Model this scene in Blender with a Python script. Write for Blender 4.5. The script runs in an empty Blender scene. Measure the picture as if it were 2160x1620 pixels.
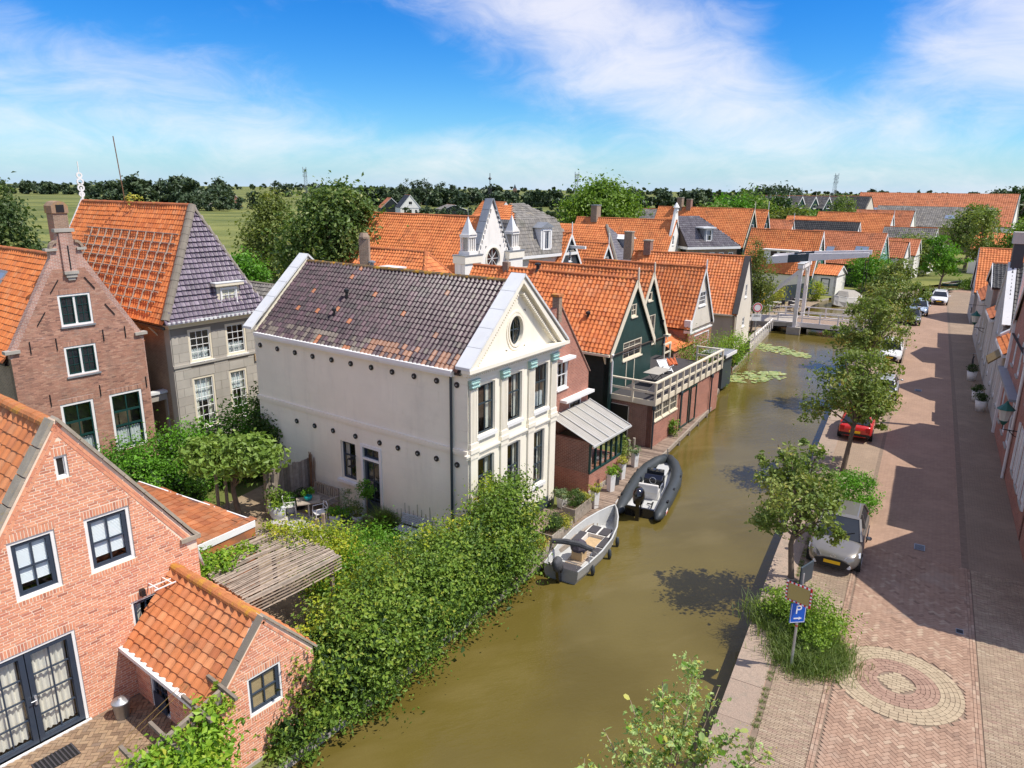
import bpy, math, random
import numpy as np
from mathutils import Matrix, Vector, geometry
RD = random.Random(11)
RG = np.random.default_rng(11)
SC = bpy.context.scene
COL = SC.collection
rad = math.radians

# ---------------------------------------------------------------- camera, sky, sun, exposure
CAM = Vector((0, 0, 12.5))
pitch, roll = math.atan(412 / 1500), rad(0.7)
F = Vector((0, math.cos(pitch), -math.sin(pitch))); U0 = Vector((0, math.sin(pitch), math.cos(pitch))); R0 = Vector((1, 0, 0))
Rv = R0 * math.cos(roll) + U0 * math.sin(roll); Uv = U0 * math.cos(roll) - R0 * math.sin(roll)
cd = bpy.data.cameras.new('camera'); cam = bpy.data.objects.new('camera', cd); COL.objects.link(cam)
cam.matrix_world = Matrix(((Rv.x, Uv.x, -F.x, CAM.x), (Rv.y, Uv.y, -F.y, CAM.y), (Rv.z, Uv.z, -F.z, CAM.z), (0, 0, 0, 1)))
cd.sensor_fit = 'HORIZONTAL'; cd.sensor_width = 36; cd.lens = 25.0; cd.clip_start = .1; cd.clip_end = 20000
SC.camera = cam
SUN_EL, SUN_AZ = rad(58), rad(105)          # azimuth measured from +Y towards +X
S = Vector((math.sin(SUN_AZ) * math.cos(SUN_EL), math.cos(SUN_AZ) * math.cos(SUN_EL), math.sin(SUN_EL)))
sd = bpy.data.lights.new('sun', 'SUN'); sd.energy = 4.7; sd.angle = rad(.5); sd.color = (1, .945, .86)
so = bpy.data.objects.new('sun', sd); COL.objects.link(so); so.rotation_euler = S.to_track_quat('Z', 'Y').to_euler()
SC.view_settings.view_transform = 'Standard'; SC.view_settings.look = 'None'; SC.view_settings.gamma = 1
SC.view_settings.exposure = 0.2; SC.view_settings.use_curve_mapping = False
SC.cycles.max_bounces = 6; SC.cycles.transparent_max_bounces = 8; SC.cycles.sample_clamp_indirect = 4


class NT:
    """tiny node-tree builder"""
    def __init__(s, tree): s.t = tree; s.t.nodes.clear()
    def n(s, typ, props=None, **ins):
        nd = s.t.nodes.new('ShaderNode' + typ)
        for k, v in (props or {}).items(): setattr(nd, k, v)
        for k, v in ins.items():
            key = k.replace('_', ' ')
            sock = nd.inputs[int(k[1:])] if (k[0] == 'i' and k[1:].isdigit()) else nd.inputs[key]
            s.set(sock, v)
        return nd
    def set(s, sock, v):
        if isinstance(v, bpy.types.NodeSocket): s.t.links.new(v, sock)
        elif isinstance(v, bpy.types.Node): s.t.links.new(v.outputs[0], sock)
        else:
            if hasattr(sock.default_value, '__len__') and isinstance(v, (tuple, list)) and len(sock.default_value) == 4 and len(v) == 3: v = (*v, 1)
            sock.default_value = v
    def m(s, op, a, b=0., c=0., clamp=False):
        return s.n('Math', {'operation': op, 'use_clamp': clamp}, i0=a, i1=b, i2=c).outputs[0]
    def mix(s, f, a, b, blend='MIX'):
        nd = s.n('Mix', {'data_type': 'RGBA', 'blend_type': blend, 'clamp_factor': True})
        s.set(nd.inputs[0], f); s.set(nd.inputs[6], a); s.set(nd.inputs[7], b); return nd.outputs[2]
    def ramp(s, f, pts, interp='LINEAR'):
        nd = s.n('ValToRGB'); s.set(nd.inputs[0], f); cr = nd.color_ramp; cr.interpolation = interp
        while len(cr.elements) < len(pts): cr.elements.new(.5)
        for e, (p, c) in zip(cr.elements, pts):
            e.position = p; e.color = (*c, 1) if len(c) == 3 else c
        return nd.outputs[0]
    def rng(s, v, a, b, c=0., d=1.):
        return s.n('MapRange', {'interpolation_type': 'SMOOTHSTEP'}, Value=v, From_Min=a, From_Max=b, To_Min=c, To_Max=d).outputs[0]
    def noise(s, vec, scale, detail=3., rough=.55, dist=0.):
        return s.n('TexNoise', None, Vector=vec, Scale=scale, Detail=detail, Roughness=rough, Distortion=dist).outputs[0]


W = bpy.data.worlds.new('World'); SC.world = W; W.use_nodes = True
w = NT(W.node_tree)
sky = w.n('TexSky', {'sky_type': 'NISHITA', 'sun_disc': False, 'sun_elevation': SUN_EL, 'sun_rotation': SUN_AZ, 'altitude': 0, 'air_density': 1.0, 'dust_density': .35, 'ozone_density': 3.0})
hs0 = w.n('HueSaturation', None, Hue=.505, Saturation=1.5, Value=1.0, Color=sky)
hs = w.n('Mix', {'data_type': 'RGBA', 'blend_type': 'MULTIPLY'}); w.set(hs.inputs[0], 1.); w.set(hs.inputs[6], hs0.outputs[0]); w.set(hs.inputs[7], (.42, .80, 1.06))
gen = w.n('TexCoord').outputs['Generated']
sp = w.n('SeparateXYZ', None, Vector=gen)
dx, dy, dz = sp.outputs
az = w.m('ARCTAN2', dx, dy)
el = w.m('DIVIDE', dz, w.m('SQRT', w.m('ADD', w.m('MULTIPLY', dx, dx), w.m('MULTIPLY', dy, dy))))
ela = w.m('ARCTANGENT', el)
# streaky high cloud: stretched noise on (azimuth, elevation), with cloud banks where the photograph has them
q = w.n('CombineXYZ', None, X=w.m('ADD', w.m('MULTIPLY', az, 1.0), w.m('MULTIPLY', ela, .55)), Y=w.m('MULTIPLY', w.m('SUBTRACT', ela, w.m('MULTIPLY', az, .12)), 2.3), Z=.37)
nz = w.noise(q, 3.1, 7., .56, .55)
nf = w.noise(q, 8.5, 8., .66, .9)
fb = w.m('ADD', w.m('MULTIPLY', nz, .62), w.m('MULTIPLY', nf, .38))
def gauss(a0, e0, sa, se, amp, tilt=0.):
    da = w.m('DIVIDE', w.m('SUBTRACT', az, a0), sa)
    de = w.m('DIVIDE', w.m('SUBTRACT', w.m('SUBTRACT', el, e0), w.m('MULTIPLY', w.m('SUBTRACT', az, a0), tilt)), se)
    r = w.m('ADD', w.m('MULTIPLY', da, da), w.m('MULTIPLY', de, de))
    return w.m('MULTIPLY', w.m('EXPONENT', w.m('MULTIPLY', r, -1.)), amp)
bias = 0.
for g in [(0., .08, 1.15, .34, -.15, 0.), (-.02, .235, .2, .035, .17, -.12), (.2, .15, .21, .065, .2, -.28), (.36, .07, .24, .045, .17, -.1), (.61, .21, .12, .05, .25, -.35), (.64, .13, .2, .04, .14, -.1),
          (-.42, .085, .28, .05, .14, -.1), (-.56, .15, .12, .03, .07, -.1), (-.1, .045, .3, .03, .12, 0.),
          (-.5, .25, .26, .05, -.3, 0.), (-.14, .13, .12, .06, -.2, -.1), (.39, .19, .06, .07, -.24, -.2), (.6, .06, .14, .03, -.1, 0.), (-.2, .2, .12, .04, -.2, 0.), (-.42, .12, .3, .1, -.06, 0.)]:
    bias = w.m('ADD', bias, gauss(*g))
cl = w.rng(w.m('ADD', fb, bias), .25, .75)
hz = w.m('MULTIPLY', w.m('EXPONENT', w.m('MULTIPLY', w.m('ABSOLUTE', el), -24.)), .8)
base = w.mix(hz, hs.outputs[2], (3.9, 4.9, 6.5))
cc = w.mix(w.m('MULTIPLY', cl, .76), base, (7.0, 6.75, 6.9))
bg = w.n('Background', None, Color=cc, Strength=.132)
w.t.links.new(bg.outputs[0], w.n('OutputWorld').inputs[0])

# ---------------------------------------------------------------- materials
MATS = {}
def mat(name, col, rough=.65, var=.14, vs=2.5, metal=0., spec=.4, bump=None, dirt=None, tone=None, trans=None, coat=0., brick=None, lichen=None, streak=None, plank=None):
    """procedural surface: col base; tone = ramp colours picked by the mesh attribute 'tone'; dirt / lichen = (colour, noise scale, threshold, amount)"""
    m = bpy.data.materials.new(name); m.use_nodes = True; t = NT(m.node_tree); MATS[name] = m
    pos = t.n('NewGeometry').outputs['Position']
    c = None; h = None
    if tone:
        a = t.n('Attribute', {'attribute_name': 'tone'}).outputs['Fac']
        k = len(tone); c = t.ramp(a, [(i / (k - 1) if k > 1 else 0, x) for i, x in enumerate(tone)])
    elif brick:
        c1, c2, mo, bw, bh, ms = brick
        o = t.n('SeparateXYZ', None, Vector=t.n('TexCoord').outputs['Object'])
        uv = t.n('CombineXYZ', None, X=t.m('ADD', o.outputs[0], o.outputs[1]), Y=o.outputs[2])
        b = t.n('TexBrick', {'offset': .5}, Vector=uv, Color1=c1, Color2=c2, Mortar=mo, Scale=1., Mortar_Size=ms, Mortar_Smooth=.2, Bias=-.1, Brick_Width=bw, Row_Height=bh)
        c = b.outputs[0]; h = t.m('SUBTRACT', 1., b.outputs[1])
    else:
        c = t.n('RGB').outputs[0]; c.default_value = (*col, 1)
    if var:
        nzz = t.noise(pos, vs, 4., .6)
        f = t.n('MapRange', None, Value=nzz, From_Min=.25, From_Max=.75, To_Min=1 - var, To_Max=1 + var).outputs[0]
        vm = t.n('VectorMath', {'operation': 'SCALE'}); t.set(vm.inputs[0], c); t.set(vm.inputs[3], f); c = vm.outputs[0]
    for d in (dirt, lichen):
        if d:
            dc, ds, th, am = d
            c = t.mix(t.m('MULTIPLY', t.rng(t.noise(pos, ds, 6., .65), th, th + .14), am), c, dc)
    if streak:      # rain streaks: noise stretched along z
        dc, ds, th, am = streak
        o = t.n('SeparateXYZ', None, Vector=pos)
        v = t.n('CombineXYZ', None, X=o.outputs[0], Y=o.outputs[1], Z=t.m('MULTIPLY', o.outputs[2], .12))
        c = t.mix(t.m('MULTIPLY', t.rng(t.noise(v, ds, 5., .6), th, th + .22), am), c, dc)
    if plank:       # shallow board joints (spacing, axis)
        o = t.n('SeparateXYZ', None, Vector=t.n('TexCoord').outputs['Object'])
        fr = t.m('FRACT', t.m('DIVIDE', o.outputs[plank[1]] if plank[1] < 3 else t.m('ADD', o.outputs[0], o.outputs[1]), plank[0]))
        jn = t.m('LESS_THAN', fr, .09)
        c = t.mix(t.m('MULTIPLY', jn, plank[2]), c, (.008, .008, .008)); h = t.m('SUBTRACT', 1., jn)
    p = t.n('BsdfPrincipled', None, Roughness=rough, Metallic=metal)
    t.set(p.inputs['Base Color'], c); p.inputs['Specular IOR Level'].default_value = spec; p.inputs['Coat Weight'].default_value = coat
    if h is not None:
        bm = t.n('Bump', None, Strength=.5, Distance=.012, Height=h); t.t.links.new(bm.outputs[0], p.inputs['Normal'])
    elif bump:
        bm = t.n('Bump', None, Strength=bump[1], Distance=bump[2] if len(bump) > 2 else .01, Height=t.noise(pos, bump[0], 4., .6)); t.t.links.new(bm.outputs[0], p.inputs['Normal'])
    out = p.outputs[0]
    if trans:
        tr = t.n('BsdfTranslucent'); t.set(tr.inputs[0], t.mix(1., c, trans[1], 'MULTIPLY'))
        mx = t.n('MixShader'); mx.inputs[0].default_value = trans[0]; t.t.links.new(p.outputs[0], mx.inputs[1]); t.t.links.new(tr.outputs[0], mx.inputs[2]); out = mx.outputs[0]
    t.t.links.new(out, t.n('OutputMaterial').inputs[0])
    return m

def glass_mat(name, tint=(.9, .95, .95), lo=.1):
    m = bpy.data.materials.new(name); m.use_nodes = True; t = NT(m.node_tree); MATS[name] = m
    fr = t.n('LayerWeight', None, Blend=.5).outputs['Facing']
    f = t.m('ADD', t.m('MULTIPLY', t.m('POWER', fr, 3.5), .9), lo, clamp=True)
    tr = t.n('BsdfTransparent', None, Color=tint); gl = t.n('BsdfGlossy', None, Roughness=.02, Color=(1, 1, 1))
    mx = t.n('MixShader', None, i0=f, i1=tr, i2=gl)
    t.t.links.new(mx.outputs[0], t.n('OutputMaterial').inputs[0]); return m
glass_mat('glass'); glass_mat('glass_clear', (.96, .98, .98), .05)
mat('glass_dark', (.018, .022, .026), .04, .3, .8, spec=.75)
mat('glass_sky', (.05, .07, .1), .03, .2, .6, spec=1.)
mat('room', (.1, .075, .05), .9, .5, 1.2)
mat('curtain', (.74, .70, .60), .9, .08); mat('blind', (.8, .84, .84), .6, .04)
mat('net', (.7, .72, .7), .9, .06)
WHITE = mat('white_paint', (.8, .79, .76), .45, .05, dirt=((.5, .48, .43), 1.7, .6, .3))
CREAM = mat('cream_paint', (.74, .66, .50), .5, .06, dirt=((.4, .36, .27), 2.2, .62, .4))
mat('stucco', (.86, .81, .665), .75, .05, .8, bump=(35, .12, .004), streak=((.68, .64, .53), 2.0, .5, .3), dirt=((.6, .57, .47), .35, .6, .3))
mat('stucco_trim', (.86, .80, .665), .6, .04, 1.5, dirt=((.6, .55, .46), 2.5, .6, .35))
mat('plaster_grey', (.40, .365, .31), .8, .07, 1.5, streak=((.3, .27, .22), 1.6, .52, .4))
mat('plaster_beige', (.66, .60, .50), .8, .05, 1.5, streak=((.5, .45, .37), 1.6, .55, .4))
mat('plaster_white', (.84, .80, .73), .75, .05, 1.2, streak=((.55, .53, .48), 1.5, .55, .45))
mat('stone_grey', (.40, .37, .32), .75, .1, 1.3, streak=((.27, .25, .21), 1.4, .52, .5), bump=(30, .15, .004))
mat('stone_joint', (.24, .215, .18), .85, .1)
mat('zinc', (.70, .71, .70), .5, .08, 1.5, metal=.0, dirt=((.5, .52, .53), 3, .55, .4))
mat('lead', (.3, .32, .34), .5, .12, 2, metal=.4)
mat('coping', (.36, .31, .24), .85, .2, 4, lichen=((.45, .3, .05), 5, .58, .5), bump=(25, .4, .01))
mat('concrete', (.40, .36, .31), .85, .15, 3, dirt=((.22, .2, .15), 2, .55, .6), bump=(25, .3, .008))
mat('mortar_pale', (.82, .65, .50), .9, .12, 5, bump=(60, .3, .004))
BR = [(.42, .16, .10), (.64, .255, .145), (.72, .31, .175), (.68, .28, .16), (.76, .35, .2), (.55, .2, .125), (.72, .34, .2)]
mat('brick_piece', BR[2], .8, .14, 9, tone=BR, bump=(70, .35, .004))
mat('brick_sheet', BR[2], .85, .12, 3, brick=((.47, .175, .105), (.36, .12, .085), (.6, .43, .34), .215, .066, .011))
mat('brick_old', BR[2], .85, .22, 1.1, brick=((.46, .22, .16), (.32, .15, .12), (.58, .48, .4), .2, .056, .009), streak=((.26, .16, .12), 1.5, .55, .5))
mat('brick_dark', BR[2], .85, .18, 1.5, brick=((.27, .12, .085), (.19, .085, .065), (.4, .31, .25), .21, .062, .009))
mat('brick_red', BR[2], .85, .16, 1.5, brick=((.42, .155, .10), (.31, .11, .075), (.46, .34, .27), .21, .062, .007))
mat('brick_brown', BR[2], .85, .2, 1.2, brick=((.3, .2, .135), (.21, .14, .1), (.4, .33, .25), .21, .06, .009))
OR = [(.46, .125, .04), (.58, .165, .045), (.66, .20, .055), (.62, .185, .05), (.70, .24, .075), (.54, .17, .06), (.66, .27, .11)]
mat('tile_orange', OR[2], .7, .14, 1.4, tone=OR, dirt=((.26, .105, .045), 1.1, .57, .45), lichen=((.55, .28, .03), 4.5, .66, .5))
ORN = [(.40, .13, .055), (.52, .175, .065), (.60, .215, .08), (.56, .195, .07), (.64, .26, .11), (.48, .16, .065), (.6, .28, .13)]
mat('tile_weathered', ORN[2], .75, .2, 2.5, tone=ORN, dirt=((.24, .12, .06), 2.4, .54, .55), lichen=((.55, .31, .03), 6, .62, .55))
OF = [(.52, .15, .048), (.62, .185, .055), (.7, .23, .07), (.66, .21, .062), (.72, .26, .09)]
mat('tile_far', OF[2], .75, .14, .5, tone=OF, dirt=((.22, .09, .04), .6, .55, .5))
OB = [(.40, .125, .055), (.48, .155, .06), (.56, .19, .08), (.52, .17, .07), (.6, .22, .1)]
mat('tile_brown', OB[2], .75, .16, .5, tone=OB, dirt=((.15, .08, .05), .5, .53, .6))
mat('tile_extension', ORN[3], .85, .25, 1.2, tone=[tuple(q * .72 for q in x) for x in ORN], dirt=((.12, .075, .05), 1.3, .5, .6), lichen=((.2, .16, .06), 3, .6, .5))
PU = [(.034, .025, .025), (.06, .04, .045), (.09, .052, .062), (.045, .033, .034), (.12, .066, .08), (.07, .052, .05), (.16, .135, .11), (.40, .14, .055)]
mat('tile_purple', PU[1], .36, .25, 1.2, tone=PU, spec=.3, lichen=((.34, .2, .03), 3.2, .68, .6))
mat('tile_silver', (.09, .08, .085), .2, .2, 1, tone=[(.07, .06, .065), (.13, .115, .12), (.1, .085, .09), (.18, .17, .17)], spec=1.)
mat('tile_grey', (.2, .185, .165), .8, .2, 1, tone=[(.14, .13, .115), (.2, .185, .165), (.25, .23, .2), (.17, .155, .14), (.28, .25, .2)], dirt=((.1, .1, .07), .8, .55, .5))
mat('tile_black', (.035, .035, .035), .6, .2, 1, tone=[(.025, .025, .026), (.045, .044, .043), (.06, .058, .055), (.035, .034, .033)])
mat('ridge_lichen', (.46, .17, .06), .85, .2, 3, lichen=((.52, .27, .03), 2.2, .48, .85), bump=(22, .7, .02))
mat('ridge_tile', (.42, .13, .045), .8, .2, 3, lichen=((.48, .24, .03), 3, .55, .7), bump=(22, .4, .01))
mat('ridge_grey', (.22, .19, .15), .85, .15, 3, bump=(25, .3, .008))
mat('ridge_moss', (.13, .09, .05), .95, .25, 4, lichen=((.5, .26, .02), 2.4, .47, .9), bump=(18, .9, .03))
mat('roof_deck', (.07, .05, .04), .9, .2)
mat('green_board', (.018, .052, .045), .5, .25, 2, spec=.5, plank=(.155, 3, .75))
mat('black_board', (.014, .022, .022), .7, .35, 2, plank=(.2, 2, .8))
mat('green_pale', (.18, .36, .31), .6, .1, 2, plank=(.2, 3, .5))
mat('green_deep', (.02, .14, .09), .6, .1, 2, plank=(.2, 3, .6))
mat('green_frame', (.012, .05, .045), .35, .1); mat('navy_frame', (.035, .05, .075), .35, .1, spec=.5)
mat('slate_frame', (.04, .055, .065), .4, .1)
mat('dark_iron', (.012, .014, .016), .5, .2, spec=.5); mat('black', (.012, .012, .013), .6, .2)
mat('verdigris', (.38, .56, .52), .7, .25, 14, bump=(50, .8, .012))
mat('wood_grey', (.30, .25, .19), .85, .25, 6, tone=[(.2, .165, .125), (.3, .25, .2), (.37, .315, .25), (.26, .21, .165)], bump=(30, .4, .006))
mat('wood_deck', (.22, .16, .12), .85, .22, 5, tone=[(.17, .12, .09), (.24, .175, .13), (.3, .22, .165), (.2, .145, .11)])
mat('wood_pole', (.36, .28, .21), .85, .3, 6, tone=[(.2, .15, .11), (.32, .255, .195), (.42, .34, .265), (.26, .2, .15)])
mat('wood_brown', (.2, .1, .05), .7, .2, 5)
mat('plaster_shaded', (.5, .47, .43), .8, .08, 1.2, streak=((.38, .35, .31), 1.5, .5, .5))  # white plaster made darker: shade of the street fronts put into the colour
mat('bamboo', (.2, .13, .04), .7, .25, 8)
mat('asphalt_felt', (.055, .05, .05), .85, .15, 2)
mat('poly_sheet', (.38, .36, .315), .3, .1, 2, spec=.6)
mat('skylight', (.22, .28, .38), .1, .1, 1, spec=.8)
mat('steel', (.45, .46, .47), .35, .15, metal=.8); mat('galv', (.5, .51, .52), .4, .15, 6, metal=.6)
mat('alu_hull', (.36, .355, .34), .45, .08, 3, metal=.3); mat('alu_white', (.5, .5, .48), .4, .05)
mat('rubber_tube', (.045, .052, .055), .5, .12, 3); mat('gloss_black', (.006, .006, .009), .08, 0, coat=.6, spec=.6)
mat('cover_grey', (.075, .075, .08), .8, .25, 7, bump=(9, .8, .03)); mat('cover_purple', (.06, .05, .065), .8, .3, 8, bump=(9, .9, .03))
mat('vinyl', (.7, .67, .62), .5, .06); mat('pad_dark', (.06, .055, .06), .8, .1); mat('ply', (.5, .35, .19), .7, .15, 8)
mat('canvas_taupe', (.36, .33, .28), .85, .08); mat('boat_white', (.76, .73, .66), .4, .06)
mat('pot_grey', (.5, .52, .54), .6, .06); mat('pot_white', (.76, .74, .70), .6, .06); mat('pot_dark', (.05, .055, .06), .6, .1); mat('turquoise', (.01, .33, .33), .3, .1)
mat('soil', (.09, .06, .035), .95, .3, 8)
mat('sign_blue', (.005, .11, .55), .35, 0); mat('sign_white', (.85, .85, .85), .35, 0); mat('sign_red', (.65, .02, .03), .35, 0); mat('sign_yellow', (.85, .5, .01), .4, 0)
mat('mirror', (.8, .8, .8), .03, 0, metal=1.); mat('plate_yellow', (.8, .47, .01), .4, 0)
mat('tyre', (.018, .018, .018), .8, .1); mat('rim', (.45, .45, .46), .3, .05, metal=.8)
mat('lamp_glass', (.62, .6, .54), .3, .05); mat('head_lamp', (.65, .68, .72), .08, .1, spec=.8); mat('tail_lamp', (.45, .01, .012), .2, 0)
mat('orange_cloth', (.5, .12, .04), .8, .1); mat('teal', (.02, .35, .25), .4, 0); mat('red_curtain', (.6, .04, .04), .8, .1)
BARK = mat('bark', (.15, .115, .085), .9, .25, 6, bump=(18, .7, .02))
mat('twig', (.36, .26, .17), .8, .2)
def leaf(name, tones, tr=.3, rough=.5): return mat(name, tones[0], rough, .12, .7, tone=tones, spec=.35, trans=(tr, (1.25, 1.3, .5)))
leaf('leaf_hedge', [(.055, .11, .016), (.095, .175, .023), (.14, .235, .03), (.195, .305, .038), (.27, .35, .046), (.36, .38, .055)])
leaf('leaf_alder', [(.1, .16, .03), (.145, .215, .042), (.2, .265, .058), (.26, .31, .075), (.4, .36, .1)])
leaf('leaf_plane', [(.12, .2, .03), (.17, .27, .045), (.24, .35, .07), (.32, .43, .11)])
leaf('leaf_vine', [(0.066, 0.154, 0.013), (0.132, 0.264, 0.020), (0.209, 0.374, 0.028), (0.308, 0.462, 0.044), (0.440, 0.440, 0.055)])
leaf('leaf_yellow', [(0.128, 0.208, 0.019), (0.239, 0.319, 0.025), (0.383, 0.447, 0.032), (0.574, 0.542, 0.047), (0.620, 0.479, 0.047)])
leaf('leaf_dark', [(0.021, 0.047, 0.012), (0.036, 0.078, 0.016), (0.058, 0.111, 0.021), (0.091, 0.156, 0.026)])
leaf('leaf_chestnut', [(.055, .1, .02), (.09, .155, .03), (.14, .215, .05), (.24, .29, .085), (.45, .44, .17)])
leaf('leaf_lime', [(0.072, 0.145, 0.017), (0.131, 0.232, 0.023), (0.203, 0.319, 0.032), (0.290, 0.406, 0.043)])
leaf('leaf_willow', [(.1, .135, .03), (.15, .19, .04), (.21, .25, .05), (.28, .3, .06)])
leaf('leaf_pine', [(0.043, 0.080, 0.023), (0.072, 0.116, 0.032), (0.116, 0.167, 0.046), (0.203, 0.217, 0.058)])
leaf('leaf_far', [(.045, .075, .038), (.062, .098, .046), (.085, .12, .054), (.105, .145, .058)], .1)  # paler and bluer leaves: distance haze painted into the tones
leaf('leaf_grey', [(0.145, 0.203, 0.102), (0.203, 0.275, 0.131), (0.290, 0.362, 0.189)])
leaf('leaf_sedum', [(0.220, 0.260, 0.030), (0.360, 0.380, 0.050), (0.500, 0.450, 0.080), (0.450, 0.300, 0.100)])
leaf('leaf_box', [(0.058, 0.160, 0.012), (0.102, 0.246, 0.017), (0.145, 0.348, 0.026), (0.217, 0.450, 0.036)])
leaf('leaf_young', [(0.194, 0.290, 0.073), (0.290, 0.411, 0.121), (0.399, 0.520, 0.194), (0.484, 0.436, 0.073)])
leaf('grass_blade', [(.08, .13, .03), (.12, .185, .04), (.17, .24, .055), (.26, .3, .09)])
mat('lily_pad', (.25, .33, .1), .5, .2, 2, tone=[(.2, .28, .06), (.29, .36, .13), (.36, .42, .2), (.42, .4, .12)])
mat('heath_bush', (.3, .14, .04), .8, .2, 4, tone=[(.2, .12, .03), (.36, .2, .05), (.3, .14, .05)])
# ---------------------------------------------------------------- mesh helpers
def M(m): return MATS[m] if isinstance(m, str) else m
def link(name, me, m=None, parent=None, smooth=False):
    o = bpy.data.objects.new(name, me); COL.objects.link(o)
    if m is not None and not me.materials: me.materials.append(M(m))
    if parent is not None: o.parent = parent
    if smooth: me.polygons.foreach_set('use_smooth', [True] * len(me.polygons))
    return o
def tag(o, label=None, cat=None, group=None, kind=None):
    for k, v in (('label', label), ('category', cat), ('group', group), ('kind', kind)):
        if v: o[k] = v
    return o
def thing(name, label, cat, loc=(0, 0, 0), rz=0., group=None):
    o = bpy.data.objects.new(name, None); COL.objects.link(o); o.empty_display_size = .2
    o.location = loc; o.rotation_euler = (0, 0, rz); return tag(o, label, cat, group)
def copy_tree(o, loc, rz, label=None, parent=None):
    c = o.copy(); COL.objects.link(c); c.parent = parent
    if parent is None: c.location = loc; c.rotation_euler = (0, 0, rz)
    if label: c['label'] = label
    for ch in list(o.children): copy_tree(ch, None, 0, None, c)
    return c
def az_rot(a): return rad(90 - a)          # facade running along azimuth a: local x along it, local y into the house

class MB:
    """collects boxes, bars, tubes and sheets; build() links them as one mesh object"""
    def __init__(s, mp=None): s.v = []; s.f = []; s.mp = mp
    def add(s, vs, fs):
        b = len(s.v); s.v += [tuple(s.mp(*p)) if s.mp else tuple(p) for p in vs]; s.f += [tuple(b + i for i in f) for f in fs]; return s
    BF = [(0, 3, 2, 1), (4, 5, 6, 7), (0, 1, 5, 4), (1, 2, 6, 5), (2, 3, 7, 6), (3, 0, 4, 7)]
    def box(s, x0, x1, y0, y1, z0, z1):
        return s.add([(x0, y0, z0), (x1, y0, z0), (x1, y1, z0), (x0, y1, z0), (x0, y0, z1), (x1, y0, z1), (x1, y1, z1), (x0, y1, z1)], s.BF)
    def bar(s, p, q, w, h, up=(0, 0, 1)):
        p, q = Vector(p), Vector(q); d = (q - p).normalized(); u = Vector(up)
        if abs(d.dot(u)) > .98: u = Vector((1, 0, 0))
        x = d.cross(u).normalized(); y = x.cross(d).normalized()
        c = [(-1, -1), (1, -1), (1, 1), (-1, 1)]
        return s.add([p + x * (a * w / 2) + y * (b * h / 2) for a, b in c] + [q + x * (a * w / 2) + y * (b * h / 2) for a, b in c], s.BF)
    def tube(s, pts, rs, n=8, caps=True):
        pts = [Vector(p) for p in pts]; k = len(pts)
        if not hasattr(rs, '__len__'): rs = [rs] * k
        vs = []; px = None
        for i, p in enumerate(pts):
            d = (pts[min(i + 1, k - 1)] - pts[max(i - 1, 0)]).normalized()
            if px is None: px = d.orthogonal().normalized()
            x = (px - d * px.dot(d))
            x = x.normalized() if x.length > 1e-6 else d.orthogonal().normalized()
            px = x; y = d.cross(x)
            vs += [p + (x * math.cos(2 * math.pi * j / n) + y * math.sin(2 * math.pi * j / n)) * rs[i] for j in range(n)]
        fs = [(i * n + j, i * n + (j + 1) % n, (i + 1) * n + (j + 1) % n, (i + 1) * n + j) for i in range(k - 1) for j in range(n)]
        if caps: fs += [tuple(range(n - 1, -1, -1)), tuple((k - 1) * n + j for j in range(n))]
        return s.add(vs, fs)
    def lathe(s, prof, c=(0, 0, 0), n=14):
        vs = [(c[0] + r * math.cos(2 * math.pi * j / n), c[1] + r * math.sin(2 * math.pi * j / n), c[2] + z) for r, z in prof for j in range(n)]
        fs = [(i * n + j, i * n + (j + 1) % n, (i + 1) * n + (j + 1) % n, (i + 1) * n + j) for i in range(len(prof) - 1) for j in range(n)]
        fs += [tuple(range(n - 1, -1, -1)), tuple((len(prof) - 1) * n + j for j in range(n))]
        return s.add(vs, fs)
    def poly(s, pts): return s.add(pts, [tuple(range(len(pts)))])
    def prism(s, pts, y0, y1):
        """outline in (x, z) pulled along y"""
        n = len(pts)
        return s.add([(x, y0, z) for x, z in pts] + [(x, y1, z) for x, z in pts],
                     [tuple(range(n)), tuple(range(2 * n - 1, n - 1, -1))] + [(i, i + n, (i + 1) % n + n, (i + 1) % n) for i in range(n)])
    def slab(s, pts, z0, z1):
        n = len(pts)
        return s.add([(x, y, z0) for x, y in pts] + [(x, y, z1) for x, y in pts],
                     [tuple(range(n - 1, -1, -1)), tuple(range(n, 2 * n))] + [(i, (i + 1) % n, (i + 1) % n + n, i + n) for i in range(n)])
    def ring(s, c, r0, r1, y0, y1, n=28, sx=1.):
        """flat ring in the x-z plane about c=(x,z)"""
        vs = []
        for j in range(n):
            a = 2 * math.pi * j / n; ca, sa = math.cos(a) * sx, math.sin(a)
            vs += [(c[0] + r0 * ca, y0, c[1] + r0 * sa), (c[0] + r1 * ca, y0, c[1] + r1 * sa), (c[0] + r1 * ca, y1, c[1] + r1 * sa), (c[0] + r0 * ca, y1, c[1] + r0 * sa)]
        fs = []
        for j in range(n):
            k = (j + 1) % n
            for e in range(4): fs.append((4 * j + e, 4 * j + (e + 1) % 4, 4 * k + (e + 1) % 4, 4 * k + e))
        return s.add(vs, fs)
    def build(s, name, m, parent=None, smooth=False, bevel=0., tone=None):
        me = bpy.data.meshes.new(name); me.from_pydata([tuple(v) for v in s.v], [], s.f); me.update()
        o = link(name, me, m, parent, smooth)
        if tone is not None: set_tone(me, np.full(len(me.vertices), tone))
        if bevel:
            b = o.modifiers.new('bevel', 'BEVEL'); b.width = bevel; b.segments = 2; b.limit_method = 'ANGLE'
        return o
def set_tone(me, arr):
    a = me.attributes.new('tone', 'FLOAT', 'POINT'); a.data.foreach_set('value', np.ascontiguousarray(arr, dtype=np.float32))
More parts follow.
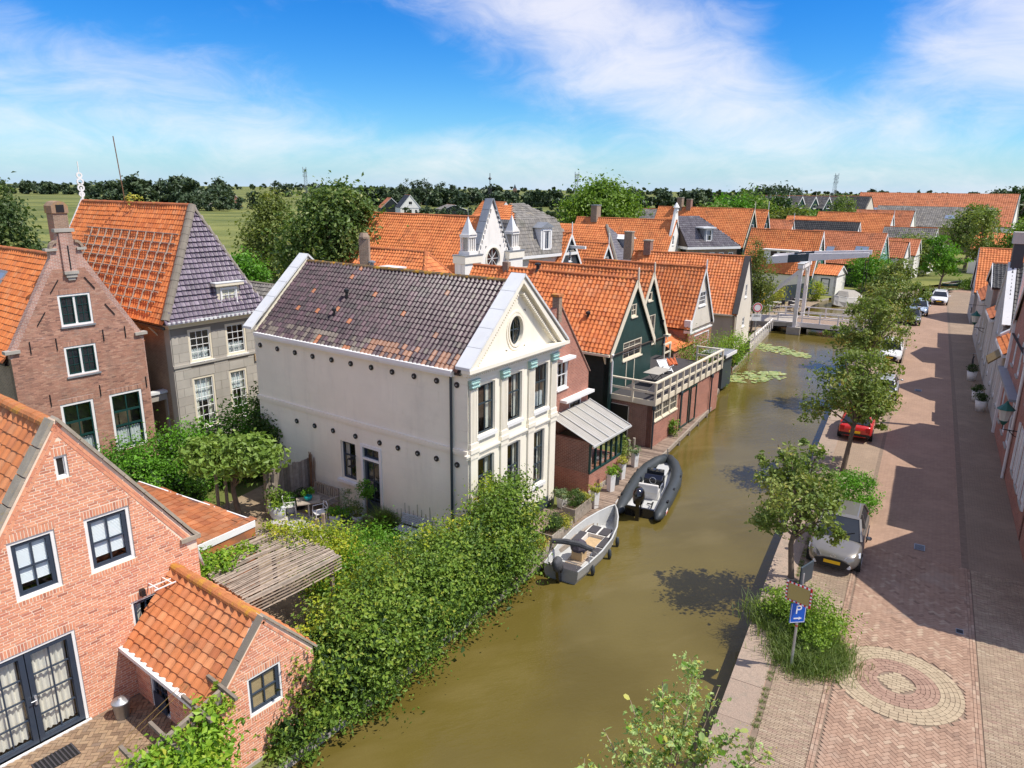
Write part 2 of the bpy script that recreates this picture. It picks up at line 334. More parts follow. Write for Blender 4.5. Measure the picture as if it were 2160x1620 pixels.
def np_mesh(name, V, Fq, tone=None):
    """V (n,3), Fq (m,k) equal-sized faces"""
    me = bpy.data.meshes.new(name); k = Fq.shape[1]
    me.vertices.add(len(V)); me.vertices.foreach_set('co', np.ascontiguousarray(V, dtype=np.float32).ravel())
    me.loops.add(Fq.size); me.loops.foreach_set('vertex_index', np.ascontiguousarray(Fq, dtype=np.int32).ravel())
    me.polygons.add(len(Fq)); me.polygons.foreach_set('loop_start', np.arange(0, Fq.size, k, dtype=np.int32))
    me.polygons.foreach_set('use_smooth', [False] * len(Fq)); me.update(calc_edges=True)
    if tone is not None: set_tone(me, tone)
    return me
def world_of(o, P):
    P = np.asarray(P, float)
    while o is not None:
        a = o.rotation_euler.z; c, s_ = math.cos(a), math.sin(a)
        P = np.stack([c * P[..., 0] - s_ * P[..., 1] + o.location.x, s_ * P[..., 0] + c * P[..., 1] + o.location.y, P[..., 2] + o.location.z], -1); o = o.parent
    return P

# ---- repeated pieces: nearest 300 as objects of their own, the rest joined as stuff
def scatter(parent, name, mass_name, m, base_v, base_f, mats4, tones, n_ind, variants=7, smooth=False):
    """mats4 (n,3,4) placements of the base piece; tones (n,)"""
    n = len(mats4)
    if n == 0: return
    pts = mats4[:, :, 3] + .5 * mats4[:, :, 0] * base_v[:, 0].max() + .5 * mats4[:, :, 1] * base_v[:, 1].max()
    d = np.linalg.norm(world_of(parent, pts) - np.array(CAM), axis=1)
    order = np.argsort(d); ind = order[:n_ind]; rest = order[n_ind:]
    if len(ind):
        vm = []
        for k in range(variants):
            me = np_mesh(name, base_v, base_f, np.full(len(base_v), (k + .5) / variants)); me.materials.append(M(m)); vm.append(me)
            if smooth: me.polygons.foreach_set('use_smooth', [True] * len(me.polygons))
        for i in ind:
            o = bpy.data.objects.new(name, vm[min(variants - 1, int(tones[i] * variants))]); COL.objects.link(o); o.parent = parent
            mm = mats4[i]; o.matrix_basis = Matrix((tuple(mm[0]), tuple(mm[1]), tuple(mm[2]), (0, 0, 0, 1)))
    if len(rest):
        A = mats4[rest]
        V = np.einsum('nij,vj->nvi', A[:, :, :3], base_v) + A[:, None, :, 3]
        Fq = (base_f[None] + (np.arange(len(rest)) * len(base_v))[:, None, None]).reshape(-1, base_f.shape[1])
        me = np_mesh(mass_name, V.reshape(-1, 3), Fq, np.repeat(tones[rest], len(base_v)))
        tag(link(mass_name, me, m, parent, smooth), kind='stuff')

def pantile(wd, ln, amp, lift, detail=2):
    xs = {2: [0, .16, .36, .62, .84, 1.06], 1: [0, .28, .66, 1.04], 0: [0, .35, 1.0]}[detail]
    zs = {2: [.3, 1., .86, .1, 0., .42], 1: [.45, 1., .05, .5], 0: [.2, 1., .2]}[detail]
    k = len(xs); v = []
    for x, z in zip(xs, zs): v.append((x * wd, 0, z * amp + lift))
    for x, z in zip(xs, zs): v.append((x * wd, ln, z * amp))
    for x, z in zip(xs, zs): v.append((x * wd, .004, z * amp + lift - .03))
    for x, z in zip(xs, zs): v.append((x * wd, 0, z * amp + lift))
    f = [(i, i + 1, k + i + 1, k + i) for i in range(k - 1)] + [(2 * k + i, 2 * k + i + 1, 3 * k + i + 1, 3 * k + i) for i in range(k - 1)]
    return np.array(v, float), np.array(f, int)

def tile_plane(parent, corners, m, col=.24, row=.25, amp=.05, n_ind=0, detail=1, holes=(), lift=.03, pale=None, tsd=1.):
    """lay pantiles over a planar roof face; corners[0]->corners[1] is the eave, local to parent"""
    P = [np.array(c, float) for c in corners]
    ex = P[1] - P[0]; ex /= np.linalg.norm(ex)
    nn = np.cross(ex, P[2] - P[0]); nn /= np.linalg.norm(nn)
    if nn[2] < 0: nn = -nn
    es = np.cross(nn, ex)
    if es[2] < 0: es = -es
    rev = np.dot(np.cross(ex, es), nn) < 0
    if rev: ex = -ex
    uv = np.array([[(p - P[0]) @ ex, (p - P[0]) @ es] for p in P])
    u0, v0 = uv.min(0); u1, v1 = uv.max(0)
    nr = max(1, int(round((v1 - v0) / row))); row = (v1 - v0) / nr
    us = []; vs = []
    for j in range(nr):
        a = np.arange(u0, u1 - .3 * col, col); us.append(a); vs.append(np.full(len(a), v0 + j * row))
    u = np.concatenate(us); v = np.concatenate(vs)
    cu, cv = u + col / 2, v + row / 2
    inside = np.zeros(len(u), bool); k = len(uv)
    for i in range(k):
        (xa, ya), (xb, yb) = uv[i], uv[(i + 1) % k]
        cond = (ya > cv) != (yb > cv)
        with np.errstate(divide='ignore', invalid='ignore'): xi = (xb - xa) * (cv - ya) / (yb - ya) + xa
        inside ^= cond & (cu < xi)
    for (a, b, c_, d_) in holes: inside &= ~((cu > a) & (cu < b) & (cv > c_) & (cv < d_))
    u, v = u[inside], v[inside]; n = len(u)
    jit = RG.normal(0, .0035, n)
    ph = RG.random(3) * 6.28; jit += .026 + .014 * np.sin(1.15 * u + ph[0]) + .009 * np.sin(2.9 * v + .7 * u + ph[1]) + .007 * np.sin(3.1 * u + ph[2])
    O = P[0] + u[:, None] * ex + v[:, None] * es + (.012 + jit)[:, None] * nn
    tw = RG.normal(0, .012, n)
    A = np.zeros((n, 3, 4)); A[:, :, 0] = ex + tw[:, None] * es; A[:, :, 1] = es - tw[:, None] * ex; A[:, :, 2] = nn; A[:, :, 3] = O
    bv, bf = pantile(col, row * 1.1, amp, lift, detail)
    t = np.clip(RG.beta(1.6, 1.6, n) * tsd + (1 - tsd) * .4, 0, .999)
    if pale is not None: t = pale(t, u / max(u1, .01), (v - v0) / (v1 - v0))
    scatter(parent, 'tile', 'roof_tiles', m, bv, bf, A, t, n_ind)

# ---- walls with real openings
class Wall:
    """upright wall in (a, z) with a sloping top and rectangular openings; mp maps (a, depth, z) to local x, y, z"""
    def __init__(s, a0, a1, z0, top, ops=(), mp=None, rv=.12):
        s.a0, s.a1, s.z0, s.top, s.ops, s.mp, s.rv = a0, a1, z0, top, list(ops), mp, rv
    def zt(s, a):
        t = s.top
        if not hasattr(t, '__len__'): return t
        for (xa, za), (xb, zb) in zip(t, t[1:]):
            if xa - 1e-6 <= a <= xb + 1e-6: return za + (zb - za) * (a - xa) / max(1e-9, xb - xa)
        return t[-1][1]
    def mesh(s, name, m, parent, th=.3):
        b = MB(s.mp); xs = {s.a0, s.a1}
        if hasattr(s.top, '__len__'): xs |= {x for x, z in s.top if s.a0 < x < s.a1}
        for o in s.ops: xs |= {o[0], o[1]}
        xs = sorted(x for x in xs if s.a0 <= x <= s.a1)
        for xa, xb in zip(xs, xs[1:]):
            if xb - xa < 1e-4: continue
            mid = (xa + xb) / 2; bl = sorted((o[2], o[3]) for o in s.ops if o[0] < mid < o[1]); z = s.z0
            for (p, q) in bl:
                b.add([(xa, 0, z), (xb, 0, z), (xb, 0, p), (xa, 0, p)], [(0, 1, 2, 3)]); z = q
            ta, tb = s.zt(xa + 1e-6), s.zt(xb - 1e-6)
            b.add([(xa, 0, z), (xb, 0, z), (xb, 0, tb), (xa, 0, ta)], [(0, 1, 2, 3)])
            b.add([(xa, 0, ta), (xb, 0, tb), (xb, th, tb), (xa, th, ta)], [(0, 1, 2, 3)])
        for x in (s.a0, s.a1):
            z = s.zt(x); b.add([(x, 0, s.z0), (x, th, s.z0), (x, th, z), (x, 0, z)], [(0, 1, 2, 3)])
        for (xa, xb, p, q) in [o[:4] for o in s.ops]:
            r = s.rv + .1
            for A, B in (((xa, p), (xa, q)), ((xb, p), (xb, q)), ((xa, p), (xb, p)), ((xa, q), (xb, q))):
                b.add([(A[0], 0, A[1]), (B[0], 0, B[1]), (B[0], r, B[1]), (A[0], r, A[1])], [(0, 1, 2, 3)])
        return b.build(name, m, parent)
    def spans(s, z0, z1):
        """clear runs of the course between z0 and z1"""
        lo, hi = s.a0, s.a1
        if hasattr(s.top, '__len__'):
            g = np.linspace(s.a0, s.a1, 400); ok = [x for x in g if s.zt(x) >= z1]
            if not ok: return []
            lo, hi = ok[0], ok[-1]
        runs = [(lo, hi)]
        for o in s.ops:
            if o[2] < z1 - .01 and o[3] > z0 + .01:
                nr = []
                for a, b in runs:
                    if o[1] <= a or o[0] >= b: nr.append((a, b)); continue
                    if o[0] > a: nr.append((a, o[0]))
                    if o[1] < b: nr.append((o[1], b))
                runs = nr
        return runs
UB_V = np.array([(0, 0, 0), (1, 0, 0), (1, 0, 1), (0, 0, 1), (.0, 1, 0), (1, 1, 0), (1, 1, 1), (0, 1, 1)], float)
UB_F = np.array([(0, 1, 2, 3), (0, 4, 5, 1), (1, 5, 6, 2), (2, 6, 7, 3), (3, 7, 4, 0)], int)
def lay_bricks(wall, parent, m, bw=.215, bh=.066, jo=.019, proud=.006, n_ind=300, soldier=()):
    """running bond over a Wall, every brick its own little block standing proud of the mortar"""
    L_ = []; j = 0; z = wall.z0
    extra = Wall(wall.a0, wall.a1, wall.z0, wall.top, list(wall.ops) + [s_[:4] for s_ in soldier], wall.mp)
    ztop = max(z_ for _, z_ in wall.top) if hasattr(wall.top, '__len__') else wall.top
    while z + bh - jo <= ztop:
        for a, b in extra.spans(z, z + bh - jo):
            x = a - ((j % 2) * .5 + (j % 3) * .07) * bw
            while x < b - .02:
                x0, x1 = max(x, a), min(x + bw - jo, b)
                if x1 - x0 > .025: L_.append((x0, x1, z, z + bh - jo))
                x += bw
        z += bh; j += 1
    for (xa, xb, za, zb) in [s_[:4] for s_ in soldier]:      # bricks on end above and below openings
        k = max(1, int(round((xb - xa) / bh))); st = (xb - xa) / k
        for i in range(k): L_.append((xa + i * st + jo / 2, xa + (i + 1) * st - jo / 2, za + jo / 2, zb - jo / 2))
    B = np.array(L_); n = len(B); mp = wall.mp or (lambda a, b, z: (a, b, z))
    pr = proud + RG.normal(0, .0018, n)
    A = np.zeros((n, 3, 4))
    o = np.array([mp(x, -p, zz) for (x, _, zz, _), p in zip(B, pr)])
    e = np.array(mp(1, 0, 0), float) - np.array(mp(0, 0, 0), float); dpt = np.array(mp(0, 1, 0), float) - np.array(mp(0, 0, 0), float)
    A[:, :, 3] = o; A[:, :, 0] = e * (B[:, 1] - B[:, 0])[:, None]; A[:, :, 1] = dpt * .02; A[:, 2, 2] = B[:, 3] - B[:, 2]
    t = np.clip(RG.beta(1.7, 1.5, n), 0, .999)
    nz_ = np.sin(B[:, 0] * 2.1 + np.cos(B[:, 2] * 1.3) * 2) * .12; t = np.clip(t + nz_, .001, .999)
    scatter(parent, 'brick', 'brick_field', m, UB_V, UB_F, A, t, n_ind)

def window(parent, mp, a0, a1, z0, z1, fr='white_paint', sash=None, nx=2, nz=2, rec=.1, fw=.07, sw=.05, bar=.03, pane='glass_dark', inner=None, sill=None, name='window', split=None, proud=.0):
    """frame + sash + glazing bars as one part; every pane, the sill and what hangs behind are its pieces"""
    sash = sash or fr; b = MB(mp)
    y0, y1 = rec - .06 - proud, rec + .03
    b.box(a0, a0 + fw, y0, y1, z0, z1).box(a1 - fw, a1, y0, y1, z0, z1).box(a0 + fw, a1 - fw, y0, y1, z1 - fw, z1).box(a0 + fw, a1 - fw, y0, y1, z0, z0 + fw)
    W_ = b.build(name, fr, parent)
    ia, ib, ja, jb = a0 + fw, a1 - fw, z0 + fw, z1 - fw
    s_ = MB(mp); ys, ye = rec - .025, rec + .025
    s_.box(ia, ia + sw, ys, ye, ja, jb).box(ib - sw, ib, ys, ye, ja, jb).box(ia + sw, ib - sw, ys, ye, jb - sw, jb).box(ia + sw, ib - sw, ys, ye, ja, ja + sw)
    ia, ib, ja, jb = ia + sw, ib - sw, ja + sw, jb - sw
    xs = [ia + (ib - ia) * i / nx for i in range(nx + 1)]; zs = [ja + (jb - ja) * i / nz for i in range(nz + 1)]
    if split: zs = [ja] + [ja + (jb - ja) * q_ for q_ in split] + [jb]; nz = len(zs) - 1
    for i in range(1, nx): s_.box(xs[i] - bar / 2, xs[i] + bar / 2, ys + .006, ye - .006, ja, jb)
    for j in range(1, nz): s_.box(ia, ib, ys + .003, ye - .003, zs[j] - bar * (.9 if split else .5), zs[j] + bar * (.9 if split else .5))
    s_.build('sash', sash, W_)
    for i in range(nx):
        for j in range(nz):
            g = MB(mp); y = rec + RD.uniform(-.002, .002); tl = RD.uniform(-.004, .004)
            g.add([(xs[i], y - tl, zs[j]), (xs[i + 1], y + tl, zs[j]), (xs[i + 1], y + tl, zs[j + 1]), (xs[i], y - tl, zs[j + 1])], [(0, 1, 2, 3)]); g.build('pane', pane, W_)
    if sill:
        MB(mp).box(a0 - .05, a1 + .05, -.07 - proud, rec - .03, z0 - .07, z0 - .002).build('sill', sill, W_)
    if inner:
        MB(mp).add([(a0, rec + .5, z0), (a1, rec + .5, z0), (a1, rec + .5, z1), (a0, rec + .5, z1)], [(0, 1, 2, 3)]).build('room_back', 'room', W_)
        if inner == 'blind':
            k = int((jb - ja) / .035); b2 = MB(mp); lo = ja + (jb - ja) * RD.choice([.02, .14])
            for q_ in range(k):
                zz = jb - (q_ + .5) * .035
                if zz > lo: b2.add([(ia, rec + .04, zz - .016), (ib, rec + .04, zz - .016), (ib, rec + .055, zz + .014), (ia, rec + .055, zz + .014)], [(0, 1, 2, 3)])
            b2.build('blind', 'blind', W_)
        else:
            tot = {'curtain': [(ia, ib)], 'sides': [(ia, ia + (ib - ia) * .22), (ib - (ib - ia) * .22, ib)], 'right': [(ib - (ib - ia) * .3, ib)], 'net': [(ia, ib)]}[inner]
            for (ca, cb) in tot:
                b2 = MB(mp); k = max(6, int((cb - ca) / .03)); zt_ = jb if inner != 'net' else ja + (jb - ja) * .36
                xs2 = np.linspace(ca, cb, k); yy = rec + .12 + .035 * np.sin(xs2 * 52 + RD.random() * 6) + .012 * np.sin(xs2 * 131)
                b2.add([(x, y, ja) for x, y in zip(xs2, yy)] + [(x, y, zt_) for x, y in zip(xs2, yy)], [(i, i + 1, k + i + 1, k + i) for i in range(k - 1)])
                b2.build('curtain', 'net' if inner == 'net' else 'curtain', W_, smooth=True)
    return W_
def front(a, b, z): return (a, b, z)
def left_of(x0): return lambda a, b, z: (x0 + b, a, z)        # wall facing local -x
def right_of(x0): return lambda a, b, z: (x0 - b, a, z)
def back_of(y0): return lambda a, b, z: (a, y0 - b, z)

def ridge_caps(parent, p, q, m, r=.13, ln=.33, name='ridge_tile', n=7):
    p, q = Vector(p), Vector(q); k = max(1, int((q - p).length / ln)); st = (q - p) / k; d = st.normalized(); x = d.cross(Vector((0, 0, 1))).normalized(); u = x.cross(d)
    vs = []
    for e, rr in ((0, r * 1.07), (1, r)):
        for j in range(n): a = math.pi * j / (n - 1); vs.append((st * 1.04 * e) + x * (rr * math.cos(a)) + u * (rr * .85 * math.sin(a) - .02))
    b = MB(); b.add(vs, [(j, j + 1, n + j + 1, n + j) for j in range(n - 1)] + [tuple(range(n))])
    o0 = b.build(name, m, parent, smooth=False); o0.location = p
    for i in range(1, k):
        o = o0.copy(); COL.objects.link(o); o.location = p + st * i + Vector((0, 0, RD.uniform(-.008, .008)))

def gable_roof(h, x0, x1, y0, y1, ze, zr, xr=None, oh=.18, ohy=.1, m='tile_orange', col=.24, row=.25, amp=.05, n_ind=0, detail=1, sides='LR', ridge='ridge_tile', holes=(), ze2=None, pale=None, caps=True, rear_hip=0., tsd=1., rr=.13):
    """pitched roof with its ridge along local y; sides: which slopes get modelled tiles"""
    xr = (x0 + x1) / 2 if xr is None else xr; ze2 = ze if ze2 is None else ze2
    sl = (zr - ze) / (xr - x0); sr = (zr - ze2) / (x1 - xr)
    A, B = x0 - oh, x1 + oh; za, zb = ze - oh * sl, ze2 - oh * sr
    ya, yb = y0 - ohy, y1 + ohy; yr = y1 + ohy - rear_hip
    d = MB(); d.add([(A, ya, za), (xr, ya, zr), (B, ya, zb), (A, yb, za), (xr, yr, zr), (B, yb, zb), (A, ya, za - .08), (B, ya, zb - .08), (A, yb, za - .08), (B, yb, zb - .08)],
                    [(0, 3, 4, 1), (1, 4, 5, 2), (0, 6, 8, 3), (2, 5, 9, 7), (3, 8, 9, 5), (3, 5, 4), (6, 7, 9, 8)])
    rf = d.build('roof', 'roof_deck', h)
    if 'L' in sides: tile_plane(rf, [(A, ya, za), (A, yb, za), (xr, yr, zr), (xr, ya, zr)], m, col, row, amp, n_ind, detail, holes, pale=pale, tsd=tsd)
    if 'R' in sides: tile_plane(rf, [(B, ya, zb), (B, yb, zb), (xr, yr, zr), (xr, ya, zr)], m, col, row, amp, 0, min(detail, 1), tsd=tsd)
    if ridge and caps: ridge_caps(rf, (xr, ya, zr + .035), (xr, yr, zr + .035), ridge, r=rr)
    elif ridge:
        MB().tube([(xr, ya, zr), (xr, yr, zr)], rr, 7).build('ridge', ridge, rf)
    return rf
def bargeboards(h, x0, x1, ze, zr, xr=None, y=-.12, wd=.2, th=.05, m='white_paint', oh=.18, ze2=None, finial=None):
    xr = (x0 + x1) / 2 if xr is None else xr; ze2 = ze if ze2 is None else ze2
    sl = (zr - ze) / (xr - x0); sr = (zr - ze2) / (x1 - xr)
    for sgn, xe, zz, s_ in ((-1, x0 - oh, ze - oh * sl, sl), (1, x1 + oh, ze2 - oh * sr, sr)):
        k = math.hypot(1, s_); dz = wd * k
        MB().prism([(xe, zz + .06), (xr, zr + .06), (xr, zr + .06 - dz), (xe + sgn * 0, zz + .06 - dz)], y - th, y).build('bargeboard', m, h)
    if finial:
        b = MB(); b.box(xr - .04, xr + .04, y - th - .03, y - th + .05, zr - .3, zr + finial); b.lathe([(.0, 0), (.05, .04), (.0, .12)], (xr, y - th + .01, zr + finial), 6)
        b.build('finial', m, h)
def plain_walls(h, x0, x1, y1, z0, ze, zr, m, xr=None, ze2=None, y0=0., back=True, left=True, right=True):
    """remaining sides of a gabled house: left, right and rear gable"""
    xr = (x0 + x1) / 2 if xr is None else xr; ze2 = ze if ze2 is None else ze2
    if left: MB().poly([(x0, y0, z0), (x0, y1, z0), (x0, y1, ze), (x0, y0, ze)]).build('side_wall', m, h)
    if right: MB().poly([(x1, y0, z0), (x1, y1, z0), (x1, y1, ze2), (x1, y0, ze2)]).build('side_wall', m, h)
    if back: MB().poly([(x0, y1, z0), (x1, y1, z0), (x1, y1, ze2), (xr, y1, zr - .02), (x0, y1, ze)]).build('rear_wall', m, h)
def chimney(h, x, y, z0, z1, w_=.5, d=.5, m='brick_brown', pot=True, cap='coping'):
    c = MB().box(x - w_ / 2, x + w_ / 2, y - d / 2, y + d / 2, z0, z1).build('chimney', m, h)
    MB().box(x - w_ / 2 - .05, x + w_ / 2 + .05, y - d / 2 - .05, y + d / 2 + .05, z1, z1 + .09).build('cap', cap, c)
    if pot: MB().lathe([(.12, .09), (.1, .4), (.13, .45), (.13, .5)], (x, y, z1), 10).build('chimney_pot', 'ridge_tile', c)
def vent_pipe(h, x, y, z, ht=.6, r=.05, m='dark_iron', lean=(0, 0)):
    MB().lathe([(r * 1.8, 0), (r * 1.2, .08), (r, .12), (r, ht - .16), (r * 1.9, ht - .14), (r * 1.9, ht - .05), (r * .4, ht)], (x, y, z), 10).build('vent_pipe', m, h)

# ---- foliage
def foliage(name, parent, m, blobs, n, size, cl=None, spread=.28, shell=.45, up=.35, tmean=.45, asp=.62, hole=None, flat=False, seed=None):
    """leaf faces gathered in clumps through the volume of the given ellipsoids (cx,cy,cz,rx,ry,rz)"""
    g = np.random.default_rng(seed) if seed is not None else RG
    B = np.array(blobs, float); wgt = B[:, 3] * B[:, 4] * B[:, 5]; wgt = wgt ** .75; wgt /= wgt.sum()
    cl = cl or max(12, n // 55)
    bi = g.choice(len(B), cl, p=wgt); dr = g.normal(size=(cl, 3)); dr /= np.linalg.norm(dr, axis=1)[:, None]
    rr = shell + (1 - shell) * g.random(cl) ** .6
    C_ = B[bi, :3] + dr * rr[:, None] * B[bi, 3:6]
    keep = np.ones(cl, bool)
    if hole is not None: keep &= hole(C_)
    C_, bi, dr = C_[keep], bi[keep], dr[keep]; cl = len(C_)
    sr = spread * B[bi, 3:6].mean(1)[:, None] * (.6 + .8 * g.random((cl, 1)))
    ci = g.integers(0, cl, n)
    P = C_[ci] + g.normal(size=(n, 3)) * sr[ci] * np.array([1, 1, .75])
    if hole is not None: k = hole(P); P, ci = P[k], ci[k]; n = len(P)
    nor = dr[ci] * .7 + g.normal(size=(n, 3)) * .62 + np.array([0, 0, up]); nor /= np.linalg.norm(nor, axis=1)[:, None]
    t1 = np.cross(nor, g.normal(size=(n, 3))); t1 /= np.linalg.norm(t1, axis=1)[:, None] + 1e-9; t2 = np.cross(nor, t1)
    s_ = size * (.5 + .95 * g.random((n, 1)) ** 1.3)
    fold = nor * s_ * .16
    V = np.stack([P - t1 * s_ * .5, P - t2 * s_ * asp * .5 + fold, P + t1 * s_ * .5, P + t2 * s_ * asp * .5 + fold], 1)
    ctone = np.clip(g.normal(tmean, .19, cl), .02, .98)
    t = np.clip(ctone[ci] + g.normal(0, .09, n), .01, .99)
    base = np.arange(n) * 4
    Fq = np.stack([np.stack([base, base + 1, base + 2], 1), np.stack([base, base + 2, base + 3], 1)], 1).reshape(-1, 3)
    me = np_mesh(name, V.reshape(-1, 3), Fq, np.repeat(t, 4))
    return link(name, me, m, parent)
def limbs(parent, base, top, r0, tips, m='bark', rt=.02, name='trunk', bend=.12, n=7):
    b = MB(); base, top = Vector(base), Vector(top)
    mid = base.lerp(top, .5) + Vector((RD.uniform(-bend, bend), RD.uniform(-bend, bend), 0))
    b.tube([base - Vector((0, 0, .1)), base + Vector((0, 0, .12)), mid, top], [r0 * 1.35, r0, r0 * .82, r0 * .6], n)
    for tp in tips:
        tp = Vector(tp); s_ = base.lerp(top, RD.uniform(.6, 1.)); k = s_.lerp(tp, .5) + Vector((0, 0, (tp - s_).length * .08))
        b.tube([s_, k, tp], [r0 * .42, r0 * .26, rt], 5, False)
    return b.build(name, m, parent, smooth=True)
def tree(name, label, cat, base, ht, crown, n, size, m, trunk_r=.12, group=None, tmean=.45, spread=.28, shell=.4, ntips=8, up=.35, cl=None, hole=None, trunk_top=None):
    """crown: ellipsoids relative to the foot (x,y,z,rx,ry,rz)"""
    t = thing(name, label, cat, base, 0, group)
    tips = []
    for i in range(ntips):
        c = crown[i % len(crown)]; a = RD.uniform(0, 6.28); k = RD.uniform(.35, .8)
        tips.append((c[0] + c[3] * k * math.cos(a), c[1] + c[4] * k * math.sin(a), c[2] + c[5] * RD.uniform(-.3, .7)))
    cx = sum(c[0] for c in crown) / len(crown); cy = sum(c[1] for c in crown) / len(crown)
    limbs(t, (0, 0, 0), (cx * .8, cy * .8, trunk_top or ht * .62), trunk_r, tips)
    foliage('crown', t, m, crown, n, size, cl, spread, shell, up, tmean, hole=hole)
    return t
def bush(name, label, cat, base, blobs, n, size, m, group=None, tmean=.45, spread=.3, stems=3, asp=.62, up=.35, shell=.35):
    t = thing(name, label, cat, base, 0, group); b = MB()
    for i in range(stems):
        c = blobs[i % len(blobs)]; b.tube([(c[0] * .3, c[1] * .3, 0), (c[0], c[1], c[2])], [.03, .012], 5)
    b.build('stem', 'bark', t); foliage('foliage', t, m, blobs, n, size, None, spread, shell, up, tmean, asp); return t
def blades(name, parent, m, spots, ht, n, lean=.5, w_=.012, tmean=.5, rx=.4, ry=.4):
    g = RG; S_ = np.array(spots, float); k = g.integers(0, len(S_), n)
    P = S_[k, :3] + np.stack([g.normal(0, rx, n), g.normal(0, ry, n), np.zeros(n)], 1)
    hh = ht * (.45 + .7 * g.random(n)); a = g.random(n) * 6.28; ln = lean * hh * g.random(n)
    d = np.stack([np.cos(a), np.sin(a), np.zeros(n)], 1); s_ = np.stack([-np.sin(a), np.cos(a), np.zeros(n)], 1) * w_
    up_ = np.stack([np.zeros(n), np.zeros(n), hh], 1)
    V = np.stack([P - s_, P + s_, P + up_ * .62 + d * (ln * .35)[:, None] + s_ * .8, P + up_ * .62 + d * (ln * .35)[:, None] - s_ * .8, P + up_ * .95 + d * ln[:, None] + s_ * .1, P + up_ * .95 + d * ln[:, None] - s_ * .1], 1)
    b = np.arange(n) * 6
    Fq = np.stack([np.stack([b, b + 1, b + 2, b + 3], 1), np.stack([b + 3, b + 2, b + 4, b + 5], 1)], 1).reshape(-1, 4)
    me = np_mesh(name, V.reshape(-1, 3), Fq, np.repeat(np.clip(g.normal(tmean, .2, n), .01, .99), 6))
    return link(name, me, m, parent)
# ---------------------------------------------------------------- the setting
def st(s, t, z=0.): return (.5 * s + .8660254 * t, .8660254 * s - .5 * t, z)     # s along the canal, t across it (to the right)
def flat(name, pts, z, m, kind='structure', parent=None):
    vs = [Vector((p[0], p[1], z)) for p in pts]
    tr = geometry.tessellate_polygon([vs]); me = bpy.data.meshes.new(name); me.from_pydata([tuple(v) for v in vs], [], [tuple(t) for t in tr]); me.update()
    return tag(link(name, me, m, parent), kind=kind)
LB = [(-40, -11.4), (8, -11.5), (12, -11.1), (16, -10.9), (20, -10.6), (26, -10.1), (33, -10.35), (43, -10.45), (49.6, -11.6), (61, -12.1), (69, -12.5), (80, -12.6), (92, -12.4), (99, -10.4), (106, -6.2), (116, -2.2), (128, 4), (150, 16), (170, 30)]
RB = [(-40, -2.6), (14, -2.83), (19.3, -3.0), (24.6, -3.2), (45, -3.7), (64, -4.3), (80, -4.1), (95, -2.2), (110, 2.2), (125, 9), (146, 23), (165, 37)]
hole = [st(*p) for p in LB] + [st(*p) for p in reversed(RB)]
# meadow ground, one sheet to the horizon, open where the canal runs
m = bpy.data.materials.new('meadow'); m.use_nodes = True; t = NT(m.node_tree); MATS['meadow'] = m
pos = t.n('NewGeometry').outputs['Position']
sx = t.n('SeparateXYZ', None, Vector=pos)
vv = t.n('CombineXYZ', None, X=t.m('MULTIPLY', sx.outputs[0], .3), Y=sx.outputs[1])
c = t.ramp(t.noise(vv, .011, 5., .6), [(.28, (.075, .095, .032)), (.42, (.14, .16, .048)), (.5, (.22, .225, .068)), (.58, (.1, .122, .038)), (.7, (.27, .255, .095)), (.8, (.12, .14, .042))])
c = t.mix(t.rng(t.noise(vv, .05, 4., .6), .55, .72), c, (.045, .07, .022))
c = t.mix(t.m('MULTIPLY', t.rng(t.noise(pos, .6, 4., .6), .45, .7), .35), c, (.07, .10, .02))
p = t.n('BsdfPrincipled', None, Roughness=.9); t.set(p.inputs['Base Color'], c); p.inputs['Specular IOR Level'].default_value = .1
t.t.links.new(p.outputs[0], t.n('OutputMaterial').inputs[0])
G = 9000
ov = [Vector((-G, -G, -.5)), Vector((G, -G, -.5)), Vector((G, G, -.5)), Vector((-G, G, -.5))]; hv = [Vector((p[0], p[1], -.5)) for p in hole]
tr = geometry.tessellate_polygon([ov, hv]); me = bpy.data.meshes.new('ground'); me.from_pydata([tuple(v) for v in ov + hv], [], [tuple(x) for x in tr]); me.update()
tag(link('ground', me, 'meadow'), kind='structure')
# water
m = bpy.data.materials.new('canal_water'); m.use_nodes = True; t = NT(m.node_tree); MATS['canal_water'] = m
pos = t.n('NewGeometry').outputs['Position']; o_ = t.n('SeparateXYZ', None, Vector=pos)
rot = t.n('VectorRotate', {'rotation_type': 'Z_AXIS'}, Vector=pos, Angle=rad(-20))
st_ = t.n('VectorMath', {'operation': 'MULTIPLY'}); t.set(st_.inputs[0], rot.outputs[0]); st_.inputs[1].default_value = (.55, 1.5, 1)
big = t.noise(pos, .16, 3., .5)
c = t.mix(t.rng(big, .38, .62), (.128, .098, .024), (.1, .075, .015))
c = t.mix(t.m('MULTIPLY', t.rng(t.noise(st_.outputs[0], .35, 4., .6), .5, .7), .4), c, (.175, .135, .048))
amp = t.rng(t.noise(pos, .11, 2., .5), .4, .62, .3, 1.)
h = t.m('MULTIPLY', t.m('ADD', t.noise(st_.outputs[0], 2.2, 4., .6), t.m('MULTIPLY', t.noise(st_.outputs[0], 7.5, 3., .6), .4)), amp)
bm = t.n('Bump', None, Strength=.2, Distance=.1, Height=h)
p = t.n('BsdfPrincipled', None, Roughness=.06, IOR=1.33); t.set(p.inputs['Base Color'], c); p.inputs['Specular IOR Level'].default_value = .5
t.t.links.new(bm.outputs[0], p.inputs['Normal']); t.t.links.new(p.outputs[0], t.n('OutputMaterial').inputs[0])
flat('canal_water', [st(a, b - 3) for a, b in LB] + [st(a, b + 3) for a, b in reversed(RB)], -.78, 'canal_water')
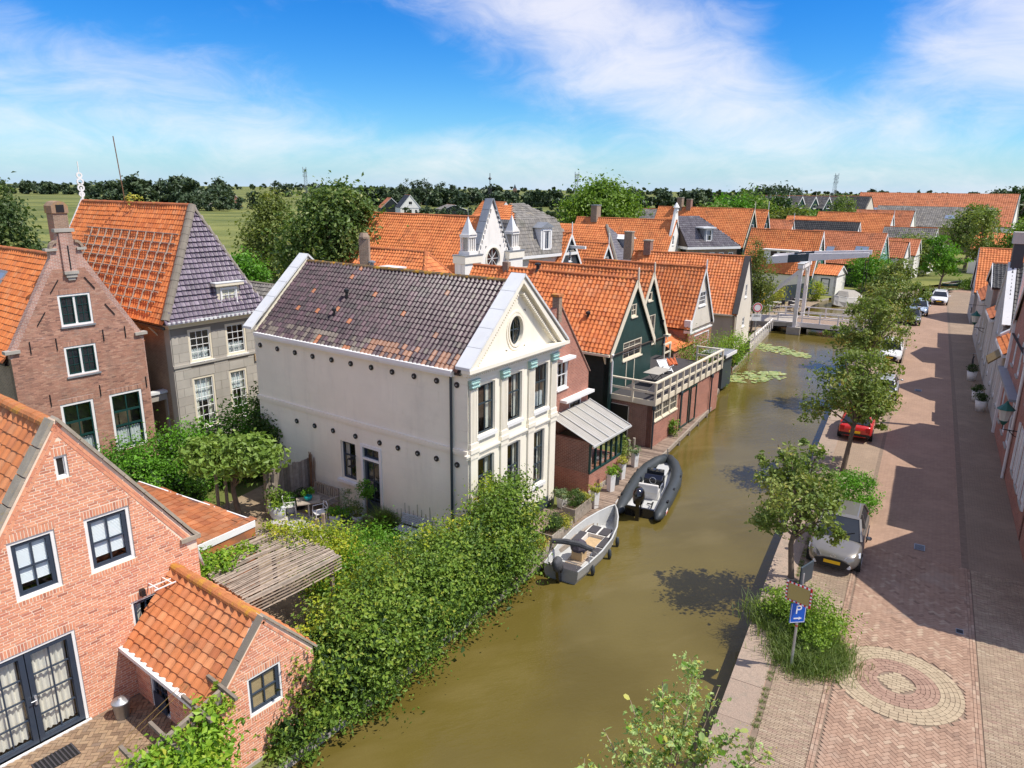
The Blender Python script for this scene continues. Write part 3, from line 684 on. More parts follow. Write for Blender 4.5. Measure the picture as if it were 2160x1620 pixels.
# street slab on the right bank with its brick quay wall
mat('quay_brick', (.3, .2, .15), .9, .2, 1, brick=((.24, .16, .12), (.17, .115, .09), (.2, .17, .13), .21, .066, .01), dirt=((.06, .06, .025), 1.2, .5, .6))
mat('paving_joint', (.22, .16, .115), .95, .2, 5)
PV = [(.24, .15, .105), (.30, .19, .13), (.345, .22, .15), (.37, .24, .165), (.325, .205, .14), (.395, .265, .185), (.44, .33, .23)]
mat('paver_ring', (.5, .42, .28), .85, .12, 4, tone=[(.34, .255, .17), (.39, .305, .2), (.43, .34, .225), (.365, .28, .185)]); mat('paver_core', (.33, .2, .15), .85, .12, 4, tone=[(.27, .165, .12), (.32, .2, .145), (.36, .235, .17), (.29, .18, .13)])
PYL = [(.25, .175, .12), (.31, .225, .155), (.36, .27, .185), (.33, .245, .165), (.41, .315, .215), (.3, .2, .145), (.44, .36, .25)]
mat('paver_red', PV[3], .85, .14, 4, tone=PV, dirt=((.37, .28, .21), .45, .52, .55), lichen=((.15, .105, .075), 1.3, .6, .45)); mat('paver_yellow', PYL[2], .85, .14, 4, tone=PYL, dirt=((.26, .19, .13), .6, .5, .6), lichen=((.2, .2, .08), 2.2, .64, .5))
def paving_sheet(name, c1, c2, mo, bw, bh, ang):
    m = bpy.data.materials.new(name); m.use_nodes = True; t = NT(m.node_tree); MATS[name] = m
    pos = t.n('NewGeometry').outputs['Position']
    r = t.n('VectorRotate', {'rotation_type': 'Z_AXIS'}, Vector=pos, Angle=rad(ang))
    b = t.n('TexBrick', {'offset': .5}, Vector=r.outputs[0], Color1=c1, Color2=c2, Mortar=mo, Scale=1., Mortar_Size=.008, Brick_Width=bw, Row_Height=bh)
    c = b.outputs[0]
    c = t.mix(t.m('MULTIPLY', t.rng(t.noise(pos, .5, 5., .65), .45, .7), .45), c, tuple(x * 1.25 for x in c1))
    c = t.mix(t.m('MULTIPLY', t.rng(t.noise(pos, 1.7, 5., .65), .5, .75), .4), c, mo)
    p = t.n('BsdfPrincipled', None, Roughness=.85); t.set(p.inputs['Base Color'], c); p.inputs['Specular IOR Level'].default_value = .3
    bmp = t.n('Bump', None, Strength=.4, Distance=.01, Height=t.m('SUBTRACT', 1., b.outputs[1])); t.t.links.new(bmp.outputs[0], p.inputs['Normal'])
    t.t.links.new(p.outputs[0], t.n('OutputMaterial').inputs[0])
paving_sheet('sheet_red', (.36, .235, .165), (.31, .2, .14), (.25, .165, .12), .2, .1, -15)
paving_sheet('sheet_yellow', (.36, .265, .185), (.3, .215, .15), (.23, .17, .12), .2, .05, 30)
paving_sheet('sheet_side', (.32, .235, .165), (.27, .195, .135), (.2, .15, .105), .2, .05, 30)
slab_edge = [st(a, b) for a, b in RB if a < 130]
far = [st(112, 60), st(-40, 60)]
b = MB(); ps = slab_edge + far; n = len(ps)
tr = geometry.tessellate_polygon([[Vector((*p[:2], 0)) for p in ps]])
b.add([(p[0], p[1], 0) for p in ps], [tuple(x) for x in tr])
street = tag(b.build('street', 'sheet_red'), kind='structure')
b = MB(); b.add([(p[0], p[1], 0) for p in slab_edge] + [(p[0], p[1], -1.6) for p in slab_edge], [(i, i + 1, len(slab_edge) + i + 1, len(slab_edge) + i) for i in range(len(slab_edge) - 1)])
tag(b.build('quay_wall', 'quay_brick'), kind='structure')
def rt(s): return np.interp(s, [a for a, _ in RB], [b_ for _, b_ in RB])
def lt(s): return np.interp(s, [a for a, _ in LB], [b_ for _, b_ in LB])
def strip(name, s0, s1, fa, fb, z, m, step=4.):
    ss = np.arange(s0, s1 + .01, step); b = MB(); k = len(ss)
    b.add([st(s, fa(s), z) for s in ss] + [st(s, fb(s), z) for s in ss], [(i, i + 1, k + i + 1, k + i) for i in range(k - 1)])
    return tag(b.build(name, m), kind='structure')
strip('quay_pavement', 27, 111, lambda s: rt(s) + .8, lambda s: -.78, .004, 'sheet_yellow')
strip('side_pavement', 27, 111, lambda s: 2.72, lambda s: 6., .004, 'sheet_side')
strip('quay_pavement', -5, 27, lambda s: rt(s) + .8, lambda s: -.78, .004, 'paving_joint')
strip('side_pavement', -5, 27, lambda s: 2.72, lambda s: 9., .004, 'paving_joint')
strip('carriageway', -5, 27, lambda s: -.62, lambda s: 2.5, .004, 'paving_joint')
strip('carriageway', 27, 111, lambda s: -.62, lambda s: 2.5, .004, 'sheet_red')
# quay coping stones
mat('coping_stone', (.34, .265, .215), .9, .35, 38, dirt=((.24, .2, .15), 3, .5, .6), bump=(30, .5, .01), tone=[(.27, .2, .15), (.32, .24, .18), (.35, .265, .2)])
qw = tag(MB().box(0, .01, 0, .01, -.6, -.59).build('quay_coping', 'coping_stone', tone=.5), kind='structure')
s = -4.
while s < 80:
    e = s + 1.5; b = MB(); j = RD.uniform(-.006, .006)
    b.add([st(s + .006, rt(s) - .06, -.18 + j), st(e - .006, rt(e) - .06, -.18 + j), st(e - .006, rt(e) + .78, -.18 + j), st(s + .006, rt(s) + .78, -.18 + j),
           st(s + .006, rt(s) - .06, .012 + j), st(e - .006, rt(e) - .06, .012 + j), st(e - .006, rt(e) + .78, .012 + j), st(s + .006, rt(s) + .78, .012 + j)], MB.BF)
    b.build('coping_slab', 'coping_stone', qw, tone=RD.random()); s = e
# pavers: clinkers laid one by one near the camera
def pavers(parent, name, mass, m, rects, n_ind, z0=.006, th=.018):
    """rects: (cx, cy, length, width, angle) in world metres"""
    R_ = np.array(rects); n = len(R_); ca, sa = np.cos(R_[:, 4]), np.sin(R_[:, 4])
    A = np.zeros((n, 3, 4)); zz = RG.normal(0, .0015, n)
    A[:, 0, 0] = ca * R_[:, 2]; A[:, 1, 0] = sa * R_[:, 2]; A[:, 0, 1] = -sa * R_[:, 3]; A[:, 1, 1] = ca * R_[:, 3]; A[:, 2, 2] = th
    A[:, 0, 3] = R_[:, 0] - .5 * (A[:, 0, 0] + A[:, 0, 1]); A[:, 1, 3] = R_[:, 1] - .5 * (A[:, 1, 0] + A[:, 1, 1]); A[:, 2, 3] = z0 + zz
    v = np.array([(0, 0, 0), (1, 0, 0), (1, 1, 0), (0, 1, 0), (0, 0, 1), (1, 0, 1), (1, 1, 1), (0, 1, 1)], float)
    f = np.array([(4, 5, 6, 7), (0, 1, 5, 4), (1, 2, 6, 5), (2, 3, 7, 6), (3, 0, 4, 7)])
    scatter(parent, name, mass, m, v, f, A, np.clip(RG.beta(1.8, 1.6, n), .01, .99), n_ind)
CS, CT = 19.05, .85          # rosette centre
def in_ros(s, t, r): return math.hypot(s - CS, t - CT) < r
rects = []
Wb = .1; g = math.sqrt(.5)
for r in range(-190, 190):
    for q_ in range(-60, 60):
        for kind in (0, 1):
            cx = 4 * q_ - r + (1 if kind == 0 else 2.5); cy = r + (.5 if kind == 0 else 1.)
            X, Y = cx * Wb, cy * Wb
            s_, t_ = 19.5 + g * (X - Y), .95 + g * (X + Y)
            if 11.5 < s_ < 27 and -.6 < t_ < 2.5 and not in_ros(s_, t_, 1.6):
                w_ = st(s_, t_); rects.append((w_[0], w_[1], 2 * Wb - .01, Wb - .01, rad(60) - rad(45) + (0 if kind == 0 else math.pi / 2)))
a_s = rad(60)
# local axes: s-direction is at 60 deg from +x; t-direction at -30 deg; herringbone rotated by 45
rects = [(x, y, L_, w_, rad(60) - rad(45) - 0 + (a - rad(15))) for (x, y, L_, w_, a) in rects]
pavers(street, 'paver', 'paver_field', 'paver_red', rects, 300)
ros = []; rosr = []
for r0, lst in ((1.5, ros), (1.39, ros), (1.28, ros), (1.17, ros), (1.06, ros), (.95, rosr), (.84, rosr), (.73, rosr), (.62, rosr), (.51, rosr)):
    k = int(2 * math.pi * r0 / .2)
    for i in range(k):
        a = 2 * math.pi * (i + .5 * (int(r0 * 10) % 2)) / k; w_ = st(CS + r0 * math.cos(a), CT + r0 * math.sin(a))
        lst.append((w_[0], w_[1], 2 * math.pi * r0 / k - .012, .1, math.radians(60) - a + math.pi / 2))
for i in range(-9, 9):
    for j in range(-5, 5):
        s_, t_ = CS + i * .1, CT + (j + .5 * (i % 2)) * .2
        if in_ros(s_, t_, .42): w_ = st(s_, t_); ros.append((w_[0], w_[1], .19, .09, rad(-30)))
rosette = tag(MB().slab([st(CS + 1.56 * math.cos(a), CT + 1.56 * math.sin(a))[:2] for a in np.linspace(0, 6.28, 48)[:-1]], .002, .0065).build('rosette', 'paving_joint'), kind='structure')
pavers(rosette, 'paver', 'paver_field', 'paver_ring', ros, 300, .008); pavers(rosette, 'paver', 'paver_field', 'paver_core', rosr, 300, .008)
def course(s0, s1, t0, t1, L_=.2, Wd=.056):
    out = []; n = int((s1 - s0) / Wd)
    for i in range(n):
        s_ = s0 + (i + .5) * Wd; t_ = t0(s_) - (i % 2) * L_ / 2
        while t_ < t1(s_):
            a, b_ = max(t_, t0(s_)), min(t_ + L_ - .009, t1(s_))
            if b_ - a > .03: w_ = st(s_, (a + b_) / 2); out.append((w_[0], w_[1], b_ - a, Wd - .009, rad(-30)))
            t_ += L_
    return out
pavers(bpy.data.objects['quay_pavement.001'], 'paver', 'paver_field', 'paver_yellow', course(11.5, 27, lambda s: rt(s) + .95, lambda s: -.8), 300)
pavers(bpy.data.objects['side_pavement.001'], 'paver', 'paver_field', 'paver_yellow', course(12.5, 27, lambda s: 2.76, lambda s: 4.9), 300)
edge = []
for t_ in (-.74, -.665, 2.545, 2.62, 2.695):
    for i in range(78): w_ = st(11.5 + i * .2, t_); edge.append((w_[0], w_[1], .19, .066, rad(60)))
gut = strip('gutter', -5, 111, lambda s: 2.5, lambda s: 2.72, .0045, 'paving_joint'); strip('gutter', -5, 111, lambda s: -.78, lambda s: -.62, .0045, 'paving_joint')
pavers(gut, 'paver', 'paver_field', 'paver_red', edge, 300, .007)
# weeds in the joint behind the coping and thin tufts on the quay
sp_ = [st(s_, rt(s_) + .86, .0) for s_ in np.arange(12, 30, .25) if RD.random() < .8]
tag(blades('joint_weeds', None, 'grass_blade', sp_, .07, 2600, 1.4, .006, .6, .05, .05), 'low weeds growing in the joint behind the quay coping', 'weeds', kind='stuff')
# left bank: timber edge and boardwalk
mat('gravel_soil', (.3, .225, .145), .95, .2, 3, dirt=((.17, .12, .07), 2.5, .5, .6), bump=(40, .4, .01))
b = MB(); pts = [st(a, b_) for a, b_ in LB[:14]]; k = len(pts)
b.add([(p[0], p[1], -.5) for p in pts] + [(p[0], p[1], -1.6) for p in pts], [(i, i + 1, k + i + 1, k + i) for i in range(k - 1)])
tag(b.build('bank_wall', 'concrete'), kind='structure')
deck = thing('boardwalk', 'weathered plank boardwalk along the canal in front of the houses', 'boardwalk', (0, 0, 0))
s = 18.6; i = 0
while s < 50:
    wdt = .165; a = lt(s) - .02; c_ = a - (1.55 if s > 30.5 else 1.9)
    if s < 24.5: c_ = a - 2.6
    b = MB(); z = -.46 + RD.uniform(-.006, .006); j = RD.uniform(-.05, .05)
    b.add([st(s, c_ + j, z - .03), st(s + wdt - .014, c_ + j, z - .03), st(s + wdt - .014, a + .05, z - .03), st(s, a + .05, z - .03),
           st(s, c_ + j, z), st(s + wdt - .014, c_ + j, z), st(s + wdt - .014, a + .05, z), st(s, a + .05, z)], MB.BF)
    b.build('plank', 'wood_deck', deck, tone=RD.random()); s += wdt; i += 1
b = MB()
for s0, s1 in zip(np.arange(18.6, 49.6, 2.), np.arange(20.6, 51.6, 2.)):
    b.bar(st(s0, lt(s0) + .06, -.52), st(s1, lt(s1) + .06, -.52), .09, .2)
b.build('edge_beam', 'wood_grey', deck, tone=.4)
for s0 in np.arange(18.8, 50, 1.9): p_ = st(s0, lt(s0) + .1); MB().tube([(p_[0], p_[1], -1.8), (p_[0], p_[1], -.5)], .07, 7).build('mooring_pile', 'wood_grey', deck, tone=.2)

for i, (s_, t_, a_, lab) in enumerate([(27.9, 1.2, .5, 'rectangular drain grate in the middle of the street'), (22.6, 2.35, .28, 'small drain grate in the street gutter near the rosette'), (52.4, .6, .55, 'faint rectangular manhole cover further up the street')]):
    o = thing('drain_grate', lab, 'drain', st(s_, t_, .02), rad(60)); MB().box(-a_ / 2, a_ / 2, -a_ * .35, a_ * .35, 0, .008).build('frame', 'lead', o)
    for k in range(5): MB().box(-a_ / 2 + .04 + k * (a_ - .08) / 5, -a_ / 2 + .04 + k * (a_ - .08) / 5 + .03, -a_ * .3, a_ * .3, .008, .014).build('bar', 'dark_iron', o)
# ---------------------------------------------------------------- near brick house, bottom left
def rake_bricks(h, wall_pts, m='brick_piece', y=-.012, rows=2, bl=.21, bh=.075, off=.06):
    """brick courses running up along the slopes of a gable"""
    B = []
    for (xa, za), (xb, zb) in wall_pts:
        L_ = math.hypot(xb - xa, zb - za); dx, dz = (xb - xa) / L_, (zb - za) / L_; nx, nz = (dz, -dx) if dx > 0 else (-dz, dx)
        if nz > 0: nx, nz = -nx, -nz
        for r in range(rows):
            q_ = -(r % 2) * bl / 2
            while q_ < L_ - .05:
                a, e = max(q_, 0), min(q_ + bl - .012, L_)
                if e - a > .04: B.append((xa + dx * a + nx * (off + r * bh), za + dz * a + nz * (off + r * bh), dx * (e - a), dz * (e - a), nx * (bh - .012), nz * (bh - .012)))
                q_ += bl
    B = np.array(B); n = len(B); A = np.zeros((n, 3, 4))
    A[:, 0, 3], A[:, 1, 3], A[:, 2, 3] = B[:, 0], y, B[:, 1]; A[:, 0, 0], A[:, 2, 0] = B[:, 2], B[:, 3]; A[:, 1, 1] = .03; A[:, 0, 2], A[:, 2, 2] = B[:, 4], B[:, 5]
    scatter(h, 'rake_brick', 'rake_bricks', m, UB_V, UB_F, A, np.clip(RG.normal(.62, .16, n), .02, .98), 300)
def coping_run(h, p, q, y0, y1, th=.07, m='coping', seg=.62, name='coping_stone'):
    (xa, za), (xb, zb) = p, q; L_ = math.hypot(xb - xa, zb - za); k = max(1, int(L_ / seg))
    for i in range(k):
        a, e = i / k, (i + 1) / k - .006
        x0, z0, x1, z1 = xa + (xb - xa) * a, za + (zb - za) * a, xa + (xb - xa) * e, za + (zb - za) * e
        nx, nz = -(zb - za) / L_ * th, (xb - xa) / L_ * th
        if nz < 0: nx, nz = -nx, -nz
        MB().prism([(x0, z0), (x1, z1), (x1 + nx, z1 + nz), (x0 + nx, z0 + nz)], y0, y1).build(name, m, h)

NEAR = (-10.14, 14.40, 0); NR = az_rot(37)
h = thing('brick_house', 'salmon brick gable house with slit window and navy double doors beside the patio', 'house', NEAR, NR)
top = [(-2.5, 3.1), (.33, 7.55), (3.15, 3.56)]
ops = [(-.96, -.03, 3.67, 5.08), (.575, 1.6, 3.66, 5.06), (.19, .46, 6.17, 6.71), (-2.07, .03, 0.03, 2.49), (1.33, 2.3, .95, 2.53)]
wl = Wall(-2.5, 3.15, -.3, top, ops)
wall = wl.mesh('front_wall', 'mortar_pale', h)
sol = [(o[0] - .04, o[1] + .04, o[3], o[3] + .2) for o in ops] + [(o[0] - .04, o[1] + .04, o[2] - .12, o[2]) for o in ops[:3]]
cut = Wall(-2.5, 3.15, 0, [(-2.5 + .14, 3.1), (.33, 7.3), (3.15 - .14, 3.3)], ops)
lay_bricks(cut, wall, 'brick_piece', soldier=sol)
rake_bricks(wall, [((-2.5, 3.08), (.33, 7.53)), ((3.05, 3.68), (.33, 7.53))])
coping_run(h, (-2.56, 3.1), (.33, 7.55), -.06, .3); coping_run(h, (3.2, 3.54), (.33, 7.55), -.06, .3)
MB().box(2.72, 3.24, -.08, .34, 3.57, 3.68).build('kneeler', 'coping', h)
MB().box(3.15, 3.16, 0, 9, -.3, 3.4).build('side_wall', 'brick_sheet', h); MB().poly([(-2.5, 0, -.3), (-2.5, 9, -.3), (-2.5, 9, 3.05), (-2.5, 0, 3.05)]).build('side_wall', 'brick_sheet', h)
MB().poly([(-2.5, 9, -.3), (3.15, 9, -.3), (3.15, 9, 3.4), (.33, 9, 7.3), (-2.5, 9, 3.05)]).build('rear_wall', 'brick_sheet', h)
gable_roof(h, -2.5, 3.1, .36, 9, 3.0, 7.36, .33, oh=.12, ohy=.02, m='tile_weathered', col=.29, row=.27, amp=.055, n_ind=300, detail=2, ridge='ridge_lichen', rr=.16, ze2=3.35)
window(h, front, *ops[0], 'white_paint', 'navy_frame', 2, 2, rec=.09, fw=.08, sw=.09, bar=.035, pane='glass_clear', inner='blind')
window(h, front, *ops[1], 'white_paint', 'navy_frame', 2, 2, rec=.09, fw=.08, sw=.09, bar=.035, pane='glass_clear', inner='blind')
window(h, front, *ops[2], 'white_paint', 'white_paint', 1, 1, rec=.09, fw=.05, sw=.02, pane='glass_dark')
window(h, front, *ops[4], 'white_paint', 'navy_frame', 3, 2, rec=.09, fw=.06, sw=.08, bar=.035, pane='glass_clear', inner='sides')
MB().box(-2.07, -2.0, .02, .12, .03, 2.49).box(-.04, .03, .02, .12, .03, 2.49).box(-2., -.04, .02, .12, 2.42, 2.49).box(-2.1, .06, -.06, .12, -.03, .03).build('door_frame', 'white_paint', h)
for x0, x1 in ((-2.0, -1.03), (-1.01, -.04)):
    d = window(h, front, x0, x1, .05, 2.42, 'navy_frame', 'navy_frame', 2, 4, rec=.1, fw=.11, sw=.01, bar=.03, pane='glass_clear', inner='curtain', name='door')
    if x0 > -1.5: MB().box(x0 + .03, x0 + .08, .0, .045, 1.05, 1.28).tube([(x0 + .055, .0, 1.2), (x0 + .055, -.05, 1.2), (x0 - .06, -.05, 1.2)], .012, 6).build('handle', 'galv', d)
MB().box(1.56, 1.66, -.13, 0, 2.62, 2.8).build('wall_lamp', 'dark_iron', h)
b = MB()
for x in (1.8, 2.15): b.bar((x, -.02, 2.86), (x, -.5, 2.88), .025, .025)
b.bar((1.7, -.5, 2.88), (2.25, -.5, 2.88), .025, .025).bar((1.7, -.25, 2.87), (2.25, -.25, 2.87), .02, .02); b.build('drying_rack', 'white_paint', h)
MB().lathe([(.0, -.03), (.2, .0), (.24, .05), (.22, .055), (.0, .02)], (0, 0, 0), 16).build('dish', 'white_paint', h).matrix_basis = Matrix.Translation((3.35, .35, 2.75)) @ Matrix.Rotation(rad(78), 4, 'Y') @ Matrix.Rotation(rad(20), 4, 'X')
vent_pipe(h, -1.1, 5.0, 6.0, 1.3, .14, 'zinc')
# patio in front
mat('paver_brown', (.24, .16, .1), .9, .14, 4, tone=[(.17, .11, .07), (.24, .16, .1), (.3, .2, .125), (.36, .25, .15), (.21, .15, .11)], dirt=((.33, .25, .17), 1.2, .55, .4))
def loc_w(o, x, y, z=0): p_ = world_of(o, np.array([x, y, z])); return (float(p_[0]), float(p_[1]), float(p_[2]))
patio = tag(MB().slab([loc_w(h, *p_)[:2] for p_ in ((-6, -5.2), (1.25, -5.2), (1.25, 0.0), (-6, 0.0))], -.6, -.012).build('patio', 'paving_joint'), kind='structure')
rects = []
for r in range(-60, 60):
    for q_ in range(-30, 30):
        for kind in (0, 1):
            X, Y = (4 * q_ - r + (1 if kind == 0 else 2.5)) * .1, (r + (.5 if kind == 0 else 1.)) * .1
            lx, ly = -.5 + g * (X - Y), -1.8 + g * (X + Y)
            if -3.2 < lx < 1.2 and -3.6 < ly < -.02:
                w_ = loc_w(h, lx, ly); rects.append((w_[0], w_[1], .188, .088, NR + rad(45) + (0 if kind == 0 else math.pi / 2)))
pavers(patio, 'paver', 'paver_field', 'paver_brown', rects, 300, -.01)
# brick shed in front of it
SH = (-5.41, 14.24, 0)
h = thing('brick_shed', 'small brick shed with weathered tile roof between patio and canal', 'shed', SH, NR)
ops = [(-.78, .1, .77, 1.78)]
wl = Wall(-1.5, 1.02, -1.2, [(-1.5, 1.66), (-.24, 3.14), (1.02, 1.66)], ops)
wall = wl.mesh('front_wall', 'mortar_pale', h, .25)
lay_bricks(Wall(-1.5, 1.02, -.4, [(-1.45, 1.5), (-.24, 2.95), (.97, 1.5)], ops), wall, 'brick_piece', soldier=[(-.82, .14, 1.78, 1.96), (-.82, .14, .64, .76)])
rake_bricks(wall, [((1.0, 1.66), (-.24, 3.12)), ((-1.48, 1.66), (-.24, 3.12))], rows=1)
MB().box(-1.52, 1.04, -.03, .3, -1.6, -.41).build('plinth', 'concrete', h)
coping_run(h, (-1.58, 1.6), (-.24, 3.14), -.05, .13, .05, 'ridge_grey', .8); coping_run(h, (1.1, 1.6), (-.24, 3.14), -.05, .13, .05, 'coping', .8)
sops = [(2.3, 3.15, .02, 1.5)]
sw = Wall(.02, 3.86, -.3, 1.62, sops, left_of(-1.5)); swo = sw.mesh('side_wall', 'mortar_pale', h)
lay_bricks(Wall(.02, 3.86, 0, 1.6, sops, left_of(-1.5)), swo, 'brick_piece', n_ind=120)
MB().poly([(1.02, .1, -1.2), (1.02, 3.86, -1.2), (1.02, 3.86, 1.62), (1.02, .1, 1.62)]).build('side_wall', 'brick_sheet', h)
gable_roof(h, -1.5, 1.02, .15, 3.85, 1.62, 3.0, -.24, oh=.16, ohy=0, m='tile_weathered', col=.29, row=.235, amp=.06, n_ind=300, detail=2, ridge='ridge_lichen', rr=.13)
window(h, front, *ops[0], 'white_paint', 'navy_frame', 2, 2, rec=.07, fw=.05, sw=.08, bar=.035, pane='glass', inner=None)
MB().box(-.74, .06, .1, .12, .8, 1.76).build('board_inside', 'ply', h)
d = window(h, left_of(-1.5), 2.3, 3.15, .0, 1.5, 'white_paint', 'navy_frame', 2, 3, rec=.08, fw=.05, sw=.1, bar=.03, pane='glass', inner='right', name='door')
MB().box(-1.53, -1.5, 2.45, 3.0, .05, .5).build('door_panel', 'navy_frame', d)
MB().box(-1.82, -1.66, -.12, 3.95, 1.40, 1.5).build('gutter', 'white_paint', h)
# low tiled extension between near house and garden
h = thing('tiled_extension', 'low extension with faded flat tiled roof behind the salmon brick house', 'extension', loc_w(bpy.data.objects['brick_house'], 3.17, 1.3), NR)
q_ = [(0, 0, 2.55), (0, 5.6, 2.72), (1.7, 5.5, 2.72), (2.15, 2.7, 2.66), (2.55, .1, 2.6)]
b = MB(); b.poly(q_); b.add([(x, y, z) for x, y, z in q_] + [(x, y, -.5) for x, y, z in q_], [(i, (i + 1) % 5, (i + 1) % 5 + 5, i + 5) for i in range(5)]); rf = b.build('roof', 'tile_extension', h, tone=.4)
tile_plane(rf, [(0, .0, 2.56), (2.55, .1, 2.61), (1.7, 5.5, 2.73), (0, 5.6, 2.73)], 'tile_extension', .24, .3, .022, 300, 1, lift=.02)
b = MB()
for p_, r_ in zip(q_[3:] , q_[4:]): b.bar((p_[0], p_[1], p_[2] - .05), (r_[0], r_[1], r_[2] - .05), .05, .2)
b.bar((1.7, 5.5, 2.67), (2.15, 2.7, 2.61), .05, .2).bar((2.55, .1, 2.54), (0, -.03, 2.5), .05, .2); b.build('fascia', 'white_paint', h)

# ---------------------------------------------------------------- old brick house with the neck gable
h = thing('neck_gable_house', 'old brown brick house with stepped neck gable and four windows', 'house', (-17.47, 31.74, 0), az_rot(36))
top = [(-4.75, 5.87), (-2.72, 9.5), (-2.7, 9.84), (-2.55, 10.12), (-2.36, 10.25), (-2.34, 10.55), (-1.78, 10.55), (-1.76, 10.25), (-1.6, 10.12), (-1.48, 9.84), (-1.46, 9.5), (.62, 5.87)]
ops = [(-2.7, -1.4, 6.63, 7.98), (-2.76, -1.46, 4.46, 5.76), (-1.22, .24, .58, 3.31), (-3.25, -1.9, .58, 3.31)]
wl = Wall(-4.75, .66, -.5, top, ops); wall = wl.mesh('front_wall', 'brick_old', h)
lay_bricks(Wall(-4.75, .62, .3, [(-4.7, 5.6), (-2.72, 9.1), (-1.46, 9.1), (.58, 5.6)], ops), wall, mat('brick_piece_old', (.3, .13, .1), .85, .2, 2, tone=[(.22, .12, .09), (.32, .17, .12), (.4, .21, .145), (.45, .24, .165), (.37, .19, .13), (.5, .29, .2), (.36, .22, .165)], streak=((.3, .2, .15), 1.5, .55, .4)), bw=.205, bh=.058, jo=.008, proud=.006, soldier=[(o[0] - .05, o[1] + .05, o[3], o[3] + .2) for o in ops])
for o in ops[:2]: window(h, front, *o, 'white_paint', 'white_paint', 2, 1, rec=.08, fw=.09, sw=.03, bar=.13, pane='glass_dark', sill='lead') and None
for o in ops[:2]:
    xm = (o[0] + o[1]) / 2
    for xa, xb in ((o[0] + .1, xm - .06), (xm + .06, o[1] - .1)): window(h, front, xa, xb, o[2] + .1, o[3] - .1, 'green_frame', 'green_frame', 2, 3, rec=.07, fw=.035, sw=.005, bar=.022, pane='glass_dark', name='casement')
window(h, front, *ops[2], 'white_paint', 'green_frame', 2, 2, rec=.08, fw=.11, sw=.05, bar=.05, pane='glass', inner='net', split=[.42, .7])
window(h, front, *ops[3], 'white_paint', 'green_frame', 2, 2, rec=.08, fw=.11, sw=.05, bar=.05, pane='glass', inner='net', split=[.42, .7])
for (x, z) in [(-2.75, 8.36), (-3.43, 7.08), (-4.0, 5.95), (-3.01, 5.94), (-1.1, 6.03), (-.15, 6.05), (-1.35, 8.38), (-.67, 7.15), (.5, 3.56), (-1.56, 3.6), (-3.58, 3.6)]:
    tl = .18 if x > -2 and z > 6.5 else (-.18 if z > 6.5 else 0)
    MB().bar((x - tl, -.03, z + .26), (x + tl, -.03, z - .26), .03, .04, (0, 1, 0)).build('wall_anchor', 'dark_iron', h)
for (x0, x1, z0, z1, y0) in [(.25, .8, 5.82, 5.95, -.12), (-4.95, -4.4, 5.82, 5.95, -.12), (-2.45, -1.68, 10.55, 10.68, -.1), (-2.9, -2.45, 9.8, 9.9, -.1), (-1.68, -1.3, 9.8, 9.9, -.1), (-2.32, -1.76, 8.82, 8.94, -.16), (-2.25, -1.83, 8.68, 8.82, -.12), (-2.18, -1.9, 8.56, 8.68, -.07)]:
    MB().box(x0, x1, y0, .2, z0, z1).build('stone_block', 'stone_grey', h)
MB().box(-2.3, -1.8, -.1, 0, 8.94, 10.5).build('pilaster', 'brick_old', h); MB().box(-2.06, -2.02, -.13, -.1, 9.0, 10.0).build('wall_anchor', 'dark_iron', h)
for sx_, cx_ in ((-1, -2.52), (1, -1.6)):
    b = MB()
    for i in range(6):
        a0, a1 = math.pi / 2 * i / 6, math.pi / 2 * (i + 1) / 6
        b.prism([(cx_ + sx_ * (.26 * math.cos(a)) - sx_ * .1, 9.9 + r_ / .26 * .3 * math.sin(a)) if 0 else (cx_ - sx_ * .12 + sx_ * r_ * math.cos(a), 9.9 + r_ * math.sin(a)) for r_, a in ((.22, a0), (.33, a0), (.33, a1), (.22, a1))], -.08, .12)
    b.build('scroll', 'brick_brown', h)
plain_walls(h, -4.75, .66, 8.5, -.5, 5.6, 9.4, 'brick_brown', -2.03, y0=.02)
def sky_holes(*r): return r
gable_roof(h, -4.75, .62, .28, 8.5, 5.6, 9.5, -2.05, oh=.15, ohy=0, m='tile_orange', col=.235, row=.26, amp=.05, n_ind=300, detail=2, ridge='ridge_tile')
# roof light on the visible slope
sl = (9.5 - 5.6) / 2.7
def slope_box(h, name, xc, y0, y1, dz, m, x_e=-4.75, z_e=5.6, sl_=None, lift=.06, sgn=1, half=.4):
    s_ = sl_ if sl_ is not None else sl
    x0, x1 = xc - half, xc + half; z0, z1 = z_e + (x0 - x_e) * s_ * sgn, z_e + (x1 - x_e) * s_ * sgn
    n_ = math.hypot(1, s_); ox, oz = -s_ * sgn / n_ * lift, lift / n_
    b = MB(); b.add([(x0, y0, z0), (x1, y0, z1), (x1, y1, z1), (x0, y1, z0), (x0 + ox, y0, z0 + oz), (x1 + ox, y0, z1 + oz), (x1 + ox, y1, z1 + oz), (x0 + ox, y1, z0 + oz)], MB.BF); return b.build(name, m, h)
f = slope_box(h, 'roof_window', -3.1, 4.6, 5.5, 0, 'lead', lift=.13, half=.42); slope_box(f, 'pane', -3.1, 4.68, 5.42, 0, 'skylight', lift=.145, half=.34)
c_ = MB().box(-.15, .5, 5.6, 6.3, 6.2, 11.1).build('chimney', 'brick_brown', h)
MB().prism([(-.2, 11.1), (.55, 11.1), (.55, 11.45), (.4, 11.62), (.17, 11.68), (-.05, 11.62), (-.2, 11.45)], 5.55, 6.35).build('cowl', mat('cowl_brick', (.3, .2, .13), .9, .2, 4, lichen=((.45, .28, .05), 3, .52, .6)), c_); MB().box(.0, .36, 5.53, 5.56, 11.15, 11.5).build('flue', 'black', c_)

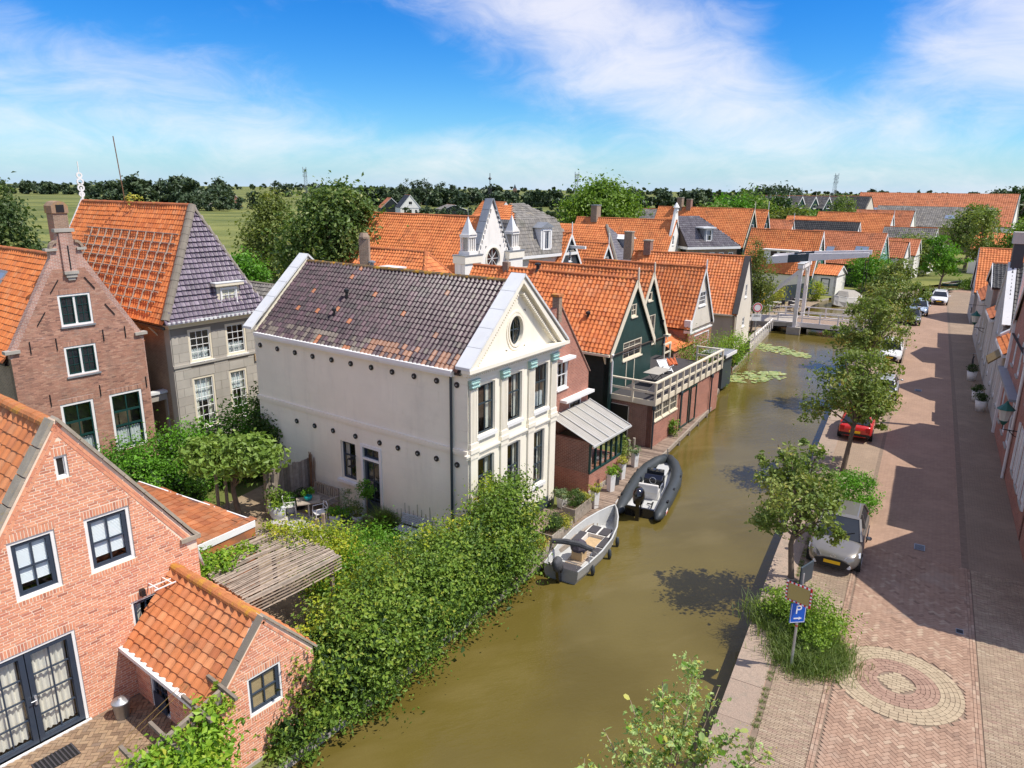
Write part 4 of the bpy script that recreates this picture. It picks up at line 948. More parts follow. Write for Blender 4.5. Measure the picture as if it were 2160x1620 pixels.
# ---------------------------------------------------------------- grey stone house with hipped roof
h = thing('stone_house', 'grey ashlar house with hipped roof half orange half purple glazed tiles', 'house', (-15.09, 34.2, 0), az_rot(36))
ops = [(-.9, .28, .78, 3.4), (1.08, 2.1, .85, 3.36), (-.88, .34, 4.16, 5.78), (1.1, 2.26, 4.16, 5.78)]
wl = Wall(-1.7, 3.3, -.5, 5.95, ops); wall = wl.mesh('front_wall', 'stone_joint', h)
mat('stone_block', (.4, .37, .31), .8, .1, 1.5, tone=[(.34, .31, .265), (.4, .37, .315), (.44, .405, .345), (.38, .345, .295)], streak=((.27, .25, .2), 1.5, .53, .5))
lay_bricks(wl, wall, 'stone_block', bw=.82, bh=.435, jo=.012, proud=.012, n_ind=300)
for i, o in enumerate(ops):
    window(h, front, *o, 'cream_paint', 'white_paint', 3, 4 if i > 1 else 5, rec=.07, fw=.1, sw=.04, bar=.022, pane='glass', inner='net' if i > 1 else 'sides', sill='white_paint')
    if i < 2: MB().add([(o[0] + .15, .2, o[3] - 1.0 - .3 * (i == 0)), (o[1] - .15, .2, o[3] - 1.0 - .3 * (i == 0)), (o[1] - .15, .2, o[3] - .1), (o[0] + .15, .2, o[3] - .1)], [(0, 1, 2, 3)]).build('roller_blind', 'blind', h)
MB().box(-1.76, 3.34, -.07, .02, 4.02, 4.14).build('string_course', 'stone_grey', h)
MB().box(-1.8, 3.38, -.1, .3, 5.95, 6.06).box(-1.88, 3.44, -.2, .3, 6.06, 6.16).box(-2.0, 3.52, -.36, .3, 6.16, 6.28).build('cornice', 'cream_paint', h)
MB().box(-2.0, 3.52, -.42, -.34, 6.2, 6.32).build('gutter', 'zinc', h)
MB().box(2.62, 2.8, -.1, 0, 3.62, 3.98).build('crest', 'ply', h)
MB().box(-1.7, -1.68, .3, 13, -.5, 6.2).build('side_wall', 'brick_brown', h); MB().box(-1.75, -1.4, .02, .5, -.5, 5.95).build('quoin', 'stone_grey', h)
MB().box(3.28, 3.3, .3, 13, -.5, 6.2).build('side_wall', 'brick_brown', h); MB().box(-1.7, 3.3, 12.98, 13, -.5, 6.2).build('rear_wall', 'brick_brown', h)
for y in (1.2, 2.6): MB().bar((-1.7, y, 5.5), (-2.15, y, 6.05), .06, .06).build('bracket', 'cream_paint', h)
MB().box(-2.2, -2.08, -.3, 13, 6.0, 6.12).build('gutter', 'dark_iron', h)
E0, E1 = -2.1, 3.5; ZE = 6.2; ZR = 11.5; XR = .8; YF = -.3
rf = MB().add([(E0, YF, ZE), (E1, YF, ZE), (XR, 1.34, ZR), (XR, 12.6, ZR), (E0, 13.2, ZE), (E1, 13.2, ZE)], [(0, 2, 3, 4), (0, 1, 2), (1, 5, 3, 2), (4, 3, 5), (0, 4, 5, 1)]).build('roof', 'roof_deck', h)
tile_plane(rf, [(E0, YF, ZE), (E0, 13.2, ZE), (XR, 12.6, ZR), (XR, 1.34, ZR)], 'tile_orange', .235, .265, .05, 150, 2)
tile_plane(rf, [(E0, YF, ZE), (E1, YF, ZE), (XR, 1.34, ZR)], mat('tile_purple_hip', PU[1], .36, .25, 1.2, tone=[(.08, .06, .075), (.13, .095, .125), (.18, .135, .17), (.11, .08, .1), (.25, .2, .24)], spec=1.), .235, .25, .05, 150, 2, lift=.085)
tile_plane(rf, [(E1, YF, ZE), (E1, 13.2, ZE), (XR, 12.6, ZR), (XR, 1.34, ZR)], 'tile_purple', .235, .265, .05, 0, 0)
ridge_caps(rf, (XR, 1.34, ZR + .03), (XR, 12.6, ZR + .03), 'ridge_tile')
b = MB(); ridge_caps(rf, (E0 + .1, YF + .08, ZE + .2), (XR, 1.3, ZR + .03), 'ridge_grey', r=.2, ln=.4, name='hip_tile')
ridge_caps(rf, (E1 - .1, YF + .08, ZE + .2), (XR, 1.3, ZR + .03), 'ridge_grey', r=.12, ln=.4, name='hip_tile')
nx = np.array([-(ZR - ZE), 0, XR - E0]); nx /= np.linalg.norm(nx); up_ = np.array([XR - E0, 0, ZR - ZE]); Ls = np.linalg.norm(up_); up_ /= Ls
def on_sl(v, y, k=.13): p_ = np.array([E0, y, ZE]) + up_ * v * Ls + nx * k; return tuple(p_)
for i, v in enumerate(np.linspace(.08, .74, 9)):           # thatch-ladder lattice left on the tiles
    y0 = 1.0 + .18 * i * .2; y1 = 10.6
    MB().bar(on_sl(v, y0), on_sl(v, y1), .05, .05).build('lath', 'wood_pole', rf, tone=.5)
    if v < .7:
        for y in np.arange(y0 + .4 + .35 * (i % 2) * 0, y1, .82):
            MB().bar(on_sl(v - .015, y, .15), on_sl(v + .0825, y + .12, .15), .045, .04).build('lath', 'wood_pole', rf, tone=.7)
# dormer in the hip
dm = MB().box(.78, 2.02, -.12, 1.0, 6.5, 7.72).build('dormer', 'cream_paint', h)
MB().box(.62, 2.18, -.34, 1.2, 7.72, 7.86).build('dormer_roof', 'cream_paint', dm); MB().box(.6, 2.2, -.36, 1.3, 7.862, 7.9).build('dormer_lead', 'zinc', dm)
MB().poly([(.775, -.13, 6.5), (.775, 1.2, 7.6), (.775, -.13, 7.7)]).build('dormer_cheek', 'lead', dm)
window(dm, lambda a, b, z: (a, b - .22, z), .95, 1.85, 6.6, 7.62, 'white_paint', 'white_paint', 2, 3, rec=.09, fw=.06, sw=.05, bar=.03, pane='glass', inner='curtain')
for sx_, x in ((-1, .78), (1, 2.02)): MB().prism([(x, 6.35), (x + sx_ * .22, 6.35), (x + sx_ * .16, 6.7), (x, 7.1)], -.16, -.08).build('dormer_scroll', 'cream_paint', dm)
MB().box(.6, 2.2, -.4, -.1, 6.3, 6.4).build('dormer_sill', 'lead', dm)
# carved finial, white verge and aerial at the rear of the ridge
MB().prism([(E0 + 1.2, 8.3), (XR, 11.55), (XR, 11.8), (E0 + 1.1, 8.5)], 12.7, 12.78).build('bargeboard', 'white_paint', h)
b = MB(); b.box(XR - .05, XR + .05, 12.68, 12.78, 11.5, 12.3)
for i, (z, r_) in enumerate(((11.9, .16), (12.25, .2), (12.6, .2), (12.95, .17))): b.ring((XR, z), r_ - .08, r_, 12.7, 12.76, 12)
b.box(XR - .02, XR + .02, 12.71, 12.75, 13.1, 13.7); b.build('finial', 'white_paint', h)
MB().tube([(XR - .1, 7.6, 11.4), (XR - .3, 7.6, 14.9)], .025, 6).build('aerial', 'wood_brown', h)
foliage('ridge_weed', h, 'leaf_sedum', [(XR, 7.0, 11.75, .1, .9, .18)], 90, .14)
# garden gate in the alley
gt = thing('alley_gate', 'pale arched gateway in the alley beside the old brick house', 'gate', (-17.47, 31.74, 0), az_rot(36))
MB().box(.72, .86, .5, .7, -.5, 2.7).box(1.62, 1.76, .5, .7, -.5, 2.7).box(.86, 1.62, .5, .7, 2.35, 2.7).build('arch', 'plaster_grey', gt); MB().box(.66, 1.8, .42, .8, 2.7, 2.82).build('coping', 'zinc', gt)

# ---------------------------------------------------------------- white stucco house (the main subject)
WH = (1.79, 28.06, 0); WR = az_rot(35)
h = thing('white_house', 'white stucco house with purple glazed roof and classical pediment by the canal', 'house', WH, WR)
wop = [(-5.22, -4.22, 4.02, 5.88), (-3.42, -2.5, 4.02, 5.88), (-1.62, -.66, 4.02, 5.88), (-5.25, -4.25, .85, 3.14), (-3.48, -2.55, .1, 3.14), (-1.7, -.82, .85, 3.14), (-3.55, -2.3, 6.8, 8.2)]
wl = Wall(-5.75, 0, -.7, [(-5.75, 6.5), (-2.875, 9.3), (0, 6.5)], wop, rv=.14); wl.mesh('front_wall', 'stucco', h)
b = MB(); OC, RX, RZ = (-2.925, 7.5), .43, .57; k = 32           # plate with the oval eye
rect = []
for j in range(k):
    a = 2 * math.pi * j / k; ca, sa = math.cos(a), math.sin(a); s_ = min(.625 / max(abs(ca), 1e-6), .7 / max(abs(sa), 1e-6)); rect.append((OC[0] + ca * s_, OC[1] + sa * s_))
ell = [(OC[0] + RX * math.cos(2 * math.pi * j / k), OC[1] + RZ * math.sin(2 * math.pi * j / k)) for j in range(k)]
b.add([(x, .001, z) for x, z in rect] + [(x, .001, z) for x, z in ell] + [(x, .2, z) for x, z in ell], [(j, (j + 1) % k, k + (j + 1) % k, k + j) for j in range(k)] + [(k + j, k + (j + 1) % k, 2 * k + (j + 1) % k, 2 * k + j) for j in range(k)])
b.build('pediment_panel', 'stucco', h)
ov = MB().ring(OC, .54, .62, -.05, .02, 36, .8).ring(OC, .66, .74, -.03, .02, 36, .8).build('oval_window', 'stucco_trim', h)
MB().ring(OC, .52, .58, .1, .16, 32, .77).box(OC[0] - .018, OC[0] + .018, .11, .15, OC[1] - .55, OC[1] + .55).box(OC[0] - .42, OC[0] + .42, .112, .148, OC[1] - .018, OC[1] + .018).build('sash', 'slate_frame', ov)
MB().poly([(x, .14, z) for x, z in ell]).build('pane', 'glass', ov)
b2 = MB(); b2.poly([(OC[0] - .5, .7, 6.9), (OC[0] + .5, .7, 6.9), (OC[0] + .5, .7, 8.1), (OC[0] - .5, .7, 8.1)]).build('room_back', 'room', ov)
for x0, x1 in ((-3.34, -3.18), (-2.72, -2.5)): MB().add([(x0, .3, 6.9), (x1, .36, 6.9), (x1 - .05, .36, 8.1), (x0, .3, 8.1)], [(0, 1, 2, 3)]).build('curtain', 'curtain', ov)
for i, o in enumerate(wop[:6]):
    window(h, front, o[0], o[1], o[2], o[3], 'stucco_trim', 'slate_frame', 2, 2 if i < 3 else 3, rec=.075, fw=.03, sw=.06, bar=.03, pane='glass', inner=['sides', 'right', 'net', 'sides', 'sides', 'right'][i], split=[.62] if i < 3 else [.36, .7])
    MB().box(o[0] - .12, o[0], -.03, .02, o[2], o[3] + .12).box(o[1], o[1] + .12, -.03, .02, o[2], o[3] + .12).prism([(o[0], o[3]), (o[0] + .25, o[3] + .055), (o[1] - .25, o[3] + .055), (o[1], o[3]), (o[1], o[3] + .12), (o[0], o[3] + .12)], -.03, .02).build('window_surround', 'stucco_trim', h)
    MB().box(o[0] - .08, o[1] + .08, -.1, .06, o[2] - .13, o[2] - .003).build('window_sill', 'white_paint', h)
for xc in (-5.48, -3.67, -1.86, -.24):
    pl = MB().box(xc - .2, xc + .2, -.075, .0, 3.86, 5.82).box(xc - .23, xc + .23, -.1, 0, 3.66, 3.86).box(xc - .26, xc + .26, -.13, 0, 3.5, 3.66).build('pilaster', 'stucco_trim', h)
    for q2 in (-.12, -.04, .04, .12): MB().box(xc + q2 - .018, xc + q2 + .018, -.092, -.075, 3.92, 5.78).build('flute', 'stucco_trim', pl)
    MB().box(xc - .2, xc + .2, -.075, 0, -.2, 3.28).box(xc - .24, xc + .24, -.1, 0, 3.28, 3.4).build('pilaster', 'stucco_trim', h)
    b = MB(); b.prism([(xc - .18, 5.86), (xc + .18, 5.86), (xc + .23, 6.14), (xc - .23, 6.14)], -.13, 0)
    for j in range(10): b.lathe([(0, -.05), (.045, -.02), (.05, .02), (0, .06)], (xc + (j % 5 - 2) * .085, -.145, 5.92 + .13 * (j // 5)), 6)
    b.box(xc - .25, xc + .25, -.16, 0, 6.14, 6.19); b.build('capital', 'verdigris', h)
MB().box(-5.95, .16, -.1, .02, 3.42, 3.5).box(-5.9, .12, -.05, .02, 3.32, 3.42).build('string_course', 'stucco_trim', h)
MB().box(-5.85, .1, -.06, .02, 6.19, 6.3).box(-6.0, .3, -.2, .02, 6.38, 6.5).box(-6.08, .42, -.36, .02, 6.5, 6.63).build('cornice', 'stucco_trim', h)
for j in range(52): MB().box(-5.78 + j * .115, -5.78 + j * .115 + .06, -.14, .02, 6.3, 6.378).build('dentil', 'stucco_trim', h)
for sx_, xe in ((1, -6.0), (-1, .25)):
    dxx = -2.875 - xe; dzz = 9.42 - 6.5; L_ = math.hypot(dxx, dzz); ux, uz = dxx / L_, dzz / L_; nx_, nz_ = (-uz, ux) if sx_ > 0 else (uz, -ux)
    if nz_ < 0: nx_, nz_ = -nx_, -nz_
    MB().prism([(xe, 6.56), (-2.875, 9.46), (-2.875, 9.25), (xe + .28 * sx_, 6.56)], -.3, .05).build('raking_cornice', 'stucco_trim', h)
    for j in range(34):
        x, z = xe + sx_ * .42 + ux * (j * .112), 6.6 + uz * (j * .112) - .06 + (0)
        if j < 31: MB().add([(x + ux * a_ - nx_ * b_, y_, z + uz * a_ - nz_ * b_) for y_ in (-.2, .0) for a_, b_ in ((0, .0), (.06, .0), (.06, .09), (0, .09))], [(0, 1, 2, 3), (4, 5, 6, 7), (0, 1, 5, 4), (1, 2, 6, 5), (2, 3, 7, 6), (3, 0, 4, 7)]).build('dentil', 'stucco_trim', h)
    for yy0, yy1 in ((-.36, .26), (11.42, 12.0)):
        for q0, q1 in zip(np.linspace(0, 1, 6)[:-1], np.linspace(0, 1, 6)[1:]):
            A_ = (xe - .1 * sx_ + (dxx + .1 * sx_) * q0, 6.62 + (9.5 - 6.62) * q0); B_ = (xe - .1 * sx_ + (dxx + .1 * sx_) * (q1 - .004), 6.62 + (9.5 - 6.62) * (q1 - .004))
            MB().prism([A_, B_, (B_[0], B_[1] + .1), (A_[0], A_[1] + .1)], yy0, yy1).build('zinc_sheet', 'zinc', h)
            MB().prism([(A_[0], A_[1] + .1), (A_[0] + .03 * sx_, A_[1] + .13), (A_[0] + .05 * sx_, A_[1] + .1)], yy0, yy1).build('standing_seam', 'zinc', h)
# side wall towards the garden
sops = [(5.75, 6.6, .98, 2.6), (4.4, 5.3, -.3, 2.62)]
sw = Wall(0, 11.75, -.7, 6.5, sops, left_of(-5.75)); swo = sw.mesh('side_wall', 'stucco', h)
lay_bricks(sw, swo, 'stucco', bw=1.55, bh=.42, jo=.011, proud=.006, n_ind=300)
MB().box(-5.83, -5.75, -.02, 11.8, 3.5, 3.62).box(-5.81, -5.75, -.02, 11.8, 3.42, 3.5).build('string_course', 'stucco_trim', h)
for y, z in [(11.37, 5.9), (10.21, 5.89), (9.07, 5.89), (7.97, 5.89), (6.84, 5.91), (5.75, 5.92), (4.63, 5.94), (3.54, 5.94), (2.45, 5.95), (1.38, 5.96), (.46, 5.96), (9.26, 2.89), (8.12, 2.91), (6.99, 2.93), (5.68, 2.97), (4.34, 2.99), (3.37, 3.), (2.37, 3.01), (1.45, 3.02), (.48, 3.01)]:
    an = MB().tube([(-5.74, y, z), (-5.80, y, z)], .105, 14).build('wall_anchor', 'dark_iron', h); MB().tube([(-5.8, y, z), (-5.825, y, z)], .035, 8).build('bolt', 'lead', an)
window(h, left_of(-5.75), 5.75, 6.6, .98, 2.6, 'stucco_trim', 'navy_frame', 2, 2, rec=.12, fw=.03, sw=.06, bar=.03, pane='glass', inner='right', split=[.66])
MB().box(-5.92, -5.7, 5.62, 6.73, .86, .975).build('window_sill', 'white_paint', h)
MB().box(-5.8, -5.62, 4.28, 4.4, -.4, 2.74).box(-5.8, -5.62, 5.3, 5.42, -.4, 2.74).box(-5.8, -5.62, 4.4, 5.3, 2.62, 2.74).build('door_frame', 'white_paint', h)
window(h, left_of(-5.75), 4.42, 5.28, 2.2, 2.6, 'navy_frame', 'navy_frame', 2, 1, rec=.1, fw=.03, sw=.03, bar=.03, pane='glass_dark', name='transom'); MB().box(-5.78, -5.6, 4.4, 5.3, 2.1, 2.19).build('transom_bar', 'white_paint', h)
d = window(h, left_of(-5.75), 4.42, 5.28, -.3, 2.1, 'navy_frame', 'navy_frame', 2, 2, rec=.1, fw=.1, sw=.02, bar=.03, pane='glass_dark', name='door', split=[.3, .65])
MB().box(-5.7, -5.66, 4.5, 5.2, -.25, .35).build('door_panel', 'navy_frame', d)
ln_ = MB().box(-6.12, -5.9, 5.62, 5.84, 1.75, 1.78).box(-6.12, -5.9, 5.62, 5.84, 2.07, 2.1).box(-6.01, -5.75, 5.72, 5.74, 2.1, 2.14)
for xx in (-6.12, -5.92):
    for yy in (5.62, 5.82): ln_.box(xx, xx + .02, yy, yy + .02, 1.77, 2.08)
ln_.build('lantern', 'dark_iron', h)
MB().tube([(-5.84, .68, 6.3), (-5.84, .68, -.5)], .05, 8).build('downpipe', 'slate_frame', h)
MB().box(-6.05, -5.75, .5, 11.4, 6.36, 6.5).box(-6.0, -5.75, .5, 11.4, 6.28, 6.36).build('gutter', 'white_paint', h)
MB().box(0, .0, 0, 0, 0, 0) if 0 else MB().poly([(0, 0, -.7), (0, 11.75, -.7), (0, 11.75, 6.5), (0, 0, 6.5)]).build('side_wall', 'stucco', h)
MB().prism([(-5.75, -.7), (0, -.7), (0, 6.5), (-2.875, 9.45), (-5.75, 6.5)], 11.5, 11.78).build('rear_wall', 'stucco', h)
MB().box(-5.8, .05, -.06, .02, -.75, .02).build('plinth', 'slate_frame', h)
pale = lambda t, u, v: np.where((RG.random(len(t)) < np.clip(.8 - v * 6, 0, .8) * (np.abs(u - .45) < .5)), np.clip(.78 + .2 * RG.random(len(t)), 0, .99), np.minimum(t * .84, .83))
def pale_w(t, u, v):
    t = np.minimum(t * .78, .74); r = RG.random(len(t)); t = np.where(r < .015, .99, t)
    return np.where((v < .14) & (r < .45), .86, np.where((v < .1) & (r < .52), .98, t))
rf = gable_roof(h, -5.75, 0, .26, 11.42, 6.52, 9.22, -2.875, oh=.12, ohy=0, m='tile_purple', col=.205, row=.235, amp=.068, n_ind=300, detail=2, sides='L', ridge='ridge_moss', pale=pale_w, rr=.12)
tile_plane(rf, [(.12, .26, 6.4), (.12, 11.42, 6.4), (-2.875, 11.42, 9.22), (-2.875, .26, 9.22)], 'tile_purple', .3, .3, .05, 0, 0)
vent_pipe(h, -4.15, 7.6, 7.95, .55, .055, 'dark_iron'); vent_pipe(h, -4.85, 7.6, 7.3, .5, .045, 'dark_iron')

# ---------------------------------------------------------------- narrow brick house with conservatory
h = thing('narrow_brick_house', 'narrow red brick gable house with white awning next to the white house', 'house', (3.56, 32.44, 0), WR)
ops = [(-2.75, -1.9, 3.93, 5.2), (-1.6, -.55, 2.35, 3.1)]
Wall(-5.0, .08, -.5, [(-5.0, 4.9), (-2.95, 7.62), (-2.6, 7.62), (.08, 4.28)], ops).mesh('front_wall', 'brick_red', h)
MB().box(-2.92, -2.66, -.08, .25, 7.0, 8.1).build('gable_stack', 'brick_brown', h); MB().box(-3.0, -2.58, -.12, .3, 8.1, 8.2).build('cap', 'ridge_lichen', h)
coping_run(h, (.14, 4.24), (-2.6, 7.64), -.05, .25, .05, 'brick_dark', 1.)
plain_walls(h, -5.0, .08, 7, -.5, 4.2, 7.4, 'brick_dark', -2.78, y0=.02)
gable_roof(h, -5, .08, .28, 7, 4.2, 7.35, -2.78, oh=.0, ohy=0, m='tile_orange', col=.26, row=.28, detail=1)
window(h, front, *ops[0], 'white_paint', 'white_paint', 2, 2, rec=.06, fw=.06, sw=.05, bar=.03, pane='glass', inner='sides', sill='white_paint')
window(h, front, *ops[1], 'white_paint', 'dark_iron', 2, 1, rec=.06, fw=.05, sw=.04, pane='glass_dark')
MB().box(-2.9, -1.75, -.35, .0, 5.28, 5.4).build('awning_box', 'white_paint', h); MB().prism([(-2.45, 3.3), (.1, 3.3), (.1, 3.42), (-2.45, 3.42)], -.35, .0).build('awning_box', 'white_paint', h)
cn = thing('conservatory', 'lean-to conservatory with corrugated clear roof over red brick wall', 'conservatory', WH, WR)
x0, x1, y0, y1 = 1.55, 4.6, -.88, 1.04
MB().box(x0, x1, y0, y1, -.6, .55).build('brick_base', 'brick_red', cn); MB().box(x0, x0 + .2, y0, y1, .55, 2.0).build('side_wall', 'brick_dark', cn)  # side wall in darker brick than the base, its shade put into the colour
MB().box(x0 - .02, x1 + .02, y0 - .04, y0, -.6, -.25).build('plinth', 'concrete', cn)
MB().box(x0, x1, y0 - .03, y0 + .06, .55, .63).box(x0, x1, y0 - .03, y0 + .06, 1.82, 1.92).build('frame', 'green_frame', cn)
for i in range(7):
    x = x0 + .03 + (x1 - x0 - .06) * i / 6; MB().box(x - .035, x + .035, y0 - .035, y0 + .055, .63, 1.82).build('mullion', 'green_frame', cn)
    if i < 6: MB().add([(x, y0 + .02, .63), (x + .5, y0 + .02, .63), (x + .5, y0 + .02, 1.82), (x, y0 + .02, 1.82)], [(0, 1, 2, 3)]).build('pane', 'glass', cn)
MB().box(x0 + .25, x1 - .1, y1 - .1, y1 - .05, .55, 1.9).build('interior_wall', 'room', cn)
b = MB(); k = 60
xs = np.linspace(x0 - .25, x1 + .2, k); zz = .012 * np.sin(xs * 60)
b.add([(x, y0 - .3, 1.98 + z) for x, z in zip(xs, zz)] + [(x, y1 - .02, 2.86 + z) for x, z in zip(xs, zz)], [(i, i + 1, k + i + 1, k + i) for i in range(k - 1)]); b.build('roof_sheet', 'poly_sheet', cn)
for x in np.linspace(x0 - .25, x1 + .2, 6): MB().bar((x, y0 - .32, 2.01), (x, y1 - .02, 2.89), .05, .03).build('glazing_bar', 'alu_white', cn)
MB().bar((x0 - .3, y0 - .32, 1.95), (x1 + .25, y0 - .32, 1.95), .08, .08).build('gutter', 'alu_white', cn)
# ---------------------------------------------------------------- canal-side houses further on
def ghouse(name, label, P, az, x0, x1, z0, ze, zr, dep, tile='tile_far', wall='plaster_white', gwall=None, trim='white_paint', xr=None, finial=0., wins=(), sides='L', col=.27, row=.3, detail=0, ridge='ridge_tile', bb=.22, group=None, cat='house', oh=.15, rear_hip=0., win_fr='white_paint', caps=False, n_ind=0, amp=.055, front_poly=None, skyl=(), ohy=.12):
    """gabled house; local x along the gable front, y into the house"""
    h = thing(name, label, cat, (P[0], P[1], 0), az_rot(az), group)
    xr = (x0 + x1) / 2 if xr is None else xr
    Wall(x0, x1, z0, front_poly or [(x0, ze), (xr, zr), (x1, ze)], [w_[:4] for w_ in wins]).mesh('front_wall', gwall or wall, h)
    plain_walls(h, x0, x1, dep, z0, ze, zr, wall, xr, y0=.02)
    gable_roof(h, x0, x1, .0, dep, ze, zr, xr, oh=oh, ohy=ohy, m=tile, col=col, row=row, amp=amp, n_ind=n_ind, detail=detail, sides=sides, ridge=ridge, caps=caps, rear_hip=rear_hip)
    if bb: bargeboards(h, x0, x1, ze, zr, xr, y=-ohy, wd=bb, m=trim, oh=oh, finial=finial or None)
    for w_ in wins: window(h, front, *w_[:4], win_fr, win_fr, w_[4] if len(w_) > 4 else 2, w_[5] if len(w_) > 5 else 2, rec=.07, fw=.06, sw=.03, bar=.035, pane='glass_dark', sill=win_fr)
    sl_ = (zr - ze) / (xr - x0)
    for (xc, ya, yb) in skyl:
        f = slope_box(h, 'roof_window', xc, ya, yb, 0, 'lead', x0, ze, sl_, .14, half=.45); slope_box(f, 'pane', xc, ya + .08, yb - .08, 0, 'skylight', x0, ze, sl_, .155, half=.38)
    return h

GP = (6.15, 37.41)
h = ghouse('green_gable_house', 'dark green boarded gable house with cream trim above the roof terrace', GP, 35, -1.95, 3.2, -.5, 4.5, 7.92, 10.8, 'tile_orange', 'black_board', 'green_board', 'cream_paint', finial=.55, bb=.26, col=.25, row=.27, detail=2, caps=True, n_ind=300,
           wins=[(-.42, 1.86, 3.66, 4.64, 3, 3), (.34, .98, 5.93, 6.62, 2, 2)], win_fr='cream_paint', amp=.06)
for x0, x1 in ((.05, .95),):
    d = MB().box(x0 - .06, x0, -.04, .02, 2.2, 3.66).box(x1, x1 + .06, -.04, .02, 2.2, 3.66).build('door_frame', 'cream_paint', h); MB().box(x0, x1, -.02, .01, 2.2, 3.62).build('door_leaf', 'green_board', d)
MB().tube([(-2.05, -.25, 4.35), (-1.95, -.1, 4.1), (-1.85, -.12, 3.9), (-1.85, -.12, 2.2)], .055, 8).build('downpipe', 'zinc', h)
MB().box(-2.25, -1.95, -.1, 10.8, 4.2, 4.32).build('eaves_board', 'cream_paint', h)
for y in (.2, 2.4): MB().prism([(-1.95, 3.75), (-1.85, 3.75), (-1.85, 4.25), (-2.2, 4.25)], y, y + .08).build('corbel', 'cream_paint', h)
vent_pipe(h, -1.0, 1.9, 5.35, .9, .07, 'dark_iron')
MB().box(.4, .7, 8.2, 8.6, 7.6, 8.3).build('chimney', 'brick_brown', h); vent_pipe(h, .6, 6.2, 7.9, .5, .1, 'dark_iron')
# roof terrace over a brick storey
t_ = thing('roof_terrace', 'brick annex with railed flat roof terrace in front of the green house', 'terrace', (*GP, 0), az_rot(35))
TX0, TX1, TY = -1.55, 8.4, -2.45
wins = [(-1.2, 1.75, .95, 1.78)]
Wall(TX0 + .1, TX1, -.7, 1.85, wins, lambda a, b, z: (a, TY + .1 + b, z)).mesh('front_wall', 'brick_red', t_)
Wall(TY + .1, 0, -.7, 1.85, [(-.95 , -.02, -.6, 1.55)], left_of(TX0 + .1)).mesh('side_wall', 'brick_dark', t_)  # darker brick than the front, painting in the shade on this side
MB().poly([(TX1, TY + .1, -.7), (TX1, 0, -.7), (TX1, 0, 1.85), (TX1, TY + .1, 1.85)]).build('side_wall', 'brick_red', t_)
for i in range(3):
    window(t_, lambda a, b, z: (a, TY + .1 + b, z), -1.2 + i * .985, -1.2 + (i + 1) * .985 - .01, .95, 1.78, 'cream_paint', 'cream_paint', 4, 2, rec=.05, fw=.05, sw=.02, bar=.02, pane='glass_dark', sill='cream_paint')
for x0, x1 in ((2.35, 3.5), (3.7, 4.6)):
    window(t_, lambda a, b, z: (a, TY + .08 + b, z), x0, x1, -.4, 1.75, 'green_frame', 'green_frame', 2, 1, rec=.05, fw=.07, sw=.05, bar=.05, pane='glass_dark', proud=.03)
MB().add([(TX0 + .02, -1.0, -.5), (TX0 + .02, -.0, -.5), (TX0 + .02, 0, 1.6), (TX0 + .02, -1.0, 1.6)], [(0, 1, 2, 3)]).build('doorway', 'black', t_)
MB().box(TX0 + .03, TX0 + .1, -1.02, -.96, -.5, 1.62).box(TX0 + .03, TX0 + .1, -1.02, .0, 1.56, 1.62).build('doorway_frame', 'cream_paint', t_)
MB().box(TX0, TX1, TY, .0, 1.85, 2.13).build('fascia', 'cream_paint', t_); MB().box(TX0 + .05, TX1 - .05, TY + .05, 1.9, 2.131, 2.15).build('deck', 'asphalt_felt', t_)
def rail_post(x, y): MB().box(x - .05, x + .05, y - .05, y + .05, 1.9, 3.05).build('railing_post', 'cream_paint', t_)
n_ = 11
for i in range(n_ + 1): rail_post(TX0 + .02 + (TX1 - TX0 - .04) * i / n_, TY - .03)
for y in (TY * .5,): rail_post(TX0 - .02, y)
MB().box(TX0 - .08, TX1, TY - .1, TY + .06, 3.05, 3.12).build('handrail', 'cream_paint', t_); MB().box(TX0, TX1, TY - .05, TY, 2.5, 2.62).build('mid_rail', 'cream_paint', t_)
MB().box(TX0 - .08, TX0 + .06, TY + .06, .1, 3.05, 3.12).build('handrail', 'cream_paint', t_); MB().box(TX0 - .04, TX0, TY, .0, 2.5, 2.62).build('mid_rail', 'cream_paint', t_)
MB().box(TX1 - .1, TX1 + .04, TY + .06, -.8, 3.05, 3.12).build('handrail', 'cream_paint', t_); MB().box(TX1 - .06, TX1, TY, -.8, 2.5, 2.62).build('mid_rail', 'cream_paint', t_); rail_post(TX1 - .03, -.85)
MB().box(7.3, 8.4, .9, 1.0, 3.05, 3.15).box(7.3, 8.4, .92, .98, 2.5, 2.6).build('handrail', 'cream_paint', t_)
for x in (7.35, 8.3): rail_post(x, .95)
for x in (TX0 + .02, 2.1, 6.9):
    MB().lathe([(.1, 0), (.1, .16), (.055, .24)], (x, TY + .0, 1.62), 8).build('rain_head', 'slate_frame', t_) if x > TX0 + 1 else MB().lathe([(.06, 0), (.1, .08), (.1, .24)], (x, TY, 1.62), 8).build('rain_head', 'slate_frame', t_); MB().tube([(x, TY, 1.65), (x, TY, -.6)], .045, 7).build('downpipe', 'slate_frame', t_)
